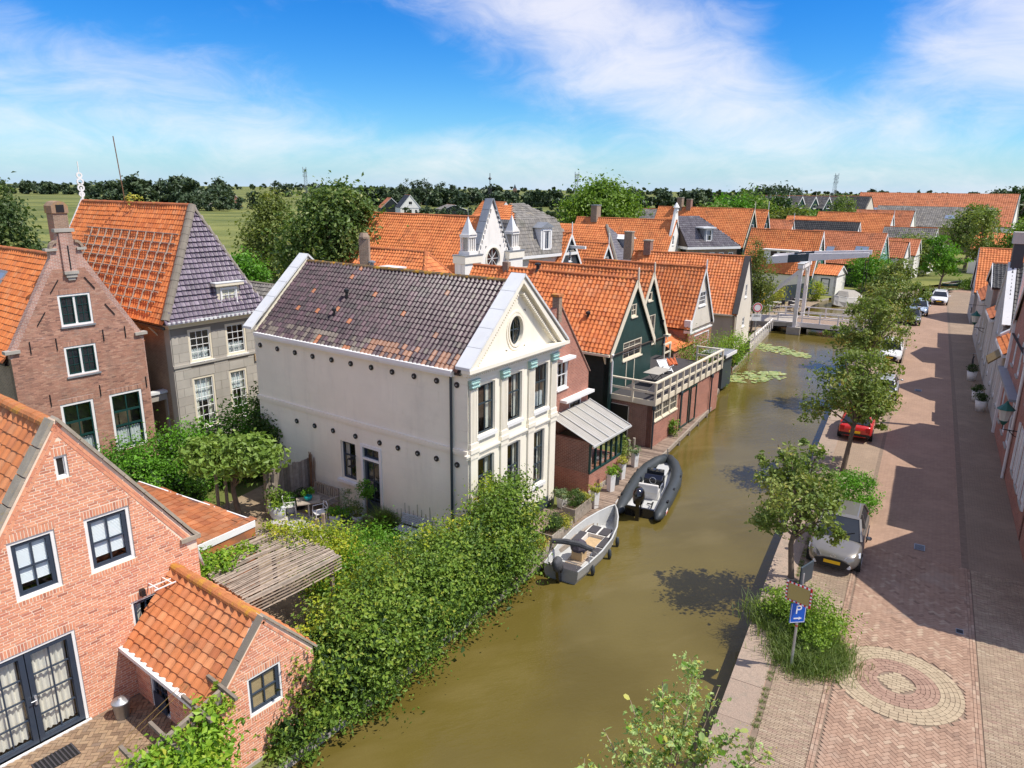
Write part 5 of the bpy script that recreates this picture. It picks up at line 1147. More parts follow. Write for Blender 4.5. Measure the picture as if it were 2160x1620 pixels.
# things on the terrace
o = thing('terrace_table', 'rectangular grey stone table with iron legs on the roof terrace', 'table', loc_w(t_, 1.7, -1.1, 2.15), az_rot(35))
MB().box(-.85, .85, -.45, .45, .7, .74).build('table_top', 'stone_grey', o)
for sx_ in (-.5, .5): MB().tube([(sx_, -.3, 0), (sx_, 0, .35), (sx_, .3, .7)], .015, 6).tube([(sx_, .3, 0), (sx_, 0, .35), (sx_, -.3, .7)], .015, 6).build('leg', 'dark_iron', o)
o = thing('sun_lounger', 'striped dark folding lounger lying on the roof terrace', 'lounger', loc_w(t_, .3, -1.7, 2.15), az_rot(35) + .2)
MB().box(-.9, .9, -.3, -.26, .12, .16).box(-.9, .9, .26, .3, .12, .16).build('frame', 'steel', o)
for i in range(9): MB().box(-.88 + i * .2, -.88 + i * .2 + .13, -.28, .28, .162, .175).build('slat', 'pad_dark', o)
o = thing('deck_chair', 'white folding deck chair with orange towel on the roof terrace', 'chair', loc_w(t_, 4.1, -.5, 2.15), az_rot(35) - .5)
MB().bar((-.35, -.4, .1), (-.35, .3, .75), .05, .05).bar((.35, -.4, .1), (.35, .3, .75), .05, .05).bar((-.35, -.4, .55), (-.35, .35, .05), .05, .05).bar((.35, -.4, .55), (.35, .35, .05), .05, .05).bar((-.37, .3, .75), (.37, .3, .75), .05, .05).build('frame', 'white_paint', o)
MB().add([(-.33, -.3, .2), (.33, -.3, .2), (.33, .3, .72), (-.33, .3, .72)], [(0, 1, 2, 3)]).build('seat', 'zinc', o)
b = MB()
for i in range(7): b.tube([(.35 + .08 * i, -.1, .45 + .03 * (i % 2)), (.4 + .09 * i, .3, .75 - .05 * (i % 3)), (.45 + .09 * i, .5, .3)], .07, 6)
b.build('towel', 'orange_cloth', o)
h = ghouse('green_gable_house', 'second dark green gable house with cream trim behind the roof terrace', loc_w(t_, 7.05, 1.95)[:2], 35, -2.65, 2.65, -.5, 3.5, 7.65, 9, 'tile_orange', 'black_board', 'green_board', 'cream_paint', finial=.5, bb=.26, detail=1, caps=True, wins=[(-.35, .25, 5.85, 6.4, 1, 1), (.0, .95, 3.0, 4.9, 2, 2)], win_fr='cream_paint', col=.25, row=.28)
MB().box(2.35, 2.75, -.4, .2, 3.2, 3.34).build('gutter', 'cream_paint', h); MB().tube([(2.6, -.05, 3.2), (2.55, -.05, 2.1)], .05, 7).build('downpipe', 'zinc', h); MB().box(1.75, 1.9, -.2, 0, 4.1, 4.4).build('wall_lamp', 'dark_iron', h)
h = ghouse('beige_gable_house', 'beige plastered gable house on red brick base with steep orange roof', (13.43, 50), 35, -2.35, 1.95, -.5, 3.6, 7.35, 9.5, 'tile_orange', 'brick_red', 'plaster_beige', 'white_paint', xr=-.29, finial=.5, bb=.14, detail=1, caps=True, wins=[(-.8, .48, 4.72, 5.72, 4, 3)], col=.25, row=.28)
MB().box(-2.4, 2.0, -.06, .02, -.5, 2.95).build('brick_base', 'brick_red', h); MB().box(-2.42, 2.02, -.1, .02, 2.95, 3.05).build('string_course', 'white_paint', h)
window(h, lambda a, b, z: (a, b - .1, z), -1.4, 1.4, 1.2, 2.75, 'white_paint', 'white_paint', 5, 2, rec=.06, fw=.06, sw=.03, bar=.035, pane='glass_dark'); MB().box(-2.5, -2.1, -.15, .3, 3.05, 3.95).build('pilaster', 'white_paint', h)
# low lean-to roof beside it
lo = thing('lean_to', 'low orange lean-to roof between the second green house and the beige house', 'lean-to', loc_w(t_, 10.6, 1.6), az_rot(35))
rf = MB().add([(-1.0, -.4, 2.2), (2.3, -.4, 2.2), (2.3, 3.5, 3.9), (-1.0, 3.5, 3.9), (-1.0, -.4, -.5), (2.3, -.4, -.5), (2.3, 3.5, -.5), (-1.0, 3.5, -.5)], [(0, 1, 2, 3), (0, 4, 5, 1), (0, 3, 7, 4), (1, 5, 6, 2)]).build('roof', 'brick_red', lo)
tile_plane(rf, [(-1.1, -.5, 2.2), (2.3, -.5, 2.2), (2.3, 3.5, 3.9), (-1.1, 3.5, 3.9)], 'tile_orange', .25, .28, .05, 0, 1)
h = ghouse('grey_gable_house', 'tall grey plastered gable house with black parapet before the bridge', (18.13, 57), 27.3, 0, 6.6, -.6, 3.0, 7.25, 10, 'tile_orange', 'plaster_grey', 'plaster_beige', bb=0, detail=1, caps=True, wins=[(2.9, 3.75, 3.9, 5.0, 2, 2), (2.8, 3.8, 1.4, 2.2, 2, 2)], col=.25, row=.28, ohy=0)
for q0, q1 in (((-.15, 2.9), (3.3, 7.3)), ((6.75, 2.9), (3.3, 7.3))): coping_run(h, q0, q1, -.08, .35, .12, 'asphalt_felt', 5.)
MB().tube([(-.1, .5, 2.9), (-.1, .1, 2.75), (-.1, .05, -.5)], .06, 7).build('downpipe', 'cream_paint', h); MB().box(-.25, -.02, .3, 10, 2.75, 2.88).build('gutter', 'cream_paint', h)
chimney(h, 3.3, 8.7, 7, 8.2, .9, .6, 'brick_dark', False); chimney(h, 3.0, 10.4, 6.5, 8.9, .7, .7, 'brick_brown', False)
h.children[-1]

# ---------------------------------------------------------------- chapel front with pinnacles and the roofs behind the white house
h = thing('chapel', 'white plastered chapel gable with rose window and two pinnacles above orange roof', 'chapel', (-3.82, 52, 0), az_rot(35))
Wall(0, 7.3, -.5, [(0, 7.7), (1.9, 7.7), (1.92, 7.75), (3.75, 11.6), (5.9, 7.75), (5.92, 7.7), (7.3, 7.7)], [(2.95, 4.9, 6.3, 8.3)]).mesh('front_wall', 'plaster_white', h, .35)
cx_, cz_ = 3.92, 7.3; k = 28
rect = []
for j in range(k):
    a = 2 * math.pi * j / k; ca, sa = math.cos(a), math.sin(a); s_ = min(.975 / max(abs(ca), 1e-6), 1. / max(abs(sa), 1e-6)); rect.append((cx_ + ca * s_, cz_ + sa * s_))
ci = [(cx_ + .82 * math.cos(2 * math.pi * j / k), cz_ + .82 * math.sin(2 * math.pi * j / k)) for j in range(k)]
MB().add([(x, .001, z) for x, z in rect] + [(x, .001, z) for x, z in ci] + [(x, .2, z) for x, z in ci], [(j, (j + 1) % k, k + (j + 1) % k, k + j) for j in range(k)] + [(k + j, k + (j + 1) % k, 2 * k + (j + 1) % k, 2 * k + j) for j in range(k)]).build('rose_panel', 'plaster_white', h)
rw = MB().ring((cx_, cz_), .84, .95, -.06, .02).build('rose_window', 'stucco_trim', h); b = MB()
for j in range(8): a = math.pi * j / 4; b.bar((cx_, .1, cz_), (cx_ + .8 * math.cos(a), .1, cz_ + .8 * math.sin(a)), .03, .03, (0, 1, 0))
b.build('tracery', 'white_paint', rw); MB().poly([(x, .13, z) for x, z in ci]).build('pane', 'glass_dark', rw)
coping_run(h, (1.7, 7.6), (3.75, 11.75), -.12, .55, .12, 'lead', .9); coping_run(h, (6.1, 7.6), (3.75, 11.75), -.12, .55, .12, 'lead', .9)
for sx_, xa in ((1, 2.2), (-1, 5.65)):
    for j in range(9): MB().box(xa + sx_ * j * .175 - .06, xa + sx_ * j * .175 + .06, -.1, .02, 7.95 + j * .375 - .1, 7.95 + j * .375 + .08).build('dentil', 'plaster_white', h)
MB().tube([(3.75, .2, 11.6), (3.75, .2, 13.6)], .025, 6).build('vane_rod', 'dark_iron', h)
b = MB(); b.lathe([(0, -.14), (.14, 0), (0, .16)], (3.75, .2, 13.2), 8).ring((3.75, 12.3), .16, .2, .18, .22, 12).bar((3.45, .2, 12.5), (4.05, .2, 12.1), .03, .03).bar((3.45, .2, 12.1), (4.05, .2, 12.5), .03, .03); b.build('weather_vane', 'dark_iron', h)
for xc in (1.0, 6.5):
    p_ = MB().box(xc - .95, xc + .95, -.35, .6, -.5, 7.2).build('buttress', 'plaster_white', h)
    MB().box(xc - 1.05, xc + 1.05, -.45, .7, 7.2, 7.75).build('buttress_cap', 'stucco_trim', p_); MB().box(xc - 1.1, xc + 1.1, -.5, .75, 7.75, 7.82).build('lead_flashing', 'lead', p_)
    pn = MB().box(xc - .5, xc + .5, -.4, .6, 7.82, 8.05).box(xc - .45, xc + .45, -.35, .55, 9.05, 9.25).build('pinnacle', 'plaster_white', h)
    for xx in (-.36, -.12, .12, .36):
        for yy in (-.28, .42): MB().box(xc + xx - .05, xc + xx + .05, yy, yy + .1, 8.05, 9.05).build('colonnette', 'plaster_white', pn)
    MB().box(xc - .25, xc + .25, -.1, .3, 8.05, 9.05).build('core', 'stone_grey', pn)
    for dx_, dy_ in ((0, -1), (1, 0), (-1, 0)): MB().prism([(xc - .42, 9.25), (xc + .42, 9.25), (xc, 9.65)], -.42, -.36).build('gablet', 'plaster_white', pn) if dy_ else None
    MB().add([(xc - .38, -.28, 9.25), (xc + .38, -.28, 9.25), (xc + .38, .48, 9.25), (xc - .38, .48, 9.25), (xc, .1, 10.55)], [(0, 1, 4), (1, 2, 4), (2, 3, 4), (3, 0, 4)]).build('spirelet', 'zinc', pn)
    MB().tube([(xc, .1, 10.5), (xc, .1, 11.2)], .02, 5).build('rod', 'lead', pn)
gable_roof(h, -.5, 8.0, .4, 18, 4.9, 10.35, 3.75, oh=.2, ohy=0, m='tile_far', col=.25, row=.28, detail=1, sides='L', rear_hip=4.2, caps=False)
plain_walls(h, -.4, 7.9, 18, -.5, 4.9, 5.0, 'plaster_white', y0=.5)
# small hipped roof with green shutter
P = (-5.6, 46); h = thing('hipped_cottage', 'orange hipped roof with green shuttered dormer behind the purple roof', 'house', (*P, 0), az_rot(35))
rf = MB().add([(-2.8, -2.2, 5.4), (2.8, -2.2, 5.4), (0, 0, 8.5), (0, 5.5, 8.5), (-2.8, 6, 5.4), (2.8, 6, 5.4), (-2.5, -1.9, -.5), (2.5, -1.9, -.5), (-2.5, 6, -.5), (2.5, 6, -.5)], [(0, 2, 3, 4), (0, 1, 2), (1, 5, 3, 2), (4, 3, 5), (0, 6, 7, 1), (0, 4, 8, 6), (1, 7, 9, 5)]).build('roof', 'plaster_beige', h)
tile_plane(rf, [(-2.8, -2.2, 5.4), (-2.8, 6, 5.4), (0, 5.5, 8.5), (0, 0, 8.5)], 'tile_far', .25, .28, .05, 0, 1); tile_plane(rf, [(-2.8, -2.2, 5.4), (2.8, -2.2, 5.4), (0, 0, 8.5)], 'tile_far', .25, .28, .05, 0, 1)
ridge_caps(rf, (0, 0, 8.53), (0, 5.5, 8.53), 'ridge_tile'); ridge_caps(rf, (-2.75, -2.1, 5.5), (0, 0, 8.53), 'ridge_tile', name='hip_tile'); ridge_caps(rf, (2.75, -2.1, 5.5), (0, 0, 8.53), 'ridge_tile', name='hip_tile')
dm = MB().box(-2.3, -1.0, 1.0, 2.3, 6.2, 7.5).build('dormer', 'white_paint', h); MB().box(-2.33, -2.3, 1.15, 2.15, 6.3, 7.35).build('shutter', mat('shutter_green', (.12, .24, .18), .6, .1, plank=(.17, 1, .5)), dm); MB().box(-2.45, -.9, .85, 2.45, 7.5, 7.62).build('dormer_roof', 'zinc', dm)
c_ = thing('brick_chimney', 'tall brown brick chimney stack rising behind the purple roof', 'chimney', (-9.3, 45, 0)); MB().box(-.3, .3, -.25, .25, 4, 9.4).build('stack', 'brick_brown', c_); MB().lathe([(.34, 0), (.34, .1), (.22, .35)], (0, 0, 9.4), 8).build('cap', 'brick_brown', c_); vent_pipe(c_, .5, -.4, 7.2, .9, .12, 'lead')
# small stack and grey roof beyond the stone house
c_ = thing('brick_chimney', 'small brick chimney between the stone house and the white house', 'chimney', (-12.2, 40.5, 0)); MB().box(-.28, .28, -.28, .28, 3, 8.0).build('stack', 'brick_brown', c_); MB().box(-.34, .34, -.34, .34, 8.0, 8.1).build('cap', 'lead', c_)
ghouse('grey_tiled_house', 'low grey tiled roof behind the stone house', (-11.4, 41.5), 35, -3, 2.6, -.5, 4.2, 6.6, 7, 'tile_grey', 'brick_brown', bb=.12, ridge='ridge_grey')
# grey mansard villa
A = (.25, 60); h = thing('mansard_villa', 'cream villa with grey tiled mansard roof and dormer window', 'house', (*A, 0), az_rot(42))
Wall(0, 7.6, -.5, 6.8, [(1.6, 2.6, 4.6, 6.1), (4.4, 5.4, 4.6, 6.1)]).mesh('front_wall', 'plaster_beige', h); MB().box(-.05, .0, 0, 8, -.5, 6.8).build('side_wall', 'plaster_beige', h)
for x in (1.6, 4.4): window(h, front, x, x + 1, 4.6, 6.1, nx=2, nz=2, pane='glass_dark')
MB().box(-.35, 7.9, -.35, 8.2, 6.8, 7.05).build('cornice', 'white_paint', h)
rf = MB().add([(-.2, -.2, 7.05), (7.8, -.2, 7.05), (7.8, 8, 7.05), (-.2, 8, 7.05), (1.1, 1.1, 9.9), (6.5, 1.1, 9.9), (6.5, 6.9, 9.9), (1.1, 6.9, 9.9), (3, 3.4, 11.2), (4.6, 3.4, 11.2)], [(0, 1, 5, 4), (1, 2, 6, 5), (2, 3, 7, 6), (3, 0, 4, 7), (4, 5, 9, 8), (5, 6, 9), (6, 7, 8, 9), (7, 4, 8)]).build('roof', 'roof_deck', h)
for q_ in ([(-.2, -.2, 7.05), (7.8, -.2, 7.05), (6.5, 1.1, 9.9), (1.1, 1.1, 9.9)], [(-.2, 8, 7.05), (-.2, -.2, 7.05), (1.1, 1.1, 9.9), (1.1, 6.9, 9.9)], [(1.1, 1.1, 9.9), (6.5, 1.1, 9.9), (4.6, 3.4, 11.2), (3, 3.4, 11.2)]): tile_plane(rf, q_, 'tile_grey', .28, .3, .04, 0, 0)
tile_plane(rf, [(1.1, 6.9, 9.9), (1.1, 1.1, 9.9), (3, 3.4, 11.2)], 'tile_far', .28, .3, .04, 0, 0)
dm = MB().box(3.0, 4.5, -.1, 1.6, 7.3, 9.3).build('dormer', 'white_paint', h); window(dm, lambda a, b, z: (a, b - .2, z), 3.2, 4.3, 7.4, 9.1, nx=2, nz=1, pane='glass_sky'); MB().prism([(2.8, 9.3), (4.7, 9.3), (3.75, 9.75)], -.25, 1.6).build('dormer_roof', 'lead', dm)

# ---------------------------------------------------------------- roofs behind, towards the bridge
ghouse('hoist_gable_house', 'dark boarded gable with white trim and hoist beam behind the green houses', (5.08, 65), 35, -2.6, 2.6, -.5, 4.9, 8.7, 7, 'tile_far', 'green_board', 'slate_frame', finial=.9, wins=[(-.3, .3, 6.2, 7.2, 1, 2), (-1.5, 1.5, 4.1, 4.9, 4, 1)])
hb = bpy.data.objects['hoist_gable_house']; MB().box(-.12, .12, -1.6, .2, 7.4, 7.65).build('hoist_beam', 'white_paint', hb)
ghouse('slim_gable_house', 'slim dark gable with white trim beside the dormer roof', (8.81, 68), 35, -2.1, 2.1, -.5, 4.6, 7.6, 7, 'tile_far', 'green_board', 'slate_frame', finial=.9, wins=[(-.35, .35, 5.4, 6.4, 2, 2)])
c_ = thing('brick_chimney', 'square brown chimney in front of the slim white trimmed gable', 'chimney', (7.6, 60, 0)); MB().box(-.75, .75, -.4, .4, 4, 6.3).build('stack', 'brick_dark', c_)
ghouse('orange_roof_house', 'plain orange roofed house at the foot of the green hill of trees', (3.4, 72), 35, -3, 3, -.5, 5, 8.9, 9, 'tile_far', 'plaster_white', bb=.2, trim='white_paint')
h = thing('dormer_house', 'orange roof with silver tiled hip and lead dormer', 'house', (9.69, 76, 0), az_rot(35))
rf = MB().add([(-3.2, -3, 5.4), (3.2, -3, 5.4), (0, 0, 8.9), (0, 8, 8.9), (-3.2, 8, 5.4), (3.2, 8, 5.4)], [(0, 2, 3, 4), (0, 1, 2), (1, 5, 3, 2), (4, 3, 5), (0, 4, 5, 1)]).build('roof', 'roof_deck', h)
tile_plane(rf, [(-3.2, -3, 5.4), (-3.2, 8, 5.4), (0, 8, 8.9), (0, 0, 8.9)], 'tile_far', .27, .3, .05, 0, 0); tile_plane(rf, [(-3.2, -3, 5.4), (3.2, -3, 5.4), (0, 0, 8.9)], 'tile_silver', .27, .3, .05, 0, 1); MB().tube([(-3.2, -3, 5.45), (0, 0, 8.95)], .16, 6).build('hip_tile', 'ridge_grey', rf)
MB().box(-3.1, 3.1, -2.9, 7.9, -.5, 5.3).build('wall', 'plaster_white', h); MB().box(-3.4, 3.4, -3.2, -2.8, 5.1, 5.4).build('cornice', 'white_paint', h)
dm = MB().box(.2, 1.9, -2.2, .5, 6.0, 7.6).build('dormer', 'lead', h); MB().prism([(0, 7.6), (2.1, 7.6), (1.05, 8.0)], -2.5, .5).build('dormer_roof', 'zinc', dm); window(dm, lambda a, b, z: (a, b - 2.3, z), .5, 1.6, 6.1, 7.5, nx=2, nz=2, pane='glass_dark')
h = ghouse('bell_gable_house', 'long orange roofed house with white plastered bell gable', (19.14, 86), 32, -3.2, 3.2, -.5, 4.6, 9.1, 13, 'tile_far', 'brick_brown', 'plaster_white', bb=0, wins=[(-.9, -.3, 6.3, 7.4, 1, 2), (-2.2, -1.5, 4.2, 5.2, 1, 2), (.6, 1.3, 4.2, 5.2, 1, 2)], front_poly=[(-3.3, 4.9), (-2.2, 5.6), (-1.4, 7.2), (-.5, 9.6), (-.3, 10.2), (.3, 10.2), (.5, 9.6), (1.4, 7.2), (2.2, 5.6), (3.3, 4.9)])
b = MB().lathe([(.3, 0), (.25, .3), (.4, .4), (.15, .8), (0, 1.)], (0, .1, 10.2), 8); b.build('urn', 'white_paint', h)
chimney(h, 0, 10.5, 8.6, 10.6, 1.2, .8, 'brick_brown', False, 'lead')
A = (20.6, 85.5); h = thing('silver_roof_house', 'brick house with silvery glazed hipped roof and dormer', 'house', (*A, 0), az_rot(70))
wv = [(.4 + i * 1.35, 1.15 + i * 1.35, 3.6, 5.4) for i in range(5)]; Wall(0, 7, -.5, 5.8, wv).mesh('front_wall', 'brick_brown', h); MB().box(6.95, 7, 0, 6, -.5, 5.8).build('side_wall', 'brick_brown', h)
for o in wv: window(h, front, *o, nx=2, nz=3, pane='glass_dark', fw=.08)
MB().box(-.2, 7.3, -.3, 6, 5.8, 6.1).build('cornice', 'white_paint', h)
rf = MB().add([(-.2, -.25, 6.1), (7.3, -.25, 6.1), (7.3, 6, 6.1), (-.2, 6, 6.1), (-.2, 3, 9.5), (3.2, 3, 9.5)], [(0, 1, 5, 4), (1, 2, 5), (2, 3, 4, 5), (3, 0, 4)]).build('roof', 'roof_deck', h)
tile_plane(rf, [(-.2, -.25, 6.1), (7.3, -.25, 6.1), (3.2, 3, 9.5), (-.2, 3, 9.5)], 'tile_silver', .27, .3, .06, 0, 1); tile_plane(rf, [(7.3, -.25, 6.1), (7.3, 6, 6.1), (3.2, 3, 9.5)], 'tile_silver', .27, .3, .06, 0, 1)
dm = MB().box(2.4, 3.6, .3, 2, 6.6, 8.2).build('dormer', 'lead', h); MB().box(2.0, 3.8, .0, 2.4, 8.2, 8.35).build('dormer_roof', 'zinc', dm); window(dm, lambda a, b, z: (a, b + .2, z), 2.6, 3.4, 6.7, 8.1, nx=1, nz=2, pane='glass_dark')
h = ghouse('wide_roof_house', 'wide orange roofed gable house with two chimneys by the trees', (35.35, 108), 35, -3.6, 3.6, -.5, 4.8, 10.0, 15, 'tile_far', 'black_board', 'green_board', 'cream_paint', finial=1., wins=[(-.6, .6, 6.2, 7.8, 1, 2)]); chimney(h, 0, 11.5, 9.2, 11.4, .9, .8, 'brick_brown', False); chimney(h, 0, 10.0, 9.2, 11.2, .8, .7, 'brick_dark', False)
ghouse('wide_roof_house', 'narrower orange gable house with white trim right behind the wide roof', (38.73, 112), 35, -3.2, 3.2, -.5, 4.8, 9.8, 8, 'tile_far', 'green_board', 'green_board', finial=1.2, wins=[(-.5, .5, 6.4, 7.8, 1, 2)])
ghouse('cottage', 'small orange cottage roof tucked beneath the trees', (45.1, 118), 35, -2.8, 2.8, -.5, 4.8, 8.1, 8, 'tile_brown', 'plaster_white', finial=1.)
h = ghouse('bridge_house', 'orange roofed house with deep green gable beside the drawbridge', (40.84, 96), 38, -2.9, 2.9, -.5, 2.2, 7.5, 9.5, 'tile_far', 'plaster_white', 'green_deep', bb=.3, wins=[(-.4, .4, 5., 6.1, 1, 2), (-.6, .6, 2.2, 3.6, 2, 2)])
dm = MB().box(-2.6, -.9, 2.2, 6.6, 3.9, 4.9).build('dormer', 'white_paint', h); MB().box(-2.8, -.6, 2.0, 6.8, 4.9, 5.05).build('dormer_roof', 'white_paint', dm)
for y in (2.5, 3.7, 4.9): MB().box(-2.63, -2.6, y, y + .8, 4.05, 4.8).build('pane', 'glass_dark', dm)
ghouse('mint_gable_house', 'house with pale mint boarded gable and two roof windows', (52.85, 103), 40, -3.4, 3.4, -.5, 2.8, 6.95, 10, 'tile_brown', 'black_board', 'green_pale', bb=.16, wins=[(-.5, .5, 4.2, 5.4, 2, 3), (-.3, .3, 5.8, 6.3, 1, 1), (-.5, .5, 2.0, 3.2, 1, 2)], skyl=[(-2.2, 6.2, 7.3), (-2.0, 1.6, 3.4)])
for nm, lab, P, az, hw, ze, zr, dep, tl, wl_, tr in [
    ('black_roof_house', 'house with black tiled roof and white gable trim behind the bridge house', (54.94, 116), 40, 2.6, 4., 8., 10.5, 'tile_black', 'plaster_white', .25),
    ('white_gable_house', 'orange roofed house with tall white gable behind the mint one', (68.4, 132), 40, 3.4, 4.3, 8.9, 13, 'tile_far', 'plaster_white', .25),
    ('red_roof_house', 'brown orange roofed house with roof light behind the tall white gable', (82, 150), 40, 3.4, 4.6, 9., 11, 'tile_brown', 'plaster_white', .2),
    ('slate_roof_house', 'house with patched dark slate roof and white gable edge', (70.9, 122), 40, 2.6, 3.6, 6.9, 8, 'tile_grey', 'plaster_white', .25),
    ('lane_cottage', 'small brown tiled cottage with white verge next to the mint gable', (58.88, 108), 40, 1.7, 3.4, 5.5, 5, 'tile_brown', 'plaster_white', .2),
    ('lane_cottage', 'second small brown tiled cottage with white verge under the slate roof', (63.86, 114), 40, 2.1, 3.3, 5.5, 6, 'tile_brown', 'plaster_white', .2),
    ('distant_cottage', 'brown orange roof below the dark mansard house', (83.5, 165), 40, 3., 5, 8.2, 9, 'tile_brown', 'plaster_white', .2),
    ('distant_cottage', 'orange roof behind the black tiled roof', (61.5, 140), 40, 3., 5, 7.9, 9, 'tile_far', 'brick_red', .2),
    ('distant_cottage', 'low orange roof in front of the big grey roof', (84.5, 120), 40, 2.6, 3.6, 6.2, 7, 'tile_far', 'plaster_white', .2)]:
    ghouse(nm, lab, P, az, -hw, hw, -.5, ze, zr, dep, tl, wl_, bb=tr, finial=.0 if hw < 3 else .6, col=.3, row=.36)
ghouse('sheet_roof_hall', 'huge orange brown roof of a hall at the far end of the village', (133.64, 195), 38, -8, 8, -.5, 4.5, 12.6, 39, 'tile_brown', 'plaster_white', bb=.5, col=.5, row=.6, amp=.07, skyl=[(-4.6, y, y + 1.6) for y in (8, 13, 18, 23, 33, 39)])
ghouse('grey_roof_hall', 'large grey tiled roof with two roof windows before the huge orange roof', (108, 165), 40, -5, 5, -.5, 5.2, 9.6, 24, 'tile_grey', 'brick_brown', bb=.3, col=.45, row=.5, amp=.06, skyl=[(-2.6, 7, 9), (-2.6, 17, 19)])
h = ghouse('black_mansard_house', 'pale yellow house with black mansard roof among the far roofs', (97, 200), 45, -3.5, 3.5, -.5, 7.8, 11.6, 9, 'tile_black', 'plaster_beige', bb=0, col=.5, row=.5)
for i in range(6):
    ghouse('terrace_house', ['first', 'second', 'third', 'fourth', 'fifth', 'last'][i] + ' gable from the left in the far grey roofed terrace', (93 + i * 4.6, 262 - i * .4), 62, -2.6, 2.6, -.5, 7.2, 11.2, 8, 'tile_grey', 'green_board', bb=.35, finial=1.2, col=.6, row=.6, group='far grey terrace houses', wins=[(-.8, .8, 7., 8.2, 1, 1)])
for i, (x, y, tl, lab) in enumerate([(36, 172, 'tile_grey', 'brick bungalow with brown grey roof under the far trees'), (46, 176, 'tile_black', 'dark roofed bungalow beside the brown grey one'), (56, 168, 'tile_black', 'old brick house with dark roof and chimney by the far trees')]):
    ghouse('bungalow', lab, (x, y), 50, -3.4, 3.4, -.5, 5, 8.2, 9, tl, 'brick_red', bb=.3, col=.45, row=.5, wins=[(-.5, .5, 3.4, 4.6, 1, 1)])
# ---------------------------------------------------------------- street houses on the right
RO = st(0, 4.4)
RF = az_rot(120)            # local x away from the street, local y along it
def eaves_house(name, label, s0, s1, ze, zr, dep, tile, wall, wins=(), trim='white_paint'):
    h = thing(name, label, 'house', (RO[0], RO[1], 0), RF)
    Wall(s0, s1, -.2, ze, wins, left_of(0)).mesh('front_wall', wall, h)
    MB().prism([(0, -.2), (dep, -.2), (dep, ze), (dep / 2, zr), (0, ze)], s0, s0 + .2).build('end_wall', wall, h); MB().prism([(0, -.2), (dep, -.2), (dep, ze), (dep / 2, zr), (0, ze)], s1 - .2, s1).build('end_wall', wall, h)
    gable_roof(h, 0, dep, s0, s1, ze, zr, oh=.2, ohy=0, m=tile, col=.25, row=.28, detail=1, sides='L', caps=False)
    MB().box(-.28, 0, s0, s1, ze - .28, ze - .1).build('gutter', trim, h)
    for w_ in wins: window(h, left_of(0), *w_[:4], 'white_paint', 'white_paint', 2, 3, rec=.08, fw=.08, sw=.04, bar=.03, pane='glass_dark', sill='stone_grey')
    return h
def street_gable(name, label, s0, s1, ze, zr, dep, tile, wall, wins=(), par=None, poly=None, trim='white_paint', detail=1):
    """gable to the street; local x runs towards the camera from the far corner"""
    P = st(s1, 4.4); L_ = s1 - s0
    h = thing(name, label, 'house', (P[0], P[1], 0), az_rot(210))
    wins = [(s1 - b_, s1 - a_, c_, d_) for a_, b_, c_, d_ in wins]
    Wall(0, L_, -.2, poly or [(0, ze), (L_ / 2, zr), (L_, ze)], wins).mesh('front_wall', wall, h)
    plain_walls(h, 0, L_, dep, -.2, ze, zr, wall, y0=.02)
    gable_roof(h, 0, L_, .1 if par else 0, dep, ze, zr - (.25 if poly else 0), oh=.1, ohy=0 if par else .12, m=tile, col=.25, row=.28, detail=detail, sides='LR', caps=False)
    if par:
        for a_, b_ in (((-.1, ze - .05), (L_ / 2, zr)), ((L_ + .1, ze - .05), (L_ / 2, zr))): coping_run(h, a_, b_, -.1, .35, .1, par, 3.)
    else: bargeboards(h, 0, L_, ze, zr, y=-.12, m=trim, oh=.1)
    for w_ in wins: window(h, front, *w_, 'white_paint', 'white_paint', 2, 3, rec=.08, fw=.08, sw=.04, bar=.03, pane='glass_dark', sill='stone_grey')
    return h
street_gable('street_brick_house', 'nearest brick house on the street with tall shuttered windows', 23.3, 30.3, 5.1, 9.3, 9, 'tile_orange', 'brick_red', [(24.3, 25.3, 1, 3.2), (26.2, 27.2, 1, 3.2), (28.2, 29.2, 1, 3.2)])
h = eaves_house('street_brick_house', 'brick house with white framed windows behind the green street lantern', 30.5, 37.7, 6.85, 9.2, 9, 'tile_orange', 'brick_red', [(31.2, 32.2, 1, 3.1), (33, 34, 1, 3.1), (34.8, 35.8, 1, 3.1), (31.2, 32.2, 4, 6), (33, 34, 4, 6), (34.8, 35.8, 4, 6)])
for y in (31.05, 32.35, 32.85, 34.15, 34.65, 35.95): MB().box(-.06, 0, y - .14, y + .14, 1, 3.1).build('shutter', 'white_paint', h)
MB().tube([(-.1, 37.5, 6.7), (-.1, 37.5, 0)], .06, 7).build('downpipe', 'white_paint', h)
h = street_gable('street_white_house', 'white trimmed brick gable house with grey door canopy on the street', 37.9, 45.4, 5.7, 9.7, 9, 'tile_orange', 'brick_red', [(39, 40, 1, 3.1), (41.2, 42.2, 1, 3.1), (43.4, 44.4, 1, 3.1), (40, 40.9, 4.2, 5.8), (42.6, 43.5, 4.2, 5.8)], poly=[(0, 5.7), (1.2, 6.6), (2.2, 8.4), (2.9, 9.7), (4.6, 9.7), (5.3, 8.4), (6.3, 6.6), (7.5, 5.7)])
MB().box(-.05, 7.55, -.4, 0, 3.5, 3.62).build('canopy', 'lead', h); MB().box(.2, .5, -.12, 0, 0, 9.).build('pilaster', 'white_paint', h)
h = eaves_house('street_low_house', 'low street house with bright orange roof and grey zinc verge', 45.6, 51, 4.3, 7.2, 8, 'tile_far', 'plaster_shaded', [(46.6, 47.5, 1, 2.9), (49, 49.9, 1, 2.9)])
MB().prism([(-.1, 4.35), (4, 7.35), (4, 7.5), (-.1, 4.5)], 50.6, 51.1).build('zinc_verge', 'zinc', h); MB().prism([(-.25, 4.0), (-.25, 4.1), (-.8, 3.6), (-.8, 3.5)], 46, 48).build('bamboo_awning', 'bamboo', h)
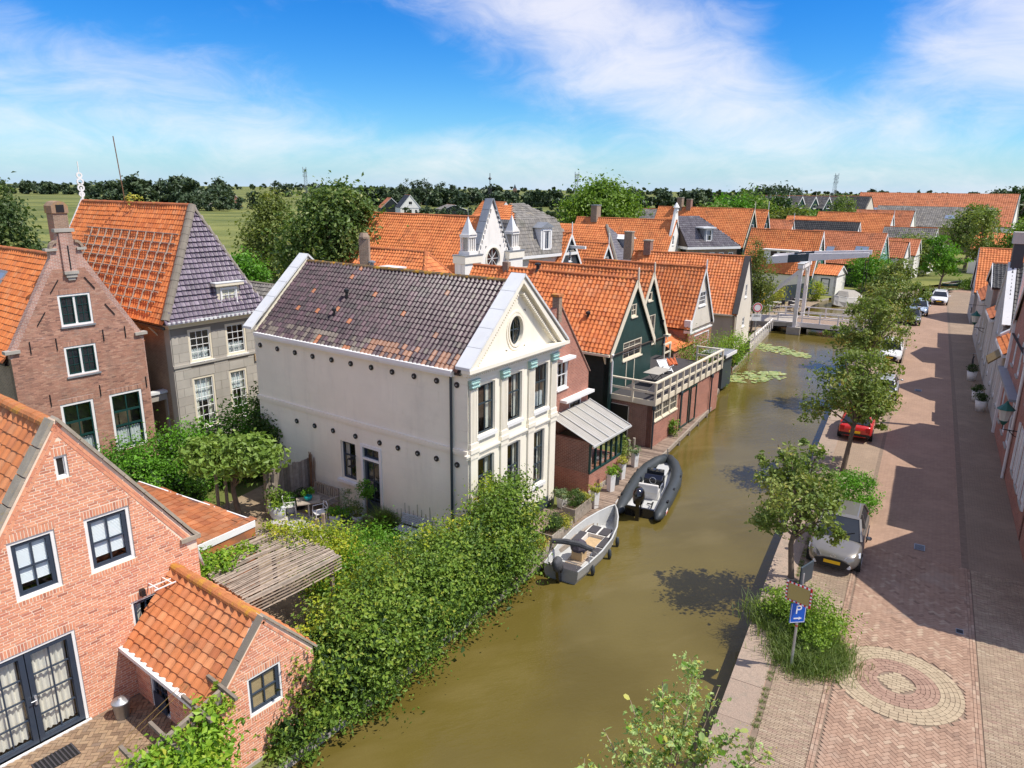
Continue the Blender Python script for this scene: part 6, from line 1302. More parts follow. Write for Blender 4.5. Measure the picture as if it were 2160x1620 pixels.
h = street_gable('street_black_house', 'street house with black tiled roof and pale zinc parapet', 51.2, 57.6, 5.0, 8.4, 9, 'tile_black', 'plaster_shaded', [(52.2, 53.1, 1, 3), (55.2, 56.1, 1, 3), (53.6, 54.6, 4, 5.6)], par='zinc')
c_ = MB().box(2.9, 3.6, .0, .6, 8., 9.6).build('chimney', 'slate_frame', h); MB().box(2.8, 3.7, -.1, .7, 9.6, 10.3).build('cap', 'plaster_shaded', c_)
eaves_house('street_plain_house', 'plain white plastered street house with pale facade', 57.8, 62.8, 4.4, 7., 8, 'tile_brown', 'plaster_shaded', [(58.6, 59.5, 1, 2.9), (60.8, 61.7, 1, 2.9)])
h = street_gable('street_grey_house', 'pale grey weathered boarded house with hanging sign', 63, 69.4, 5.9, 7.4, 9, 'tile_black', 'plaster_grey', [(64, 65, 1, 3), (67, 68, 1, 3)])
sg = MB().box(2.4, 3.4, -1.0, -.94, 3.5, 3.95).build('sign_board', 'navy_frame', h); MB().bar((2.9, 0, 4.1), (2.9, -1.2, 4.1), .03, .03).build('sign_bracket', 'dark_iron', h)
eaves_house('street_plain_house', 'far white street house with small windows', 69.6, 77, 4.2, 7, 8, 'tile_brown', 'plaster_shaded', [(71, 72, 1, 2.9), (74, 75, 1, 2.9)])
street_gable('street_end_house', 'farthest orange roofed street house with white verge at the bend', 84, 91, 3.2, 7.2, 9, 'tile_far', 'plaster_shaded')
ghouse('bend_house', 'orange roofed house with white verge across the canal bend', (70.5, 108), 215, -3, 3, -.5, 3.2, 6.2, 8, 'tile_far', 'plaster_shaded', bb=.3, sides='LR')
ghouse('bend_house', 'twin orange roofed house behind the bend next to the lime tree', (85, 121), 215, -3.6, 3.6, -.5, 3.6, 7, 8, 'tile_far', 'brick_red', bb=.3, sides='LR')
# ---------------------------------------------------------------- trees, hedges and far country
def hx(px, Y): return (px - 1080) / 1500 * (.9643 * Y + 3.3)
# clipped garden hedge hanging over the canal
h = thing('canal_hedge', 'dense leafy hedge hanging over the canal between shed and white house', 'hedge', (0, 0, -.5))
bl = []; yb = []
for s, t_, z, r, rz in [(9.9, -11.7, .3, .8, .9), (10.9, -11.75, .9, 1.15, 1.45), (12.2, -11.7, 1.1, 1.4, 1.75), (13.6, -11.75, 1.15, 1.5, 1.8), (15, -11.75, 1.1, 1.55, 1.75), (16.5, -11.65, 1.1, 1.5, 1.7), (17.9, -11.45, 1.15, 1.45, 1.75), (19.2, -11.3, 1.4, 1.3, 1.95), (20.1, -11.6, 1.9, 1.0, 1.6)]:
    p = st(s, t_); bl.append((p[0], p[1], z, r, r, rz)); p = st(s, t_ - .7); yb.append((p[0], p[1], z + .7, r * .6, r * .6, rz * .5))
b = MB()
for q in bl: b.tube([(q[0], q[1], 0), (q[0] + .1, q[1], q[2] + .6)], [.05, .02], 6)
b.build('stem', 'bark', h)
foliage('foliage', h, 'leaf_hedge', bl, 62000, .115, 900, .19, .55, .3, .47)
foliage('yellowing_top', h, 'leaf_yellow', yb, 6500, .1, 200, .22, .4, .4, .4)
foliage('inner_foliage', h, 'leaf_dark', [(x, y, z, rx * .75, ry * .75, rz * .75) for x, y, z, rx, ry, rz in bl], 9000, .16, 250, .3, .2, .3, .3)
# garden side
hd = thing('garden_hedge', 'tall dark green hedge in front of the old brick and stone houses', 'hedge', (0, 0, -.5))
bl = [(-15.9, 27.6, 1.2, 1.5, 1.4, 1.5), (-14.6, 29, 1.3, 1.5, 1.4, 1.6), (-13.4, 30.2, 1.3, 1.5, 1.3, 1.6), (-12.2, 31.0, 1.7, 1.2, 1.2, 2.0), (-16.3, 25.6, 1.0, 1.3, 1.3, 1.3), (-13.6, 27.6, .9, 1.2, 1.1, 1.2), (-14.6, 26, .8, 1.1, 1.1, 1.1)]
b = MB()
for q in bl: b.tube([(q[0], q[1], 0), (q[0], q[1], q[2])], [.05, .02], 6)
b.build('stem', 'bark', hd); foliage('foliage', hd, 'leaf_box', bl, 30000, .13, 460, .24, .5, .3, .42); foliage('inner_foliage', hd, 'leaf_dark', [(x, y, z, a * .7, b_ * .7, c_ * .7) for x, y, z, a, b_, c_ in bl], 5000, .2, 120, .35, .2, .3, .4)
iv = thing('ivy', 'dark ivy climbing the rear corner of the white house', 'ivy', (-11.2, 30.4, -.5)); foliage('foliage', iv, 'leaf_dark', [(0, 0, 1.6, .6, .5, 1.8), (.4, -.5, 2.6, .55, .45, .9), (.1, .3, 3.6, .4, .4, .9), (.7, -.9, 2.3, .5, .4, .7)], 6000, .15, 110, .32, .4, .2, .6); MB().tube([(0, 0, 0), (.1, .1, 2), (.2, .2, 4)], [.06, .04, .02], 6).build('stem', 'bark', iv)
tree('pollard_plane', 'pollarded plane tree with bright broad leaves in the white house garden', 'tree', (-10.85, 26.03, -.4), 3.2, [(-.2, 0, 2.75, 1.2, 1.1, .6), (.8, .1, 2.8, .95, .9, .6), (-1.2, .1, 2.65, .8, .8, .5)], 4200, .24, 'leaf_plane', .12, tmean=.55, shell=.35, spread=.3, trunk_top=2.2)
for i, (x, y) in enumerate(((-11.9, 26.6), (-11.6, 26.75))):
    MB().tube([(x, y, -.5), (x + .02, y, 1.9)], .07, 7).build('support_post', 'wood_grey', bpy.data.objects['pollard_plane'], tone=.3).matrix_parent_inverse = Matrix.Translation((10.85, -26.03, .4))
# street trees by the quay
ST = [('street tree with thin crown leaning over the canal beside the beige car', (9.45, 21.35, 0), [(-.6, -.4, 3.1, 1.5, 1.5, 1.35), (-.1, .0, 4.1, 1.2, 1.2, .95), (.8, .2, 2.9, 1.1, 1.1, .9), (-1.5, -.6, 2.4, .8, .8, .6), (.9, -.5, 1.9, .5, .5, .4)], 9500, .15, .1),
      ('street tree with wide loose crown beside the red car', (15.42, 30.83, 0), [(-.3, 0, 4.2, 2.0, 2.0, 1.5), (1.3, .4, 3.6, 1.5, 1.5, 1.1), (-1.8, -.3, 3.4, 1.4, 1.4, 1.0), (.3, .3, 5.3, 1.4, 1.4, .9), (1.9, .2, 4.8, 1.0, 1.0, .7), (1.8, .0, 2.4, .5, .5, .4), (1.7, 1.6, 2.7, 1.2, 1.2, .8), (.6, 1.2, 3.0, 1.2, 1.2, .8), (.8, .1, 2.95, 1.4, 1.4, .8)], 13500, .17, .12),
      ('street tree with reddish tipped crown in front of the white car', (22.2, 43.4, 0), [(0, 0, 4.4, 1.9, 1.9, 1.6), (1.4, .3, 4.1, 1.5, 1.5, 1.2), (-1.4, 0, 3.8, 1.3, 1.3, 1.1), (.2, 0, 5.8, 1.2, 1.2, .9)], 11000, .18, .12),
      ('street tree hiding the right end of the drawbridge', (28.0, 53.5, 0), [(0, 0, 4.8, 2.2, 2.2, 1.8), (1.8, .2, 4.4, 1.7, 1.7, 1.4), (-1.6, 0, 4.0, 1.5, 1.5, 1.2), (.6, 0, 6.3, 1.4, 1.4, 1.0), (2.6, 0, 5.6, 1.2, 1.2, 1.)], 9500, .2, .13),
      ('street tree standing left of the dark grey parked car', (37.2, 70.5, 0), [(0, 0, 4.2, 2.2, 2.2, 2.0), (1.2, 0, 5.2, 1.6, 1.6, 1.5), (-1.4, 0, 3.6, 1.5, 1.5, 1.3)], 8000, .25, .13),
      ('young street tree with straight trunk behind the white sedan', (52.5, 88, 0), [(0, 0, 5.4, 2.2, 2.2, 2.4), (.8, 0, 4.2, 1.8, 1.8, 1.6), (-.9, 0, 7, 1.4, 1.4, 1.5)], 6500, .32, .14),
      ('street tree with dark crown near the canal bend', (64.5, 100.5, 0), [(0, 0, 6, 2.6, 2.6, 3), (0, 0, 9, 1.9, 1.9, 2.2), (1.2, 0, 4.6, 1.8, 1.8, 1.6)], 6500, .38, .15)]
for i, (lab, base, cr, n, sz, tr_) in enumerate(ST):
    cr = [(x * .9, y * .9, z * .97, a * .8, b_ * .8, c_ * .82) for x, y, z, a, b_, c_ in cr]; n = int(n * .62)
    for k in range(9):          # straggling side sprays that break the outline
        c0 = cr[k % 4 if len(cr) > 3 else k % len(cr)]; a_ = RD.uniform(0, 6.28); e_ = RD.uniform(-.7, .9)
        cr.append((c0[0] + c0[3] * 1.2 * math.cos(a_) * math.cos(e_), c0[1] + c0[4] * 1.2 * math.sin(a_) * math.cos(e_), c0[2] + c0[5] * 1.15 * math.sin(e_), .42 * c0[3], .42 * c0[4], .32 * c0[5]))
    tree('street_tree', lab, 'tree', base, cr[0][2], cr, n, sz, 'leaf_alder' if i != 5 else 'leaf_box', tr_, 'street trees along the quay', tmean=.5, spread=.2, shell=.25, ntips=18, trunk_top=cr[0][2] * .8, cl=int(n / 62))
# sapling in the foreground: every leaf its own
t_ = thing('alder_sapling', 'young alder with pale round leaves in the foreground by the quay', 'sapling', (2.6, 9.75, -.25))
tips = []; b = MB(); b.tube([(0, 0, -.1), (.05, .1, 2), (.1, .2, 3.6)], [.07, .05, .03], 7)
for (tx, ty, tz) in [(.55, .65, 5.05), (.0, .5, 4.75), (-.55, .35, 4.5), (-1.0, .2, 4.05), (.95, .45, 4.7), (.4, .2, 4.5), (1.3, .1, 4.15), (-1.6, -.2, 3.6), (.8, -.2, 4.0), (.1, -.1, 4.2), (1.55, -.2, 3.9), (-.4, -.1, 4.0)]:
    s0 = Vector((.1, .2, RD.uniform(2.4, 3.4))); e = Vector((tx, ty, tz)); mid = s0.lerp(e, .5) + Vector((tx * .12, ty * .1, -.08)); b.tube([s0, mid, e], [.022, .014, .006], 5)
    for k in range(6):
        f_ = RD.uniform(.3, .95); q = (s0.lerp(mid, f_ * 2) if f_ < .5 else mid.lerp(e, f_ * 2 - 1)); q2 = q + Vector((RD.uniform(-.3, .3), RD.uniform(-.3, .3), RD.uniform(.05, .3))); b.tube([q, q2], [.007, .004], 4); tips.append((q, q2))
    tips.append((mid, e))
b.build('trunk', 'twig', t_, smooth=True)
lm = []
for k in range(7):
    lv = np.array([(0, 0, 0), (.35, -.42, .1), (.8, -.4, .12), (1, 0, .04), (.8, .4, .12), (.35, .42, .1)], float); me = np_mesh('leaf', lv, np.array([(0, 1, 2, 3), (0, 3, 4, 5)]), np.full(6, (k + .5) / 7)); me.materials.append(MATS['leaf_young'] if k > 1 else MATS['leaf_vine']); lm.append(me)
for i in range(300):
    a, e = RD.choice(tips); q = a.lerp(e, RD.uniform(.25, 1.05)); o = bpy.data.objects.new('leaf', RD.choice(lm)); COL.objects.link(o); o.parent = t_
    o.location = q; o.rotation_euler = (RD.uniform(-.9, .9), RD.uniform(-1.2, .4), RD.uniform(0, 6.28)); s_ = RD.uniform(.07, .125); o.scale = (s_ * 1.35, s_ * 1.05, s_)
tag(foliage('small_leaves', t_, 'leaf_young', [(x.x * .5 + e.x * .5, x.y * .5 + e.y * .5, x.z * .5 + e.z * .5, .16, .16, .14) for x, e in tips], 2600, .075, 160, .6, .2, .3, .4), kind='stuff')
tag(foliage('dry_catkins', t_, 'leaf_yellow', [(x.x * .6 + e.x * .4, x.y * .6 + e.y * .4, x.z * .6 + e.z * .4, .14, .14, .12) for x, e in tips], 900, .045, 90, .6, .2, .3, .85, .3), kind='stuff')
# verge at the mirror, box bush behind the car
v = thing('verge_bush', 'leafy bush with long grass around the traffic mirror pole', 'bush', (8.45, 18.15, 0))
foliage('foliage', v, 'leaf_lime', [(.25, .1, .75, .72, .72, .6), (-.15, .65, .6, .55, .65, .5), (.55, -.4, .55, .6, .6, .5), (.1, -.7, .45, .5, .5, .4)], 8500, .085, 190, .3, .4, .4, .62)
blades('grass', v, 'grass_blade', [(.1, -.5, 0), (-.5, -.3, 0), (.6, -.7, 0), (-.6, .5, 0), (0, -1.1, 0), (-.7, .9, 0), (-.3, -1.4, 0)], .5, 4200, 1.0, .009, .6, .28, .3)
blades('short_grass', v, 'grass_blade', [(-.5, -1.5, 0), (.2, -1.5, 0), (.6, -1.1, 0), (-.7, -.9, 0)], .26, 4200, .9, .008, .6, .3, .3)
MB().tube([(0, 0, 0), (.1, 0, .6)], [.03, .012], 5).build('stem', 'bark', v)
bush('box_bush', 'round clipped green bush behind the beige car', 'bush', (13.75, 26.35, 0), [(0, 0, .85, .9, .9, .9), (-.2, .6, .75, .75, .75, .75)], 7500, .09, 'leaf_box', tmean=.6, shell=.7, spread=.16)
bush('quay_bush', 'low bush at the quay edge by the far cars', 'bush', (62, 97, 0), [(0, 0, .5, 1.6, 1.4, .7), (1.5, 1, .5, 1.4, 1.2, .7)], 2500, .2, 'leaf_lime')
# big trees behind the roofs
BT = [('chestnut_tree', 'huge round chestnut tree with pale blossoms behind the roofs', (hx(716, 62), 62, -.5), [(0, 0, 9.0, 3.6, 3.6, 3.9), (-1.8, .3, 6.6, 3.0, 3.0, 3.2), (2.0, .2, 7.0, 2.7, 2.7, 3.2), (.2, 0, 11.2, 2.2, 2.2, 2.0), (-.3, -1, 5, 3.2, 3, 3)], 26000, .38, 'leaf_chestnut', .5),
      ('birch_tree', 'olive green weeping tree left of the chestnut', (hx(577, 92), 92, -.5), [(0, 0, 7.2, 2.9, 2.9, 4.6), (-.6, 0, 4.2, 3.2, 3.2, 3.6), (.6, 0, 9.8, 1.9, 1.9, 2.6)], 9000, .42, 'leaf_willow', .3),
      ('garden_tree', 'grey green garden tree at the foot of the weeping tree', (hx(515, 74), 74, -.5), [(0, 0, 3.6, 2.0, 2.0, 2.8), (.9, 0, 2.8, 1.7, 1.7, 2.4)], 5500, .32, 'leaf_box', .2),
      ('lime_tree', 'wide light green tree rising behind the orange roofs', (hx(1262, 118), 118, -.5), [(0, 0, 9.6, 5.0, 5, 4.3), (-3.6, 0, 7.4, 3.4, 3.2, 4.0), (3.2, 0, 7.6, 3.2, 3.2, 4.2), (.0, 0, 12.0, 3.0, 3, 2.2)], 16000, .55, 'leaf_lime', .5),
      ('pine_tree', 'dark pine tree at the left edge of the view', (hx(18, 66), 66, -.5), [(0, 0, 9.5, 2.6, 2.6, 3.4), (-2.4, 0, 8, 2.4, 2.4, 4), (2.0, 0, 7.2, 2.4, 2.2, 2.0), (-.5, 0, 12.0, 1.6, 1.6, 1.8), (.6, 0, 4.8, 3.2, 3, 1.8)], 13000, .4, 'leaf_pine', .4),
      ('canal_birch', 'slender pale tree beside the grey gable house at the bridge', (22.6, 66.5, -.4), [(0, 0, 5.4, 1.3, 1.3, 2.6), (.4, 0, 3.6, 1.5, 1.5, 1.8), (-.2, 0, 7.4, .9, .9, 1.3)], 5200, .2, 'leaf_willow', .12),
      ('garden_tree', 'dark garden tree at the canal bend by the mint gable', (47.5, 96.5, -.5), [(0, 0, 3.0, 2.3, 2.3, 2.3), (2, .5, 2.6, 1.8, 1.8, 1.9)], 5500, .28, 'leaf_box', .2),
      ('round_tree', 'grey green round tree before the big grey roof', (hx(2032, 128), 128, -.5), [(0, 0, 7, 3.4, 3.4, 3.6), (.8, 0, 9.2, 2.4, 2.4, 2.2)], 6500, .45, 'leaf_alder', .3),
      ('lime_tree', 'bright yellow green tree at the right edge above the street roofs', (hx(2150, 96), 96, 0), [(0, 0, 6.6, 2.8, 2.8, 2.6), (-1.6, 0, 5, 2.2, 2.2, 2.2), (1.5, 1, 7.4, 2.4, 2, 2)], 7000, .36, 'leaf_lime', .25),
      ('thin_tree', 'thin airy tree standing between the far roofs', (hx(1762, 168), 168, -.5), [(0, 0, 9.4, 2.6, 2.6, 2.9), (.6, 0, 7, 2.4, 2.4, 2)], 2600, .5, 'leaf_alder', .25),
      ('copse_tree', 'leafy tree by the hedge behind the bridge houses', (hx(1905, 118), 118, -.5), [(0, 0, 3.6, 2.8, 2.8, 2.8), (3, 0, 3.4, 2.6, 2.6, 2.6)], 6000, .4, 'leaf_alder', .3)]
for nm, lab, base, cr, n, sz, m_, tr_ in BT:
    tree(nm, lab, 'tree', base, cr[0][2], cr, n, sz, m_, tr_, tmean=.42, spread=.24, shell=.5, ntips=10)
for i, (px, Y, zc, r) in enumerate([(1530, 172, 7.5, 5), (1575, 178, 8, 5.5), (1620, 182, 7.4, 5), (1655, 168, 5.8, 4.2), (1690, 176, 5.4, 4.), (1494, 168, 6, 4)]):
    tree('village_tree', ['tree at the left of the village copse', 'tallest tree of the village copse behind the wide roof', 'dark tree in the middle of the village copse', 'lower tree of the copse beside the twin gables', 'last small tree at the right of the copse', 'pale tree beside the far bungalows'][i], 'tree', (hx(px, Y), Y, -.5), zc, [(0, 0, zc, r, r, zc * .62), (r * .5, 0, zc * .8, r * .7, r * .7, zc * .6)], 4200, .75, ['leaf_box', 'leaf_hedge', 'leaf_dark', 'leaf_willow', 'leaf_lime', 'leaf_alder'][i], .4, 'village copse', tmean=.4, spread=.22, shell=.6)
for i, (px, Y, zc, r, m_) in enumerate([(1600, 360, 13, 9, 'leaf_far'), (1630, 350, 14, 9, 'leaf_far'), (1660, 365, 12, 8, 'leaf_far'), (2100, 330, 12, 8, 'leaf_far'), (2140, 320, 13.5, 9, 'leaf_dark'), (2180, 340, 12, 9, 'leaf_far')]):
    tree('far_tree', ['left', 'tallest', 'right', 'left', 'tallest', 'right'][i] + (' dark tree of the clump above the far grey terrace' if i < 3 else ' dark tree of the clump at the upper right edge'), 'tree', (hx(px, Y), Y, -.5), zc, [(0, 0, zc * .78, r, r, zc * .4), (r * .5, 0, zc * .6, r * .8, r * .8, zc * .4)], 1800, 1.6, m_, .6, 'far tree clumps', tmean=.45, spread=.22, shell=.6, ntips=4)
# far woods along the horizon
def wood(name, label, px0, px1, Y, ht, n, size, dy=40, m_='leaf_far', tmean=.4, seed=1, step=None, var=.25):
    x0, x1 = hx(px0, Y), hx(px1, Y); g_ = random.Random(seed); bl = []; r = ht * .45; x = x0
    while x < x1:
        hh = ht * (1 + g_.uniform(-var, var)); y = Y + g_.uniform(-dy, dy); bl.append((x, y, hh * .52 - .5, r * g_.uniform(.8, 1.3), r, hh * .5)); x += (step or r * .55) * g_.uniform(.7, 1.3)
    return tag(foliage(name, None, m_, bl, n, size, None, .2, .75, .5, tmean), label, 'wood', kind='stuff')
wood('far_treeline', 'dark pine wood along the left horizon', 30, 262, 900, 11, 14000, 3.2, seed=2)
wood('far_treeline', 'thin dark treeline on the far horizon', -300, 2500, 2300, 15, 26000, 8, 200, seed=3)
wood('near_copse', 'dense copse around the farm behind the stone house', 268, 470, 480, 14, 15000, 2.6, 40, seed=4)
wood('near_copse', 'scrub in front of the farm copse', 380, 510, 400, 8.5, 5000, 1.8, 25, seed=5)
wood('tree_avenue', 'straight avenue of trees across the meadow', 578, 700, 900, 15, 4500, 2.4, 6, seed=6, step=16, var=.1)
wood('far_wood', 'dark wood behind the white farmhouse', 690, 1060, 560, 11., 22000, 3., 50, seed=7)
wood('far_wood', 'dark wood in the middle of the horizon', 1060, 1600, 540, 10.5, 26000, 3., 50, seed=8)
wood('hedgerow', 'low hedgerow in front of the white farmhouse', 860, 1180, 330, 4.5, 6000, 1.3, 10, seed=9)
wood('hedgerow', 'low scrub along the meadow edge', 1160, 1420, 250, 4.5, 6000, 1.2, 14, seed=10)
wood('far_wood', 'dark wood behind the far village roofs', 1600, 2400, 620, 11.5, 20000, 3.4, 60, seed=12)
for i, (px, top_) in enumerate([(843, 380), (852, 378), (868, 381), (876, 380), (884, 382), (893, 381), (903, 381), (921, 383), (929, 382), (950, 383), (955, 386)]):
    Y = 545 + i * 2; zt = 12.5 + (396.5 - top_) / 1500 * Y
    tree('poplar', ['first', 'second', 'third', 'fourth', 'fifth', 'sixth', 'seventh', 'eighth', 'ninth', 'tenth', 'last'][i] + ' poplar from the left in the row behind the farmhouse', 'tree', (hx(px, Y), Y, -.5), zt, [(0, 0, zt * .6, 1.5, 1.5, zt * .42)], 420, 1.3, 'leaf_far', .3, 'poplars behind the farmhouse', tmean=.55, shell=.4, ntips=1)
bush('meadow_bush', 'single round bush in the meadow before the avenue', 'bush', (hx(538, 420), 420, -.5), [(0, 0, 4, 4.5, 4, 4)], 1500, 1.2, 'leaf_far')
# farmhouse, barns, masts, spire
ghouse('farmhouse', 'white farmhouse with dark roof in the meadow', (hx(862, 330), 330), 70, -4.6, 4.6, -.5, 3.8, 9.2, 12, 'tile_black', 'plaster_white', bb=.2, wins=[(-3, -2, .8, 2.8, 1, 1), (-.6, .6, .3, 2.9, 1, 1), (2, 3, .8, 2.8, 1, 1), (-.8, .8, 5, 6.4, 2, 1)], col=.8, row=.8)
ghouse('barn', 'dark timber barn left of the white farmhouse', (hx(822, 350), 350), 70, -5, 5, -.5, 3, 7.6, 10, 'tile_brown', 'black_board', bb=.2, col=.8, row=.8)
ghouse('barn', 'low grey roofed shed right of the white farmhouse', (hx(955, 345), 345), 70, -6, 6, -.5, 2.6, 4.8, 14, 'tile_grey', 'black_board', bb=.2, col=.8, row=.8)
ghouse('barn', 'grey roofed farm shed in the copse behind the stone house', (hx(432, 450), 450), 80, -9, 9, -.5, 3, 6, 30, 'tile_grey', 'plaster_grey', bb=0, col=1, row=1)
ghouse('farm_cottage', 'red roofed farm cottage beside the copse', (hx(492, 470), 470), 70, -4, 4, -.5, 3, 7, 8, 'tile_far', 'brick_red', bb=.2, col=.8, row=.8)
ghouse('brick_cottage', 'small house with red brick gable behind the chapel', (hx(1062, 92), 92), 60, -3, 3, -.5, 7.4, 10.8, 6, 'tile_far', 'brick_red', bb=.3)
for lab, px, Y, top_ in (('lattice mast left of the chestnut tree', 642, 900, 357), ('lattice mast above the wide light green tree', 1210, 800, 367), ('lattice mast above the far grey terrace', 1752, 900, 370)):
    x = hx(px, Y); zt = 12.5 + (397 - top_ + (px - 1080) * .012) / 1500 * Y; t_ = thing('radio_mast', lab, 'mast', (x, Y, -.5)); b = MB()
    for sx_ in (-1, 1):
        for sy_ in (-1, 1): b.bar((sx_ * 2.2, sy_ * 2.2, 0), (sx_ * 1., sy_ * 1., zt), .28, .28)
    n_ = 12
    for i in range(n_):
        a0, a1 = 2.2 - 1.2 * i / n_, 2.2 - 1.2 * (i + 1) / n_; z0, z1 = zt * i / n_, zt * (i + 1) / n_
        b.bar((-a0, -a0, z0), (a1, -a1, z1), .2, .2).bar((a0, -a0, z0), (-a1, -a1, z1), .2, .2).bar((-a1, -a1, z1), (a1, -a1, z1), .2, .2)
    b.build('lattice', 'steel', t_)
    for zz in (.72, .86, .97): MB().box(-2.2, 2.2, -2.2, 2.2, zt * zz - .2, zt * zz + .2).box(-2.3, -1.7, -2.4, -2, zt * zz, zt * zz + 3).box(1.7, 2.3, -2.4, -2, zt * zz, zt * zz + 3).build('antenna_platform', 'steel', t_)
t_ = thing('church_spire', 'tiny church spire on the horizon', 'spire', (hx(1081, 2300), 2300, -.5)); MB().box(-6, 6, -6, 6, 0, 14).build('tower', 'brick_dark', t_); MB().add([(-5, -5, 14), (5, -5, 14), (5, 5, 14), (-5, 5, 14), (0, 0, 27)], [(0, 1, 4), (1, 2, 4), (2, 3, 4), (3, 0, 4)]).build('spire', 'slate_frame', t_)
# ---------------------------------------------------------------- boats
def loft(b, rings, close=False):
    n = len(rings[0]); vs = [p for r in rings for p in r]
    fs = [(i * n + j, i * n + (j + 1) % n, (i + 1) * n + (j + 1) % n, (i + 1) * n + j) for i in range(len(rings) - 1) for j in range(n if close else n - 1)]
    b.add(vs, fs); return b
WZ = -.78
def heading(az): return rad(90 - az)          # local x points along azimuth az
def hull(o, st_, m, inner, name='hull', th=.05, rim='alu_white', floor=.12):
    """st_: stations (x, half width, gunwale z, keel z)"""
    b = MB(); rings = []
    for x, w_, g_, k in st_: rings.append([(x, -w_, g_), (x, -w_ * .97, g_ * .5 + k * .5), (x, -w_ * .8, k + .05), (x, 0, k), (x, w_ * .8, k + .05), (x, w_ * .97, g_ * .5 + k * .5), (x, w_, g_)])
    loft(b, rings); r0 = rings[0]; b.add(r0, [tuple(range(7))]); hl = b.build(name, m, o, smooth=False)
    b = MB(); loft(b, [[(x, -max(w_ - th, 0), g_ - .01), (x, -max(w_ - th * 2.2, 0), floor), (x, max(w_ - th * 2.2, 0), floor), (x, max(w_ - th, 0), g_ - .01)] for x, w_, g_, k in st_]); b.build('inner_hull', inner, hl)
    b = MB()
    for sg in (-1, 1): b.tube([(x, sg * (w_ - .02), g_) for x, w_, g_, k in st_], .035, 6)
    b.build('gunwale', rim, hl, smooth=True); return hl
def outboard(o, x, z, cowl, s=1., tilt=0.):
    r_ = MB().lathe([(.0, .34), (.1, .33), (.17, .24), (.19, .1), (.16, -.08), (.1, -.12), (0, -.12)], (0, 0, 0), 12).build('outboard_motor', cowl, o, smooth=True)
    r_.location = (x - .28 * s, 0, z + .35 * s); r_.scale = (1.35 * s, 1. * s, 1.15 * s); r_.rotation_euler = (0, tilt, 0)
    MB().box(-.09, .06, -.06, .06, -.75, -.1).box(-.2, .1, -.02, .02, -.8, -.72).box(.05, .2, -.08, .08, -.3, -.12).build('drive_leg', 'gloss_black', r_); MB().lathe([(.02, -.05), (.12, 0), (.02, .05)], (-.16, 0, -.88), 8).build('propeller', 'dark_iron', r_)
o = thing('aluminium_boat', 'open grey aluminium boat with dark covers moored beside the plank deck', 'boat', (1.78, 22.3, WZ), heading(29))
sts = [(0, .66, .52, -.12), (.8, .76, .52, -.14), (1.8, .84, .54, -.14), (2.8, .82, .58, -.12), (3.7, .68, .64, -.06), (4.4, .45, .72, .04), (4.9, .2, .8, .2), (5.15, .02, .84, .4)]
hl = hull(o, sts, 'alu_hull', 'alu_white')
for (x0, x1, y0, y1) in [(3.3, 3.9, -.42, -.05), (3.3, 3.9, .05, .42), (2.35, 3.2, .38, .66), (2.35, 3.2, -.66, -.38), (1.6, 2.25, -.72, -.42), (.15, .65, -.55, .55)]: MB().box(x0, x1, y0, y1, .33, .37).build('seat_pad', 'pad_dark', o)
for (x0, x1, y0, y1) in [(3.25, 3.95, -.5, .5), (2.3, 3.25, .34, .7), (2.3, 3.25, -.7, -.34), (1.55, 2.3, -.75, -.4), (.1, .7, -.6, .6)]: MB().box(x0, x1, y0, y1, .12, .33).build('bench_box', 'vinyl', o)
for i in range(12): MB().box(.8 + i * .13, .8 + i * .13 + .1, -.3, .32, .122, .14).build('floor_slat', 'wood_pole', o, tone=.8)
MB().box(2.5, 3.2, -.28, .28, .125, .2).build('hatch', 'ply', o)
MB().box(1.35, 1.8, -.22, .2, .14, .5).build('console', 'ply', o)
b = MB(); b.lathe([(.3, 0), (.33, .12), (.28, .26), (.16, .36), (0, .4)], (1.58, 0, .48), 9); cv = b.build('console_cover', 'cover_purple', o)
b = MB(); b.tube([(.95, -.8, .98), (.98, -.3, 1.04), (.98, .3, 1.0), (.95, .8, .9)], [.09, .11, .11, .1], 8); b.build('folded_canopy', 'cover_grey', o)
for sg in (-1, 1): MB().tube([(.95, sg * .78, .95), (.7, sg * .76, .5)], .014, 5).tube([(.95, sg * .78, .95), (1.5, sg * .8, .55)], .014, 5).build('canopy_strut', 'steel', o)
MB().tube([(.12, -.55, .5), (.12, -.55, .75), (.12, .1, .78)], .014, 5).tube([(.12, .55, .5), (.12, .55, .75), (.6, .7, .72)], .014, 5).build('stern_rail', 'steel', o)
outboard(o, .02, .35, 'cover_grey', .95, -.25)
for x in (.9, 2.3, 3.35): MB().lathe([(0, -.2), (.06, -.17), (.085, 0), (.06, .17), (.02, .22)], (x, -np.interp(x, [0, 1.8, 2.8, 3.7], [.66, .84, .82, .68]) - .1, .2), 8).build('fender', 'rubber_tube', o, smooth=True)
MB().tube([(5.0, .1, .8), (5.1, .9, .62)], .012, 5).tube([(.1, .6, .5), (-.4, 1.2, .4)], .012, 5).build('mooring_rope', 'wood_pole', o, tone=.7)
o = thing('inflatable_boat', 'black rigid inflatable boat with white console and outboard motor', 'boat', (6.55, 30.15, WZ), heading(22.7))
path = [(-3.35, .8, .22), (-3.0, .82, .24), (-1.5, .86, .26), (.5, .86, .3), (1.7, .72, .36), (2.6, .42, .44), (3.1, .1, .5)]
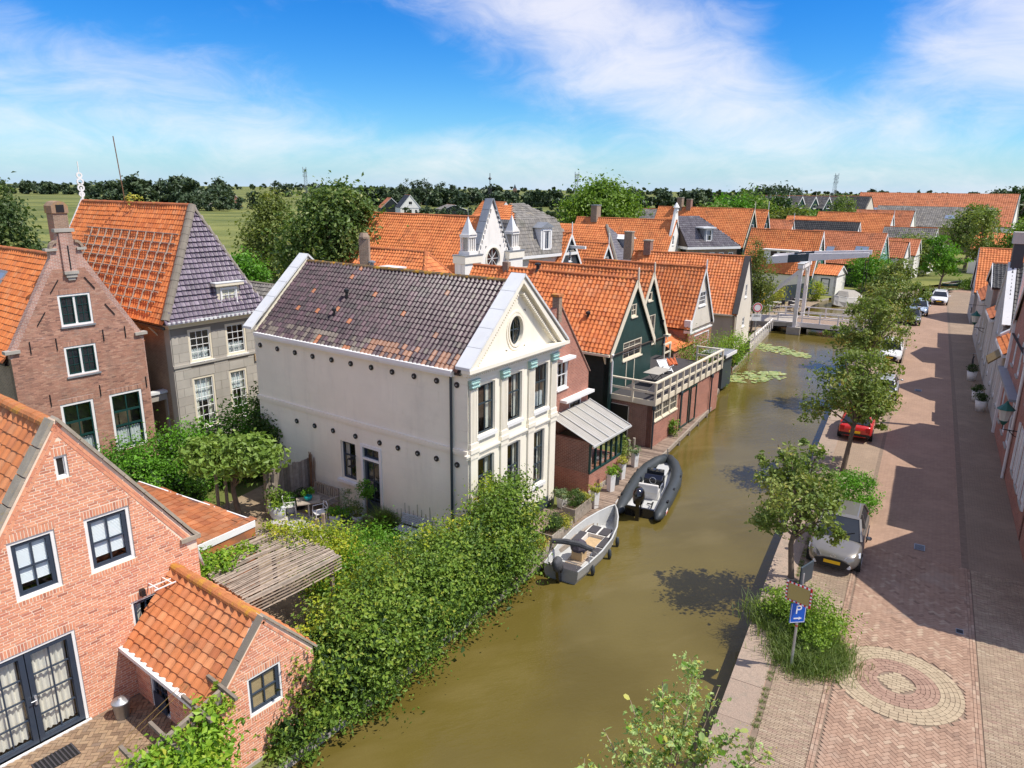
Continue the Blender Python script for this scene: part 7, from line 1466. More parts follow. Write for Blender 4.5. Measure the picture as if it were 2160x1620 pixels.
for sg in (-1, 1):
    p_ = [(x, sg * y, z) for x, y, z in path]; tb = MB().tube(p_, [.06, .22, .27, .28, .27, .25, .22], 14).build('inflatable_tube', 'rubber_tube', o, smooth=True)
    for x in (-2.0, -.6, 1.0): MB().box(x - .1, x + .1, sg * 1.0 - .04, sg * 1.0 + .04, .47, .53).build('grab_handle', 'black', tb)
    MB().box(-2.75, -2.35, sg * 1.08 - .005, sg * 1.08 + .005, .2, .38).build('decal', 'sign_white', tb); MB().box(-2.7, -2.4, sg * 1.086 - .005, sg * 1.086 + .005, .22, .28).build('decal_stripe', 'sign_red', tb)
MB().lathe([(.22, -.12), (.24, 0), (.22, .12)], (3.12, 0, .5), 10).build('bow_joint', 'rubber_tube', o, smooth=True)
b = MB(); loft(b, [[(-2.9, -.6, .3), (-2.9, -.55, .1), (-2.9, .55, .1), (-2.9, .6, .3)], [(.8, -.62, .32), (.8, -.55, .12), (.8, .55, .12), (.8, .62, .32)], [(2.2, -.4, .4), (2.2, -.3, .24), (2.2, .3, .24), (2.2, .4, .4)], [(2.95, -.04, .46), (2.95, -.03, .34), (2.95, .03, .34), (2.95, .04, .46)]]); b.build('deck', 'alu_white', o)
MB().box(-2.95, -2.85, -.6, .6, -.25, .42).build('transom', 'gloss_black', o)
MB().box(1.1, 2.4, -.3, .3, .26, .4).build('bow_locker', 'alu_white', o, bevel=.03)
cs = MB().prism([(-.35, .1), (.35, .1), (.25, .75), (-.1, .85), (-.35, .7)], -.42, .42).build('console', 'gloss_black', o, bevel=.03); MB().tube([(-.38 + .02 * math.cos(a), .15 * math.cos(a), .66 + .15 * math.sin(a)) for a in np.linspace(0, 6.28, 15)], .016, 5).build('steering_wheel', 'steel', cs); MB().box(.1, .28, -.38, .38, .75, 1.0).build('windscreen', 'glass_dark', cs)
MB().box(-1.25, -.75, -.42, .42, .1, .52).build('seat', 'vinyl', o, bevel=.05); MB().box(-1.35, -1.22, -.44, .44, .45, .85).build('seat_back', 'vinyl', o, bevel=.04)
MB().tube([(-1.2, -.55, .3), (-1.1, -.5, .75), (-.7, -.5, .72)], .03, 6).build('grab_rail', 'steel', o); MB().tube([(2.95, 0, .5), (2.95, 0, 1.0)], .02, 6).lathe([(.04, 0), (.04, .05)], (2.95, 0, .98), 6).build('bow_post', 'steel', o)
MB().tube([(-2.3, -.35, .15), (-2.1, -.4, .4), (-1.9, -.3, .2), (-1.8, -.1, .16)], .03, 6).build('fuel_hose', 'black', o)
outboard(o, -2.85, .45, 'gloss_black', 1.35, -.05)
MB().tube([(-3.2, 1.0, .4), (-3.4, 1.4, .35)], .012, 5).build('mooring_rope', 'black', o)
o = thing('cabin_sloop', 'white wooden sloop under a taupe canvas cover by the white shed', 'boat', (40.9, 87.3, WZ), heading(228))
hull(o, [(-3, .75, .95, -.1), (-1.5, 1.15, .9, -.2), (.3, 1.25, .95, -.2), (1.8, .95, 1.1, -.1), (2.8, .4, 1.3, .1), (3.2, .03, 1.4, .3)], 'boat_white', 'boat_white', rim='boat_white', floor=.3)
b = MB(); loft(b, [[(-2.9, -.7, .95), (-2.9, -.4, 1.2), (-2.9, .4, 1.2), (-2.9, .7, .95)], [(-.8, -1.15, .95), (-.8, -.6, 1.75), (-.8, .6, 1.75), (-.8, 1.15, .95)], [(.8, -1.1, 1.0), (.8, -.55, 1.7), (.8, .55, 1.7), (.8, 1.1, 1.0)], [(1.3, -.95, 1.05), (1.3, -.5, 1.15), (1.3, .5, 1.15), (1.3, .95, 1.05)]]); cv = b.build('canvas_cover', 'canvas_taupe', o); MB().add([(.86, -.7, 1.2), (.86, .7, 1.2), (.83, .5, 1.6), (.83, -.5, 1.6)], [(0, 1, 2, 3)]).build('window', 'glass_sky', cv)
for i, (x, y, a) in enumerate([(64.5, 106.5, 60), (69.5, 109.5, 65), (36.6, 73.5, 30), (37.8, 76.2, 35)]):
    o = thing('rowing_boat', ['dark rowing boat moored at the far canal bend', 'second dark boat moored beyond it at the bend', 'white dinghy moored by the street trees', 'small white boat behind the dinghy'][i], 'boat', (x, y, WZ), heading(a), 'small boats along the far quay')
    hull(o, [(0, .55, .4, -.05), (1.2, .8, .4, -.1), (2.6, .75, .45, -.08), (3.6, .35, .55, .05), (4.1, .03, .65, .2)], 'boat_white' if i > 1 else 'green_frame', 'wood_grey' if i < 2 else 'alu_white')
    for x_ in (.8, 1.9, 2.9): MB().box(x_, x_ + .25, -.55, .55, .28, .32).build('thwart', 'wood_brown', o)
# lily pads
def lilies(label, rects, n):
    V = []; Fc = []; T = []
    for _ in range(n):
        cx, cy, rx, ry = RD.choice(rects); a = RD.uniform(0, 6.28); q = math.sqrt(RD.random()); x, y = cx + rx * q * math.cos(a), cy + ry * q * math.sin(a); r = RD.uniform(.1, .2); b0 = len(V); a0 = RD.uniform(0, 6.28); z = WZ + RD.uniform(.008, .03); tl = RD.uniform(-.12, .12)
        k = 8; V.append((x, y, z + .004))
        for j in range(k): aa = a0 + .25 + (6.28 - .5) * j / (k - 1); V.append((x + r * math.cos(aa), y + r * math.sin(aa), z + tl * r * math.cos(aa) + .008))
        for j in range(k - 1): Fc.append((b0, b0 + 1 + j, b0 + 2 + j))
        T += [RD.random()] * (k + 1)
    me = np_mesh('lily_pads', np.array(V), np.array(Fc), np.array(T)); tag(link('lily_pads', me, 'lily_pad'), label, 'water lilies', kind='stuff')
lilies('raft of water lily pads beside the iron fence', [(17.2, 50.9, 1.7, 1.5), (18.8, 51.6, 1.7, 1.3), (15.9, 50.6, .9, 1.0), (19.9, 52.2, .8, .6)], 330)
lilies('raft of water lily pads in front of the drawbridge', [(22.4, 61.6, 1.1, 2.0), (23.3, 60.4, 1.1, 1.8), (24.4, 58.7, .7, 1.2)], 280)
lilies('water lily pads beyond the drawbridge', [(62, 103, 2.5, 1.5), (45.5, 93, 1.5, 1.2)], 260)
# ---------------------------------------------------------------- drawbridge
o = thing('drawbridge', 'white wooden drawbridge with twin balance beams over the canal', 'bridge', (28.5, 70.2, 0), rad(-30))
Wm = mat('bridge_white', (.84, .79, .75), .55, .06, 2, dirt=((.5, .44, .38), 1.5, .58, .4))
MB().box(-.2, 7.2, -2.1, 2.1, .12, .3).build('bridge_deck', 'wood_deck', o, tone=.6); MB().add([(-7, -2.3, -.1), (-.2, -2.3, .28), (-.2, 2.3, .28), (-7, 2.3, -.1), (-7, -2.3, -.6), (-.2, -2.3, -.1), (-.2, 2.3, -.1), (-7, 2.3, -.6)], MB.BF).build('ramp', 'concrete', o)
for y in (-2.15, 2.15): MB().box(-2.4, 7.2, y - .1, y + .1, -.08, .34).build('side_girder', 'bridge_white', o)
MB().box(-.6, .6, -2.9, -1.9, -1.6, -.1).build('pier', 'concrete', o); MB().box(-.6, .6, 1.9, 2.9, -1.6, -.1).build('pier', 'concrete', o); MB().box(-2.4, 7, -1.9, 1.9, -.3, .1).build('under_beams', 'black', o)
for y in (-2.4, 2.4):
    MB().bar((0, y, -.2), (0, y * .93, 5.6), .34, .34).build('portal_post', Wm, o); MB().bar((-5.6, y * .98, .0), (-.1, y * .93, 5.3), .24, .24).build('raking_strut', Wm, o)
MB().box(-.24, .24, -2.7, 2.7, 5.5, 5.95).build('portal_head', Wm, o); MB().box(-.3, .3, -2.8, 2.8, 5.951, 6.0).build('lead_cap', 'zinc', o)
for sg in (-1, 1):
    b = MB(); pts = [(0, sg * 2.1, 3.4), (0, sg * 1.85, 4.4), (0, sg * 1.25, 5.1), (0, sg * .35, 5.5)]
    for p_, q_ in zip(pts, pts[1:]): b.bar(p_, q_, .16, .22)
    b.build('arch_brace', Wm, o)
    y = sg * 1.75
    bm_ = MB().prism([(-3.3, 5.7), (5.6, 6.85), (5.6, 7.25), (0, 6.85), (-3.3, 6.4)], y - .17, y + .17).build('balance_beam', Wm, o); MB().prism([(-1.35, 5.94), (.5, 6.18), (.5, 6.9), (-1.35, 6.68)], y - .178, y + .178).build('black_band', 'slate_frame', bm_)
    MB().tube([(5.4, y, 6.9), (5.4, y * 1.1, .4)], .03, 6).build('lifting_rod', 'dark_iron', o)
MB().box(-3.3, -2.0, -1.6, 1.6, 5.85, 6.3).build('counterweight', 'bridge_white', o)
for y in (-2.05, 2.05):
    for x in (.6, 2.2, 3.8, 5.4, 6.9, -1.6, -3.2, -4.8): MB().box(x - .06, x + .06, y - .06, y + .06, .0 if x < 0 else .3, 1.3 if x > 0 else 1.1).build('railing_post', Wm, o)
    MB().box(.3, 7.1, y - .04, y + .04, 1.22, 1.32).build('handrail', Wm, o); MB().box(.3, 7.1, y - .03, y + .03, .75, .83).build('mid_rail', Wm, o); MB().bar((-.3, y, 1.2), (-5, y, .95), .08, .1).build('handrail', Wm, o)
# white quay railing left of it
o = thing('quay_railing', 'white arched railing on the quay between grey house and drawbridge', 'railing', (0, 0, 0))
A, B_ = Vector((20.9, 60.2, -.3)), Vector((25.0, 67.6, -.2))
for i in range(9): p_ = A.lerp(B_, i / 8); MB().bar(p_, p_ + Vector((0, 0, .95)), .07, .07).build('baluster', Wm, o)
for i in range(8):
    p_, q_ = A.lerp(B_, i / 8) + Vector((0, 0, .95)), A.lerp(B_, (i + 1) / 8) + Vector((0, 0, .95)); MB().tube([p_, p_.lerp(q_, .5) + Vector((0, 0, .06)), q_], .04, 6).tube([p_ - Vector((0, 0, .25)), p_.lerp(q_, .5) - Vector((0, 0, .02)), q_ - Vector((0, 0, .25))], .025, 5).build('rail', Wm, o)
q_ = [st(61, -12.0)[:2], st(71, -12.4)[:2], st(71, -13.4)[:2], st(61, -13.0)[:2]]; MB().slab(q_, -.9, -.28).build('quay_block', 'concrete', o)
# traffic signs by the bridge
o = thing('closed_road_sign', 'round red and white no entry for vehicles sign with plate reading 200m', 'road sign', (22.0, 63.6, 0)); MB().tube([(0, 0, -.3), (0, 0, 2.9)], .035, 7).build('pole', 'galv', o)
fr_ = lambda a, b, z: (a * .92 - b * .38, -a * .38 - b * .92, z) if 0 else (a, b - .06, z)
d = MB().tube([(0, -.05, 2.45), (0, -.06, 2.45)], .44, 24).build('disc', 'sign_white', o); MB().ring((0, 2.45), .3, .39, -.068, -.061, 24).build('red_ring', 'sign_red', d); d = MB().box(-.4, .4, -.06, -.05, 1.25, 1.9).build('plate', 'sign_white', o)
def text(parent, body, size, loc, m, rot=(math.pi / 2, 0, 0), name='lettering'):
    cu = bpy.data.curves.new(name, 'FONT'); cu.body = body; cu.size = size; cu.align_x = 'CENTER'; cu.align_y = 'CENTER'; cu.extrude = .002; cu.materials.append(M(m)); tf = bpy.data.objects.new(name, cu); COL.objects.link(tf); me = bpy.data.meshes.new_from_object(tf); bpy.data.objects.remove(tf); t = link(name, me, m); t.parent = parent; t.location = loc; t.rotation_euler = rot; return t
text(d, '200m', .26, (0, -.064, 1.7), 'black')
o = thing('yellow_sign', 'tall yellow banner sign by the drawbridge terrace', 'sign', (25.3, 72.2, 0)); MB().tube([(0, 0, -.3), (0, 0, 3.2)], .035, 7).build('pole', 'galv', o); MB().box(-.3, .3, -.06, -.02, 1.4, 3.2).build('panel', 'sign_yellow', o)
# cafe tables beyond the bridge approach
for i, (x, y) in enumerate(((28.4, 78.2), (30, 80.4), (32, 81.2), (31.2, 78.4), (33.4, 83))):
    o = thing('cafe_table', ['cafe table nearest to the bridge ramp', 'cafe table left of the bridge portal', 'cafe table behind the bridge portal', 'cafe table at the water by the bridge', 'farthest cafe table near the white shed'][i], 'table', (x, y, -.3), 0, 'cafe tables by the bridge'); MB().lathe([(.5, .72), (.5, .75)], (0, 0, 0), 12).build('table_top', 'stone_grey', o); MB().tube([(0, 0, 0), (0, 0, .73)], .05, 6).build('leg', 'dark_iron', o)
    for k in range(2):
        a = k * 3.14 + i * .5; c_ = thing('cafe_chair', f"dark cafe chair on the {['right', 'left'][k]} side of the {['nearest', 'left', 'middle', 'waterside', 'farthest'][i]} cafe table by the bridge", 'chair', (x + .8 * math.cos(a), y + .8 * math.sin(a), -.3), a, 'cafe chairs by the bridge'); MB().box(-.22, .22, -.22, .22, .42, .47).build('seat', 'pad_dark', c_); MB().box(.18, .22, -.22, .22, .47, .9).build('backrest', 'pad_dark', c_)
        for sx_ in (-.2, .2):
            for sy_ in (-.2, .2): MB().bar((sx_, sy_, 0), (sx_, sy_, .43), .03, .03).build('leg', 'dark_iron', c_)
# small white shed beyond the bridge
h = ghouse('white_shed', 'small white shed with orange pent roof and teal door by the canal', (43.2, 94.2), 38, -2.2, 2.2, -.5, 2.2, 3.2, 4, 'tile_far', 'plaster_white', bb=.14, cat='shed', wins=[], col=.3, row=.32, sides='LR')
window(h, left_of(-2.2), .8, 1.9, -.3, 1.7, 'green_frame', 'green_frame', 2, 3, rec=.02, fw=.1, sw=.03, bar=.04, pane='glass_sky', name='door')
flat('quay_terrace', [(22, 66), (25, 69), (38, 87), (37.5, 90), (24, 78)], -.3, 'gravel_soil')
bush('quay_shrub', 'yellow green shrub beside the white shed', 'bush', (36.8, 86.6, -.4), [(0, 0, 1.2, .9, .9, 1.2)], 1500, .2, 'leaf_yellow')
bush('quay_shrub', 'yellow bush behind the raking strut of the bridge', 'bush', (30.2, 82.5, -.4), [(0, 0, 1.6, 1.3, 1.1, 1.2)], 1500, .22, 'leaf_sedum')
o = thing('dark_fence', 'dark boarded fence behind the cafe terrace', 'fence', (24.6, 79.2, -.4), math.atan2(9.5, 12.4))
for i in range(26): MB().box(i * .6, i * .6 + .57, 0, .05, 0, 2.1).build('plank', 'slate_frame', o)
# ---------------------------------------------------------------- cars
def car(label, loc, az, paint, L_=4.0, Wd=1.7, H=1.5, suv=0., rear_view=False, estate=False):
    o = thing('parked_car', label, 'car', (loc[0], loc[1], 0), heading(az), 'cars parked along the quay'); f = L_ / 2; hw = Wd / 2
    bt = .95 + suv
    sec = [(f, .6, .3, .62), (f - .08, .82, .22, .74), (f - .35, .95, .2, .84), (f - .8, 1., .2, bt - .03), (f - 1.1, 1., .2, bt), (-.2, 1., .2, bt + .02), (-f + .7, 1., .2, bt + .03), (-f + .25, .97, .22, bt), (-f + .05, .9, .26, bt - .1), (-f, .8, .34, bt - .25)]
    b = MB(); rings = []
    for x, k, zb, zt in sec: w_ = hw * k; rings.append([(x, -w_ * .9, zb), (x, -w_, zb + .16), (x, -w_, zt - .22), (x, -w_ * .95, zt - .05), (x, -w_ * .8, zt), (x, w_ * .8, zt), (x, w_ * .95, zt - .05), (x, w_, zt - .22), (x, w_, zb + .16), (x, w_ * .9, zb)])
    loft(b, rings, True); b.add(rings[0], [tuple(range(10))]); b.add(rings[-1], [tuple(range(9, -1, -1))])
    body = b.build('body', paint, o, smooth=True)
    m_ = body.modifiers.new('smooth', 'SUBSURF'); m_.levels = 1; m_.render_levels = 1
    wb, wt, rr, rb = f - 1.0, f - 1.75, -f + (.55 if estate else .75), -f + .2
    g_ = MB(); zs = H
    P = [(wb, -hw * .88, bt - .02), (wb, hw * .88, bt - .02), (rb, hw * .86, bt - .02), (rb, -hw * .86, bt - .02), (wt, -hw * .68, zs - .05), (wt, hw * .68, zs - .05), (rr, hw * .66, zs - .06), (rr, -hw * .66, zs - .06)]
    g_.add(P, MB.BF); g_.build('windows', 'glass_dark', o)
    r_ = MB(); r_.add([(wt + .05, -hw * .7, zs - .06), (wt + .05, hw * .7, zs - .06), (rr - .08, hw * .68, zs - .07), (rr - .08, -hw * .68, zs - .07), (wt - .12, -hw * .58, zs), (wt - .12, hw * .58, zs), (rr + .12, hw * .56, zs - .01), (rr + .12, -hw * .56, zs - .01)], MB.BF); r_.build('roof', paint, o, bevel=.02)
    for sg in (-1, 1):
        for (p_, q_) in (((wb, hw * .885, bt), (wt, hw * .69, zs - .05)), ((rb, hw * .87, bt), (rr, hw * .67, zs - .06)), ((-.25, hw * .895, bt), (-.25, hw * .7, zs - .05))): MB().bar((p_[0], sg * p_[1], p_[2]), (q_[0], sg * q_[1], q_[2]), .07, .05).build('pillar', paint, o)
        mr = MB().lathe([(0, -.06), (.09, -.03), (.1, .04), (0, .08)], (wb - .25, sg * (hw + .1), bt + .08), 8).build('wing_mirror', paint, o, smooth=True)
        for x in (f - .75, -f + .7):
            w_ = MB().tube([(x, sg * (hw - .16), .31), (x, sg * (hw + .012), .31)], .31, 18).build('wheel', 'tyre', o); MB().tube([(x, sg * (hw + .005), .31), (x, sg * (hw + .022), .31)], .2, 12).build('rim', 'rim', w_)
        hd = MB().add([(f - .04, sg * hw * .42, .62), (f - .02, sg * hw * .45, .72), (f - .5, sg * hw * .93, .8), (f - .42, sg * hw * .95, .64)], [(0, 1, 2, 3)]).build('headlight', 'head_lamp', o)
        hd.location.x = .03; hd.location.y = sg * .015; hd.location.z = .012
        MB().lathe([(.07, 0), (.07, .02)], (0, 0, 0), 10).build('fog_light', 'head_lamp', o).matrix_basis = Matrix.Translation((f - .02, sg * hw * .62, .38)) @ Matrix.Rotation(rad(90), 4, 'Y')
        MB().box(-f - .015, -f + .2, sg * hw * .86 - .1 * sg - .1, sg * hw * .86 - .1 * sg + .1, bt - .36, bt - .12).build('tail_light', 'tail_lamp', o)
    MB().prism([(-hw * .5, .28), (hw * .5, .28), (hw * .66, .5), (hw * .3, .6), (-hw * .3, .6), (-hw * .66, .5)], -.03, .02).build('grille', 'black', o).matrix_basis = Matrix.Translation((f + .0, 0, 0)) @ Matrix.Rotation(rad(90), 4, 'Z')
    MB().box(f + .02, f + .045, -.26, .26, .42, .53).build('number_plate', 'plate_yellow', o); MB().box(-f - .04, -f - .01, -.26, .26, .5, .61).build('number_plate', 'plate_yellow', o)
    MB().ring((0, 0), .045, .06, 0, .012, 16, 1.4).build('badge', 'rim', o).matrix_basis = Matrix.Translation((f + .01, 0, .68)) @ Matrix.Rotation(rad(90), 4, 'Z')
    MB().box(-f - .03, -f + .1, -hw * .88, hw * .88, .36, .48).build('rear_bumper', 'black' if rear_view else paint, o); MB().bar((wb - .02, -.1, bt + .03), (wb - .25, .5, bt + .17), .02, .02).bar((wb - .02, .2, bt + .03), (wb - .28, -.45, bt + .18), .02, .02).build('wiper', 'black', o)
    return o
def paint(n, c, metal=.3): return mat(n, c, .28, .03, 2, metal=metal, coat=.7, spec=.5)
car('beige hatchback with dark windscreen parked by the traffic mirror', (11.9, 23.35), 210.5, paint('paint_beige', (.25, .23, .2), .5))
car('bright red car with dark bumper seen from behind below the wide tree', (18.75, 36.6), 30, paint('paint_red', (.55, .02, .015), 0.), 3.9, 1.65, 1.42, rear_view=True)
car('silver car half hidden behind the wide street tree', (23.6, 43.6), 30, paint('paint_silver', (.5, .52, .54)), 4.2)
car('white car hidden behind the tree by the drawbridge', (29.7, 54.6), 210, paint('paint_white', (.78, .78, .78), 0.), 4.3)
car('dark grey car first in the far row of parked cars', (39.9, 70.6), 210, paint('paint_grey', (.16, .165, .17)), 4.2, 1.75)
car('pale blue car behind the dark grey one', (43.9, 76.4), 210, paint('paint_blue', (.48, .58, .68)), 4.4, 1.75, estate=True)
car('white sedan last in the far row of parked cars', (50.6, 84.2), 212, paint('paint_pearl', (.8, .81, .82), 0.), 4.6, 1.8, 1.48)
# ---------------------------------------------------------------- traffic mirror and parking sign
o = thing('traffic_mirror', 'grey pole with twin framed traffic mirrors and blue parking sign', 'traffic mirror', (7.68, 16.64, 0), 0)
MB().tube([(0, 0, -.1), (0, 0, 2.9)], .035, 10).build('pole', 'galv', o); MB().tube([(0, 0, 1.32), (0, 0, 1.36)], .038, 10).build('sticker_band', 'sign_red', o)
mr = MB().box(-.34, .34, -.13, -.08, 2.05, 2.62).build('mirror_housing', 'pad_dark', o, bevel=.03); mr.rotation_euler = (0, 0, rad(-46)); MB().add([(-.29, -.136, 2.1), (.29, -.136, 2.1), (.29, -.136, 2.57), (-.29, -.136, 2.57)], [(0, 1, 2, 3)]).build('mirror_face', 'mirror', mr)
k = 0
for i in range(12):
    for z in (2.07, 2.585): MB().box(-.34 + i * .0567, -.34 + (i + 1) * .0567, -.141, -.131, z - .022, z + .022).build('stripe', 'sign_red' if i % 2 else 'sign_white', mr)
for i in range(9):
    for x in (-.322, .322): MB().box(x - .02, x + .02, -.142, -.132, 2.095 + i * .052, 2.095 + (i + 1) * .052).build('stripe', 'sign_white' if i % 2 else 'sign_red', mr)
b = MB().box(-.32, .32, -.03, .03, 2.55, 3.1).build('rear_mirror_back', 'slate_frame', o, bevel=.03); b.matrix_basis = Matrix.Translation((.14, .14, 0)) @ Matrix.Rotation(rad(40), 4, 'Z')
sg_ = MB().box(-.26, .16, -.085, -.055, 1.48, 2.05).build('parking_sign', 'sign_blue', o); sg_.rotation_euler = (0, 0, rad(6)); MB().box(-.25, .15, -.087, -.085, 1.49, 1.505).box(-.25, -.238, -.087, -.085, 1.505, 2.04).box(.138, .15, -.087, -.085, 1.505, 2.04).build('sign_border', 'sign_white', sg_)
text(sg_, 'P', .36, (-.05, -.088, 1.86), 'sign_white'); MB().prism([(-.16, 1.595), (-.02, 1.595), (-.02, 1.565), (.07, 1.612), (-.02, 1.66), (-.02, 1.63), (-.16, 1.63)], -.089, -.086).build('arrow', 'sign_white', sg_)
# ---------------------------------------------------------------- street lanterns and planters on the right
for i, (x, y) in enumerate([(st(36.2, 3.75)), (st(65, 3.7))] if 0 else [st(36.2, 3.8)[:2], st(64.5, 3.7)[:2]]):
    o = thing('wall_lantern', ['green topped street lantern on an iron bracket by the brick house', 'far street lantern on a bracket by the hanging sign'][i], 'lantern', (x, y, 3.05), rad(-30))
    MB().lathe([(.36, .5), (.3, .56), (.1, .74), (.04, .85), (0, .9)], (0, 0, 0), 8).build('lantern_roof', mat('lantern_green', (.02, .12, .09), .45, .1) if i == 0 else 'lantern_green', o); MB().lathe([(.17, 0), (.29, .5)], (0, 0, 0), 8).build('lantern_glass', 'lamp_glass', o); MB().lathe([(.06, -.2), (.18, -.03), (.18, .0)], (0, 0, 0), 8).build('lantern_base', 'lantern_green', o)
    MB().tube([(0, 0, -.15), (0, 0, -.4), (.3, 0, -.42), (.7, 0, -.42)], .025, 6).tube([(.7, 0, -.75), (.4, 0, -.6), (.25, 0, -.42)], .02, 6).build('bracket', 'dark_iron', o)
sgh = bpy.data.objects['street_grey_house']
text([c for c in sgh.children if c.name.startswith('sign_board')][0], 'Het Hof', .2, (2.9, -1.01, 3.72), 'sign_white')
for i, (x, y, s_) in enumerate(((st(49.3, 3.9)[0], st(49.3, 3.9)[1], 1.), (st(51.6, 3.8)[0], st(51.6, 3.8)[1], 1.), (st(57.5, 3.7)[0], st(57.5, 3.7)[1], 1.1))):
    o = thing('street_planter', ['nearest white street planter with a small shrub', 'second white street planter with a small shrub', 'far white street planter by the plain house'][i], 'planter', (x, y, 0), 0, 'white street planters'); MB().lathe([(.24, 0), (.32, .65), (.28, .65), (.27, .58)], (0, 0, 0), 14).build('pot', 'pot_white', o, smooth=True); foliage('foliage', o, 'leaf_dark', [(0, 0, .85, .35, .35, .25)], 500, .1)
o = thing('bicycle', 'dark bicycle leaning against the far plain street house', 'bicycle', st(62, 3.9), heading(30))
for x in (-.5, .5): MB().tube([(x + .33 * math.cos(a), 0, .34 + .33 * math.sin(a)) for a in np.linspace(0, 6.28, 17)], .02, 5).build('wheel', 'black', o)
MB().tube([(-.5, 0, .34), (-.1, 0, .3), (-.2, 0, .85), (-.5, 0, .34)], .02, 5).tube([(-.1, 0, .3), (.38, 0, .85), (-.18, 0, .8)], .02, 5).tube([(.5, 0, .34), (.36, 0, 1.0)], .02, 5).build('frame', 'dark_iron', o); MB().box(-.32, -.12, -.06, .06, .85, .9).build('saddle', 'black', o); MB().tube([(.3, -.25, 1.02), (.36, 0, 1.0), (.3, .25, 1.02)], .015, 5).build('handlebar', 'steel', o)
# ---------------------------------------------------------------- garden of the white house
GZ = -.4
flat('garden_ground', [(-13.5, 24), (-11, 29.6), (-7.5, 28.4), (-2.2, 23.2), (-1.5, 20.6), (-4, 16.6), (-6.0, 16), (-9, 20.5)], GZ, 'gravel_soil')
mat('tile_pale', (.46, .43, .40), .8, .1, 3)
NRt = az_rot(35)
pt = tag(MB().slab([(-9.7, 25.6), (-9.0, 26.9), (-6.7, 25.6), (-7.6, 24.6)], GZ, GZ + .015).build('garden_patio', 'paving_joint'), kind='structure')
for i in range(5):
    for j in range(3):
        o = MB().box(i * .56, i * .56 + .545, j * .45, j * .45 + .435, 0, .025).build('flagstone', 'tile_pale', pt); o.location = (-9.62, 25.65, GZ + .017); o.rotation_euler = (0, 0, math.atan2(-1.1, 2.1))
def white_pos(x, y, z=GZ): return loc_w(bpy.data.objects['white_house'], x, y, z)
o = thing('garden_table', 'small square wooden garden table on the pale patio', 'table', (-8.1, 26.2, GZ + .04), .35)
MB().box(-.45, .45, -.36, .36, .7, .74).build('table_top', 'wood_grey', o, tone=.6); MB().tube([(0, 0, .02), (0, 0, .7)], .035, 6).box(-.3, .3, -.03, .03, 0, .03).box(-.03, .03, -.3, .3, .0, .028).build('pedestal', 'alu_white', o)
o = thing('turquoise_pot', 'turquoise bowl with green plant on the garden table', 'pot', (-8.1, 26.2, GZ + .78)); MB().lathe([(.1, 0), (.17, .1), (.16, .2), (.13, .2), (.12, .15)], (0, 0, 0), 14).build('bowl', 'turquoise', o, smooth=True); foliage('foliage', o, 'leaf_box', [(0, 0, .36, .2, .2, .18)], 260, .09)
def garden_chair(label, x, y, a):
    o = thing('garden_chair', label, 'chair', (x, y, GZ + .04), a, 'white garden chairs')
    MB().box(-.23, .23, -.22, .22, .43, .46).build('seat', 'white_paint', o)
    for sx_, sy_ in ((-.22, -.2), (.22, -.2), (-.22, .2), (.22, .2)): MB().tube([(sx_, sy_ * 1.1, 0), (sx_, sy_, .44)], .016, 6).build('leg', 'white_paint', o)
    MB().tube([(-.23, .22, .44), (-.23, .26, .78), (0, .29, .82), (.23, .26, .78), (.23, .22, .44)], .018, 6).tube([(-.2, .25, .62), (.2, .25, .62)], .014, 6).build('backrest', 'white_paint', o)
    for sg in (-1, 1): MB().tube([(sg * .23, -.2, .44), (sg * .24, -.18, .66), (sg * .24, .24, .66)], .016, 6).build('armrest', 'white_paint', o)
garden_chair('white garden chair at the far left of the garden table', -8.9, 26.35, 1.9); garden_chair('white garden chair in front of the garden table', -7.55, 25.75, -1.0)
o = thing('garden_bench', 'weathered teak bench against the white house wall', 'bench', white_pos(-6.3, 7.3, GZ), WR + math.pi / 2)
for i in range(5): MB().box(-.75, .75, -.25 + i * .1, -.25 + i * .1 + .085, .42, .45).build('slat', 'wood_grey', o, tone=RD.random())
for i in range(13): MB().box(-.7 + i * .113, -.7 + i * .113 + .05, -.3, -.275, .5, .92).build('slat', 'wood_grey', o, tone=RD.random())
MB().box(-.75, .75, -.31, -.26, .9, .98).build('top_rail', 'wood_grey', o, tone=.5)
for sx_ in (-.72, .72):
    for sy_ in (-.27, .25): MB().box(sx_ - .035, sx_ + .035, sy_ - .035, sy_ + .035, 0, .98 if sy_ < 0 else .64).build('leg', 'wood_grey', o, tone=.4)
    MB().box(sx_ - .04, sx_ + .04, -.3, .3, .64, .68).build('armrest', 'wood_grey', o, tone=.6)
o = thing('slatted_bench', 'pale metal slatted bench half hidden in the garden shrubs', 'bench', (-3.7, 24.35, GZ), WR + math.pi / 2 + .1)
for i in range(6): MB().box(-.7, .7, -.22 + i * .08, -.22 + i * .08 + .06, .42, .44).build('slat', 'pot_grey', o)
for i in range(5): MB().box(-.7, .7, -.28 - i * .015, -.25 - i * .015, .5 + i * .08, .56 + i * .08).build('slat', 'pot_grey', o)
for sx_ in (-.65, .65): MB().tube([(sx_, .25, 0), (sx_, .2, .42), (sx_, -.24, .42), (sx_, -.34, .9)], .018, 6).tube([(sx_, -.24, .42), (sx_, -.3, 0)], .018, 6).build('leg', 'pot_grey', o)
o = thing('plank_fence', 'weathered grey plank fence closing the garden beside the house wall', 'fence', (0, 0, GZ))
A, B_ = Vector((-9.95, 26.7, 0)), Vector((-8.55, 28.3, 0)); n_ = 15
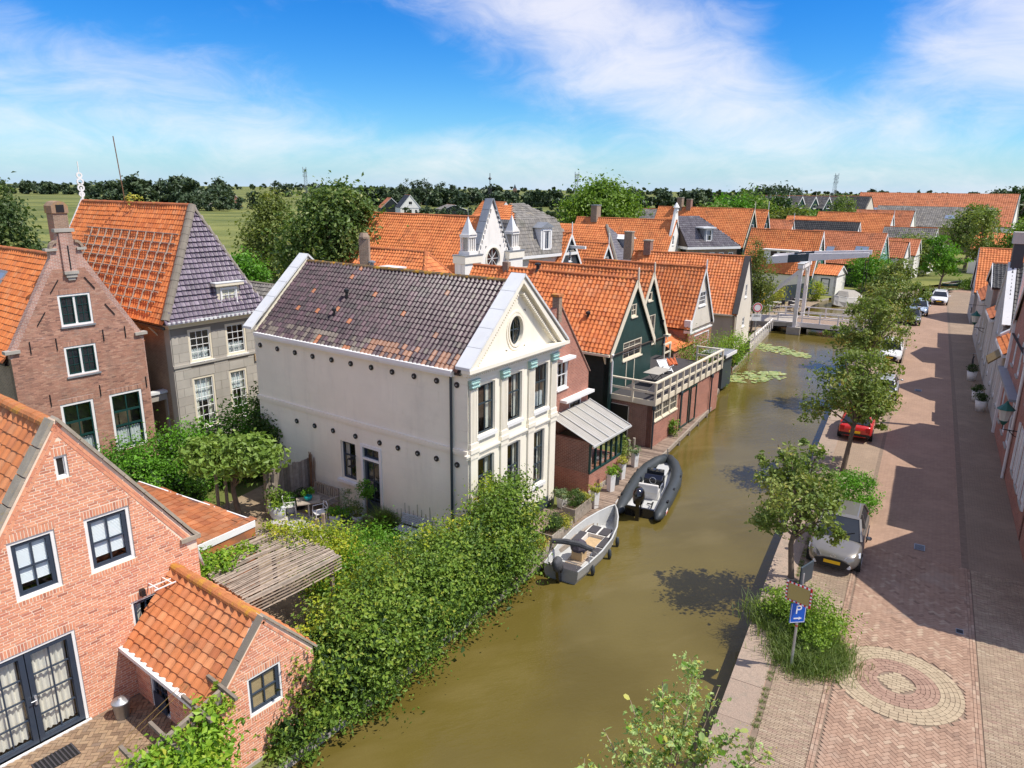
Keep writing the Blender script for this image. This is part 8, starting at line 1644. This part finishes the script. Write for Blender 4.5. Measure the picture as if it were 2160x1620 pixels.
for i in range(n_):
    p_, q_ = A.lerp(B_, i / n_), A.lerp(B_, (i + .93) / n_); hh = 1.75 + RD.uniform(-.05, .06); MB().add([p_, q_, q_ + Vector((-.02, .02, 0)), p_ + Vector((-.02, .02, 0)), p_ + Vector((0, 0, hh)), q_ + Vector((0, 0, hh)), q_ + Vector((-.02, .02, hh)), p_ + Vector((-.02, .02, hh))], MB.BF).build('plank', 'wood_grey', o, tone=RD.random() * .6)
for p_ in (A, B_): MB().bar(p_, p_ + Vector((0, 0, 1.9)), .1, .1).build('post', 'wood_grey', o, tone=.3)
o = thing('twig_bundle', 'upright bundle of dark twigs leaning at the fence end', 'bundle', (-8.4, 28.15, GZ))
for i in range(26): a = RD.uniform(0, 6.28); MB().tube([(.16 * math.cos(a), .16 * math.sin(a), 0), (.12 * math.cos(a + .3), .12 * math.sin(a + .3), 1.2), (.14 * math.cos(a + .8), .14 * math.sin(a + .8), 1.9 + RD.uniform(-.15, .25))], .018, 4).build('twig', 'wood_brown', o)
def pot(label, x, y, z, r, h_, m_, leaf_, n=420, pr=None, sz=.08, name='flower_pot', grp='garden pots', tall=False, ph=None):
    o = thing(name, label, 'pot', (x, y, z), 0, grp)
    MB().lathe([(r * .72, 0), (r * .95, h_ * .45), (r, h_), (r * .86, h_), (r * .84, h_ * .85)], (0, 0, 0), 16).build('pot', m_, o, smooth=True); MB().lathe([(r * .85, 0), (r * .85, .01)], (0, 0, h_ * .86), 12).build('soil', 'soil', o)
    pr = pr or r * 1.2; foliage('foliage', o, leaf_, [(0, 0, h_ + (ph or pr) * .6, pr, pr, ph or pr * .8)], n, sz); return o
pot('big grey round pot with bushy green plant by the fence', -9.35, 26.15, GZ, .34, .6, 'pot_grey', 'leaf_lime', 900, .42, .1); pot('smaller grey pot right of the big grey round pot', -8.95, 26.55, GZ, .24, .45, 'pot_grey', 'leaf_box', 300); pot('dark pot standing in the shade by the fence', -8.75, 27.1, GZ, .26, .5, 'pot_dark', 'leaf_dark', 300)
pot('grey pot with clipped plant in front of the teak bench', -6.95, 25.75, GZ, .24, .4, 'pot_grey', 'leaf_box', 420, .24); pot('grey pot with grey green lavender by the garden door', -6.5, 26.2, GZ, .27, .42, 'pot_grey', 'leaf_grey', 700, .32, .07, ph=.5); pot('dark green pot in the pot cluster by the door', -6.55, 25.75, GZ, .2, .32, 'pot_dark', 'leaf_box', 300); pot('shallow grey pot closest to the garden door', -6.1, 25.95, GZ, .24, .28, 'pot_grey', 'leaf_alder', 300)
o = thing('bay_tree', 'small clipped standard bay tree before the garden door', 'tree', (-5.65, 25.75, GZ)); MB().tube([(0, 0, 0), (0, 0, 1.2)], .025, 6).build('trunk', 'bark', o); foliage('crown', o, 'leaf_box', [(0, 0, 1.5, .3, .3, .38)], 900, .08, shell=.6, tmean=.4)
o = thing('ornamental_grass', 'arching clump of ornamental grass below the garden door', 'grass clump', (-4.95, 25.3, GZ)); blades('grass', o, 'grass_blade', [(0, 0, 0)], .85, 900, 1.5, .012, .6, .12, .12)
for i in range(9): x = -4.4 + i * .17; o_ = thing('tall_flower', f"{['first', 'second', 'third', 'fourth', 'fifth', 'sixth', 'seventh', 'eighth', 'ninth'][i]} thin flower stalk from the left along the white wall", 'flower', (x, 25.15 - i * .1, GZ), 0, 'flower stalks along the wall'); MB().tube([(0, 0, 0), (.03, 0, .6), (.02, .05, 1.1 + RD.uniform(-.2, .3))], .01, 4).build('stalk', 'leaf_dark', o_, tone=.5); foliage('leaves', o_, 'leaf_alder', [(0, 0, .35, .1, .1, .3)], 60, .08)
GB = [('low green perennials beneath the slatted bench', (-4.3, 23.7), [(0, 0, .35, .7, .6, .4), (.8, -.4, .3, .6, .5, .35)], 'leaf_box'), ('soft green perennials in the middle of the garden', (-5.6, 24.2), [(0, 0, .35, .7, .6, .4), (.6, .4, .35, .5, .5, .35)], 'leaf_lime'),
      ('rounded shrub between pergola and garden path', (-5.1, 22.2), [(0, 0, .8, .9, .9, .9), (-.4, -.8, .9, .7, .7, .8)], 'leaf_box'), ('green shrub beside the hedge near the pergola', (-4.4, 20.6), [(0, 0, .7, .8, .8, .9)], 'leaf_lime'), ('silvery shrub by the path under the white wall', (-3.1, 22.9), [(0, 0, .6, .7, .6, .6)], 'leaf_grey')]
for lab, p_, bl_, m_ in GB: bush('garden_shrub', lab, 'shrub', (p_[0], p_[1], GZ), bl_, 2600, .09, m_, 'garden shrubs', tmean=.5)
bush('dwarf_conifer', 'upright dwarf conifer beside the pergola corner', 'conifer', (-5.35, 17.05, GZ), [(0, 0, .75, .3, .3, .8), (0, 0, 1.3, .18, .18, .4)], 2200, .07, 'leaf_pine', tmean=.6)
# pole pergola
pg = thing('pole_pergola', 'rustic pergola roofed with thin weathered poles behind the salmon house', 'pergola', (NEAR[0], NEAR[1], 0), NR)
X0, X1, Y0, Y1, PZ = 3.6, 6.5, -1.4, 1.7, 2.05
for x in (X0 + .1, X1 - .1):
    for y in (Y0 + .1, Y1 - .1): MB().box(x - .05, x + .05, y - .05, y + .05, -.4, PZ - .08).build('post', 'wood_grey', pg, tone=.2)
for y in (Y0, Y1): MB().bar((X0 - .1, y, PZ - .04), (X1 + .1, y, PZ - .04), .08, .1).build('beam', 'wood_grey', pg, tone=.5)
for x in (X0, X1): MB().bar((x, Y0, PZ - .02), (x, Y1, PZ - .02), .08, .1).build('beam', 'wood_grey', pg, tone=.5)
for i in range(38): y = Y0 + .04 + (Y1 - Y0 - .08) * i / 37; MB().tube([(X0 - RD.uniform(.02, .15), y, PZ + .05 + RD.uniform(0, .03)), ((X0 + X1) / 2, y + RD.uniform(-.03, .03), PZ + .06 + RD.uniform(0, .05)), (X1 + RD.uniform(.02, .15), y + RD.uniform(-.03, .03), PZ + .05)], .021, 5).build('pole', 'wood_pole', pg, tone=RD.random())
for k in range(5): MB().tube([(X0 - .1, Y0 - .06, PZ - .06 - k * .095), ((X0 + X1) / 2, Y0 - .06, PZ - .08 - k * .095), (X1 + .15, Y0 - .06, PZ - .04 - k * .095)], .022, 5).build('pole', 'wood_pole', pg, tone=RD.random())
for k in range(14): MB().box(X0 - .03, X0, Y0 + .1 + k * .2, Y0 + .14 + k * .2, .2, PZ - .15).build('lattice_bar', 'dark_iron', pg)
def near_pos(x, y, z=0.): return loc_w(bpy.data.objects['brick_house'], x, y, z)
p_ = near_pos(4.0, .6); v = thing('pergola_vine', 'bright green vine at the near end of the pole pergola', 'vine', (p_[0], p_[1], 0)); foliage('foliage', v, 'leaf_vine', [(-.2, .1, 2.2, .75, .75, .35), (-.5, -.4, 1.7, .4, .5, .7), (.5, .5, 2.2, .5, .5, .2)], 2600, .12, tmean=.5); MB().tube([(-.5, -.5, -.4), (-.4, -.2, 2.1)], [.03, .015], 5).build('stem', 'bark', v)
p_ = near_pos(6.4, .5); v = thing('pergola_vine', 'yellowing creeper covering the far end of the pole pergola', 'vine', (p_[0], p_[1], 0)); foliage('foliage', v, 'leaf_yellow', [(0, 0, 2.1, .8, .8, .35), (.7, .4, 1.7, .8, .8, .75), (.8, -.5, 1.4, .7, .7, .8), (1.3, .6, 1.0, .8, .8, .9), (-.6, .5, 2.2, .5, .5, .2)], 7500, .095, tmean=.42); foliage('lower_foliage', v, 'leaf_box', [(1.4, .2, .7, .8, .8, .8), (.9, -.3, .6, .7, .7, .8)], 2800, .1); MB().tube([(.9, .2, -.4), (.6, .1, 2.0)], [.03, .015], 5).build('stem', 'bark', v)
for i, (dx_, dy_, hh) in enumerate(((0, 0, .55), (.22, .14, .75), (.42, .3, .9))): MB().box(-7.55 + dx_ - .06, -7.55 + dx_ + .06, 24.45 + dy_ - .06, 24.45 + dy_ + .06, GZ, GZ + hh).build('timber_post', 'wood_pole', tone=.8) and tag(bpy.context.scene.objects[-1] if 0 else [q for q in bpy.data.objects if q.name.startswith('timber_post')][-1], ['shortest', 'middle', 'tallest'][i] + ' of three square timber posts beside the pergola', 'post', 'three timber posts')
# vine arbour at the bottom edge, bin, mat, washing lines
v = thing('vine_arbour', 'dark timber arbour overgrown with bright vine below the shed', 'arbour', (0, 0, 0))
for (x, y) in ((-6.85, 11.75), (-6.55, 12.55), (-6.28, 13.2), (-7.1, 11.1)): MB().bar((x - .42, y + .33, 1.95), (x + .5, y - .4, 1.95), .07, .08).build('beam', 'wood_grey', v, tone=.05)
MB().bar((-6.1, 13.6, 1.86), (-7.2, 10.7, 1.86), .09, .1).build('beam', 'wood_grey', v, tone=.2)
for (x, y) in ((-6.45, 12.2), (-6.6, 11.4)): MB().bar((x, y, -.2), (x, y, 1.85), .07, .07).build('post', 'wood_grey', v, tone=.1)
foliage('foliage', v, 'leaf_vine', [(-6.25, 12.5, 1.75, .35, .5, .25), (-6.1, 12.2, 1.2, .35, .5, .6), (-6.4, 11.6, 1.8, .45, .6, .3), (-6.1, 11.3, 1.3, .4, .5, .6), (-6.25, 13.2, 1.75, .2, .2, .25), (-6.85, 11.2, 1.85, .4, .4, .25)], 2900, .14, 80, .4, .3, .45, .55)
p_ = near_pos(.55, -.55); o = thing('metal_bin', 'grey zinc bin with lid in the patio corner by the house wall', 'bin', (p_[0], p_[1], .0)); MB().lathe([(.15, 0), (.19, .42), (.2, .42), (.2, .44)], (0, 0, 0), 16).build('bin_body', 'galv', o, smooth=True); MB().lathe([(.21, .44), (.2, .47), (.05, .52), (.05, .55), (0, .55)], (0, 0, 0), 16).build('lid', 'galv', o, smooth=True)
p_ = near_pos(-1.0, -.75); o = thing('door_mat', 'black rubber ring mat before the double doors', 'mat', (p_[0], p_[1], .012), NR); b = MB().box(-.42, .42, -.25, .25, 0, .008); b.build('mat_base', 'black', o)
for i in range(11): MB().box(-.42 + i * .08, -.42 + i * .08 + .03, -.25, .25, .008, .018).build('rib', 'pad_dark', o)
o = thing('washing_line', 'two thin yellow washing lines crossing the patio', 'washing line', (0, 0, 0)); a_, b_ = near_pos(1.3, -2.6, 2.0), near_pos(-2.6, -3.6, 1.6)
for k in (0, .28): MB().tube([(a_[0] + k * .3, a_[1] - k, a_[2] - .35), ((a_[0] + b_[0]) / 2 + k * .3, (a_[1] + b_[1]) / 2 - k, 1.35), (b_[0] + k * .3, b_[1] - k, b_[2])], .006, 4).build('line', 'bamboo', o)
# ---------------------------------------------------------------- planters and pots on the boardwalk
for i, (x, y, L_, lab) in enumerate([(2.75, 26.9, 1.5, 'long weathered planter box with shrubs at the house corner'), (1.75, 24.7, 1.6, 'long weathered planter box beside the boat bow'), (.75, 22.9, 1.7, 'long weathered planter box nearest to the hedge')]):
    o = thing('planter_box', lab, 'planter', (x, y, -.45), heading(33), 'planter boxes on the boardwalk')
    for yy in (-.27, .27):
        for k in range(3): MB().box(-L_ / 2, L_ / 2, yy - .02, yy + .02, .02 + k * .19, .02 + k * .19 + .18).build('plank', 'wood_grey', o, tone=RD.uniform(.3, .9))
    for xx in (-L_ / 2, L_ / 2):
        for k in range(3): MB().box(xx - .02, xx + .02, -.25, .25, .02 + k * .19, .02 + k * .19 + .18).build('plank', 'wood_grey', o, tone=RD.uniform(.2, .7))
    MB().box(-L_ / 2 + .03, L_ / 2 - .03, -.24, .24, .02, .5).build('soil', 'soil', o)
    foliage('foliage', o, 'leaf_dark', [(-.3, .05, .85, .3, .28, .42), (-.1, 0, .75, .3, .25, .3)], 1500, .06, tmean=.75); foliage('foliage', o, 'leaf_sedum', [(.45, -.1, .65, .35, .3, .22)], 700, .07, tmean=.45); foliage('foliage', o, 'leaf_grey', [(.1, .1, .75, .3, .25, .25)], 500, .06)
def wpot(label, x, y, h_, w_, m_, leaf_, n=350, pr=.24, a=.6):
    o = thing('tall_planter', label, 'planter', (x, y, -.45), a, 'pots on the boardwalk'); b = MB(); b.add([(-w_ * .8, -w_ * .8, 0), (w_ * .8, -w_ * .8, 0), (w_ * .8, w_ * .8, 0), (-w_ * .8, w_ * .8, 0), (-w_, -w_, h_), (w_, -w_, h_), (w_, w_, h_), (-w_, w_, h_)], MB.BF); b.build('pot', m_, o); MB().box(-w_ * .85, w_ * .85, -w_ * .85, w_ * .85, h_ + .001, h_ + .012).build('soil', 'soil', o); foliage('foliage', o, leaf_, [(0, 0, h_ + .16, pr, pr, .2)], n, .08)
wpot('tall white planter with yellow green plant near the house corner', 3.55, 27.6, .75, .14, 'pot_white', 'leaf_sedum'); wpot('tall white planter with flowers at the conservatory', 4.45, 29.35, .8, .15, 'pot_white', 'leaf_vine'); wpot('tall white planter with yellow flowers behind the dark pot', 5.15, 30.75, .75, .13, 'pot_white', 'leaf_sedum'); wpot('tall white planter farthest along the boardwalk', 6.0, 32.3, .7, .14, 'pot_white', 'leaf_grey')
wpot('dark square pot with low plant on the boardwalk', 4.75, 30.1, .5, .16, 'pot_dark', 'leaf_lime'); wpot('dark pot with rusty heath bush at the terrace wall', 10.2, 40.1, .55, .18, 'pot_dark', 'leaf_yellow', 500, .35); wpot('white round pot with green plant beside the white house', 2.2, 27.6, .45, .2, 'pot_white', 'leaf_grey', 500, .3)
for i, (x, y) in enumerate(((6.15, 33.6), (5.85, 33.3))): tag(MB().tube([(x, y, -.5), (x, y, .55)], .07, 8).build('bollard_post', 'wood_grey', tone=.6), ['thick', 'thin'][i] + ' wooden post standing by the conservatory', 'post', 'wooden posts by the conservatory')
for lab, x, y, bl_, m_ in [('rose bush climbing in the gap beside the conservatory', 5.3, 32.6, [(0, 0, .9, .35, .35, .9)], 'leaf_alder'), ('weedy plant growing up the terrace wall', 8.75, 36.9, [(0, 0, .5, .25, .3, .55)], 'leaf_lime'), ('leafy bush by the iron gate at the end of the boardwalk', 11.75, 43.4, [(0, 0, .6, .5, .5, .6)], 'leaf_box'), ('dense green shrubs behind the roof terrace', 12.2, 46.0, [(0, 0, 2.2, 1.5, 1.5, 1.1), (.8, 1.2, 2.6, 1.5, 1.5, 1.2), (-.4, -1.2, 1.9, 1.2, 1.2, 1.0), (1.8, 2.4, 2.0, 1.2, 1.2, 1.2)], 'leaf_lime'), ('yellow green shrub in front of the grey gable house', 16.6, 52.2, [(0, 0, 1.4, 1.1, 1.1, 1.2), (.3, 1.6, 1.6, 1.0, 1.0, 1.1)], 'leaf_vine'), ('trailing weeds over the iron fence at the lily pads', 14.6, 48.0, [(0, 0, .3, .5, .7, .6), (.5, 1, .2, .5, .6, .5)], 'leaf_lime')]:
    bush('waterside_plant', lab, 'plant', (x, y, -.45), bl_, 4200 if 'dense' in lab or 'yellow' in lab else 800, .11, m_, 'waterside plants', tmean=.5)
o = thing('iron_fence', 'dark iron bar fence along the lily pads on the left bank', 'fence', (0, 0, 0)); A, B_ = Vector((*st(50, -11.55)[:2], -.4)), Vector((*st(60.5, -12.0)[:2], -.4)); n_ = 64
for i in range(n_ + 1): p_ = A.lerp(B_, i / n_); MB().bar(p_, p_ + Vector((0, 0, 1.05)), .025, .025).build('bar', 'dark_iron', o)
for z in (.12, .95): MB().bar(A + Vector((0, 0, z)), B_ + Vector((0, 0, z)), .035, .04).build('rail', 'dark_iron', o)
o = thing('iron_gate', 'dark iron lattice gate closing the end of the boardwalk', 'gate', (0, 0, 0)); A, B_ = Vector((*st(47.9, -12.7)[:2], -.45)), Vector((*st(48.2, -11.0)[:2], -.45))
for i in range(8): p_ = A.lerp(B_, i / 7); MB().bar(p_, p_ + Vector((0, 0, 1.5)), .025, .025).build('bar', 'dark_iron', o)
for z in (.1, .5, .95, 1.4): MB().bar(A + Vector((0, 0, z)), B_ + Vector((0, 0, z)), .025, .03).build('rail', 'dark_iron', o)
MB().bar(B_, B_ + Vector((.9, 1.6, 0)), .03, .03).bar(B_ + Vector((0, 0, 1.4)), B_ + Vector((.9, 1.6, 1.3)), .03, .03).build('rail', 'dark_iron', o)
flat('bank_terrace', [st(49.5, -11.6)[:2], st(61, -12.1)[:2], st(61, -14.5)[:2], st(49.5, -14.5)[:2]], -.44, mat('terrace_red', (.4, .22, .15), .9, .15, 3))
o = thing('garden_chair', 'dark red wooden chair on the little bank terrace', 'chair', (15.9, 51.0, -.44), .4)
MB().box(-.25, .25, -.25, .25, .42, .47).build('seat', 'wood_brown', o); MB().box(-.25, .25, .2, .25, .5, .95).build('backrest', 'wood_brown', o)
for sx_ in (-.22, .22):
    for sy_ in (-.22, .22): MB().bar((sx_, sy_, 0), (sx_, sy_, .43), .05, .05).build('leg', 'wood_brown', o)
o = thing('grey_canopy', 'small flat grey shed roof among the waterside shrubs', 'shed', (14.2, 47.6, -.45), az_rot(35)); MB().box(-.9, .9, -.6, .6, 0, 2.3).build('wall', 'slate_frame', o); MB().box(-1.1, 1.1, -.8, .8, 2.3, 2.4).build('roof', 'lead', o); MB().box(-1.1, 1.1, -.84, -.8, 2.2, 2.42).build('fascia', 'white_paint', o)
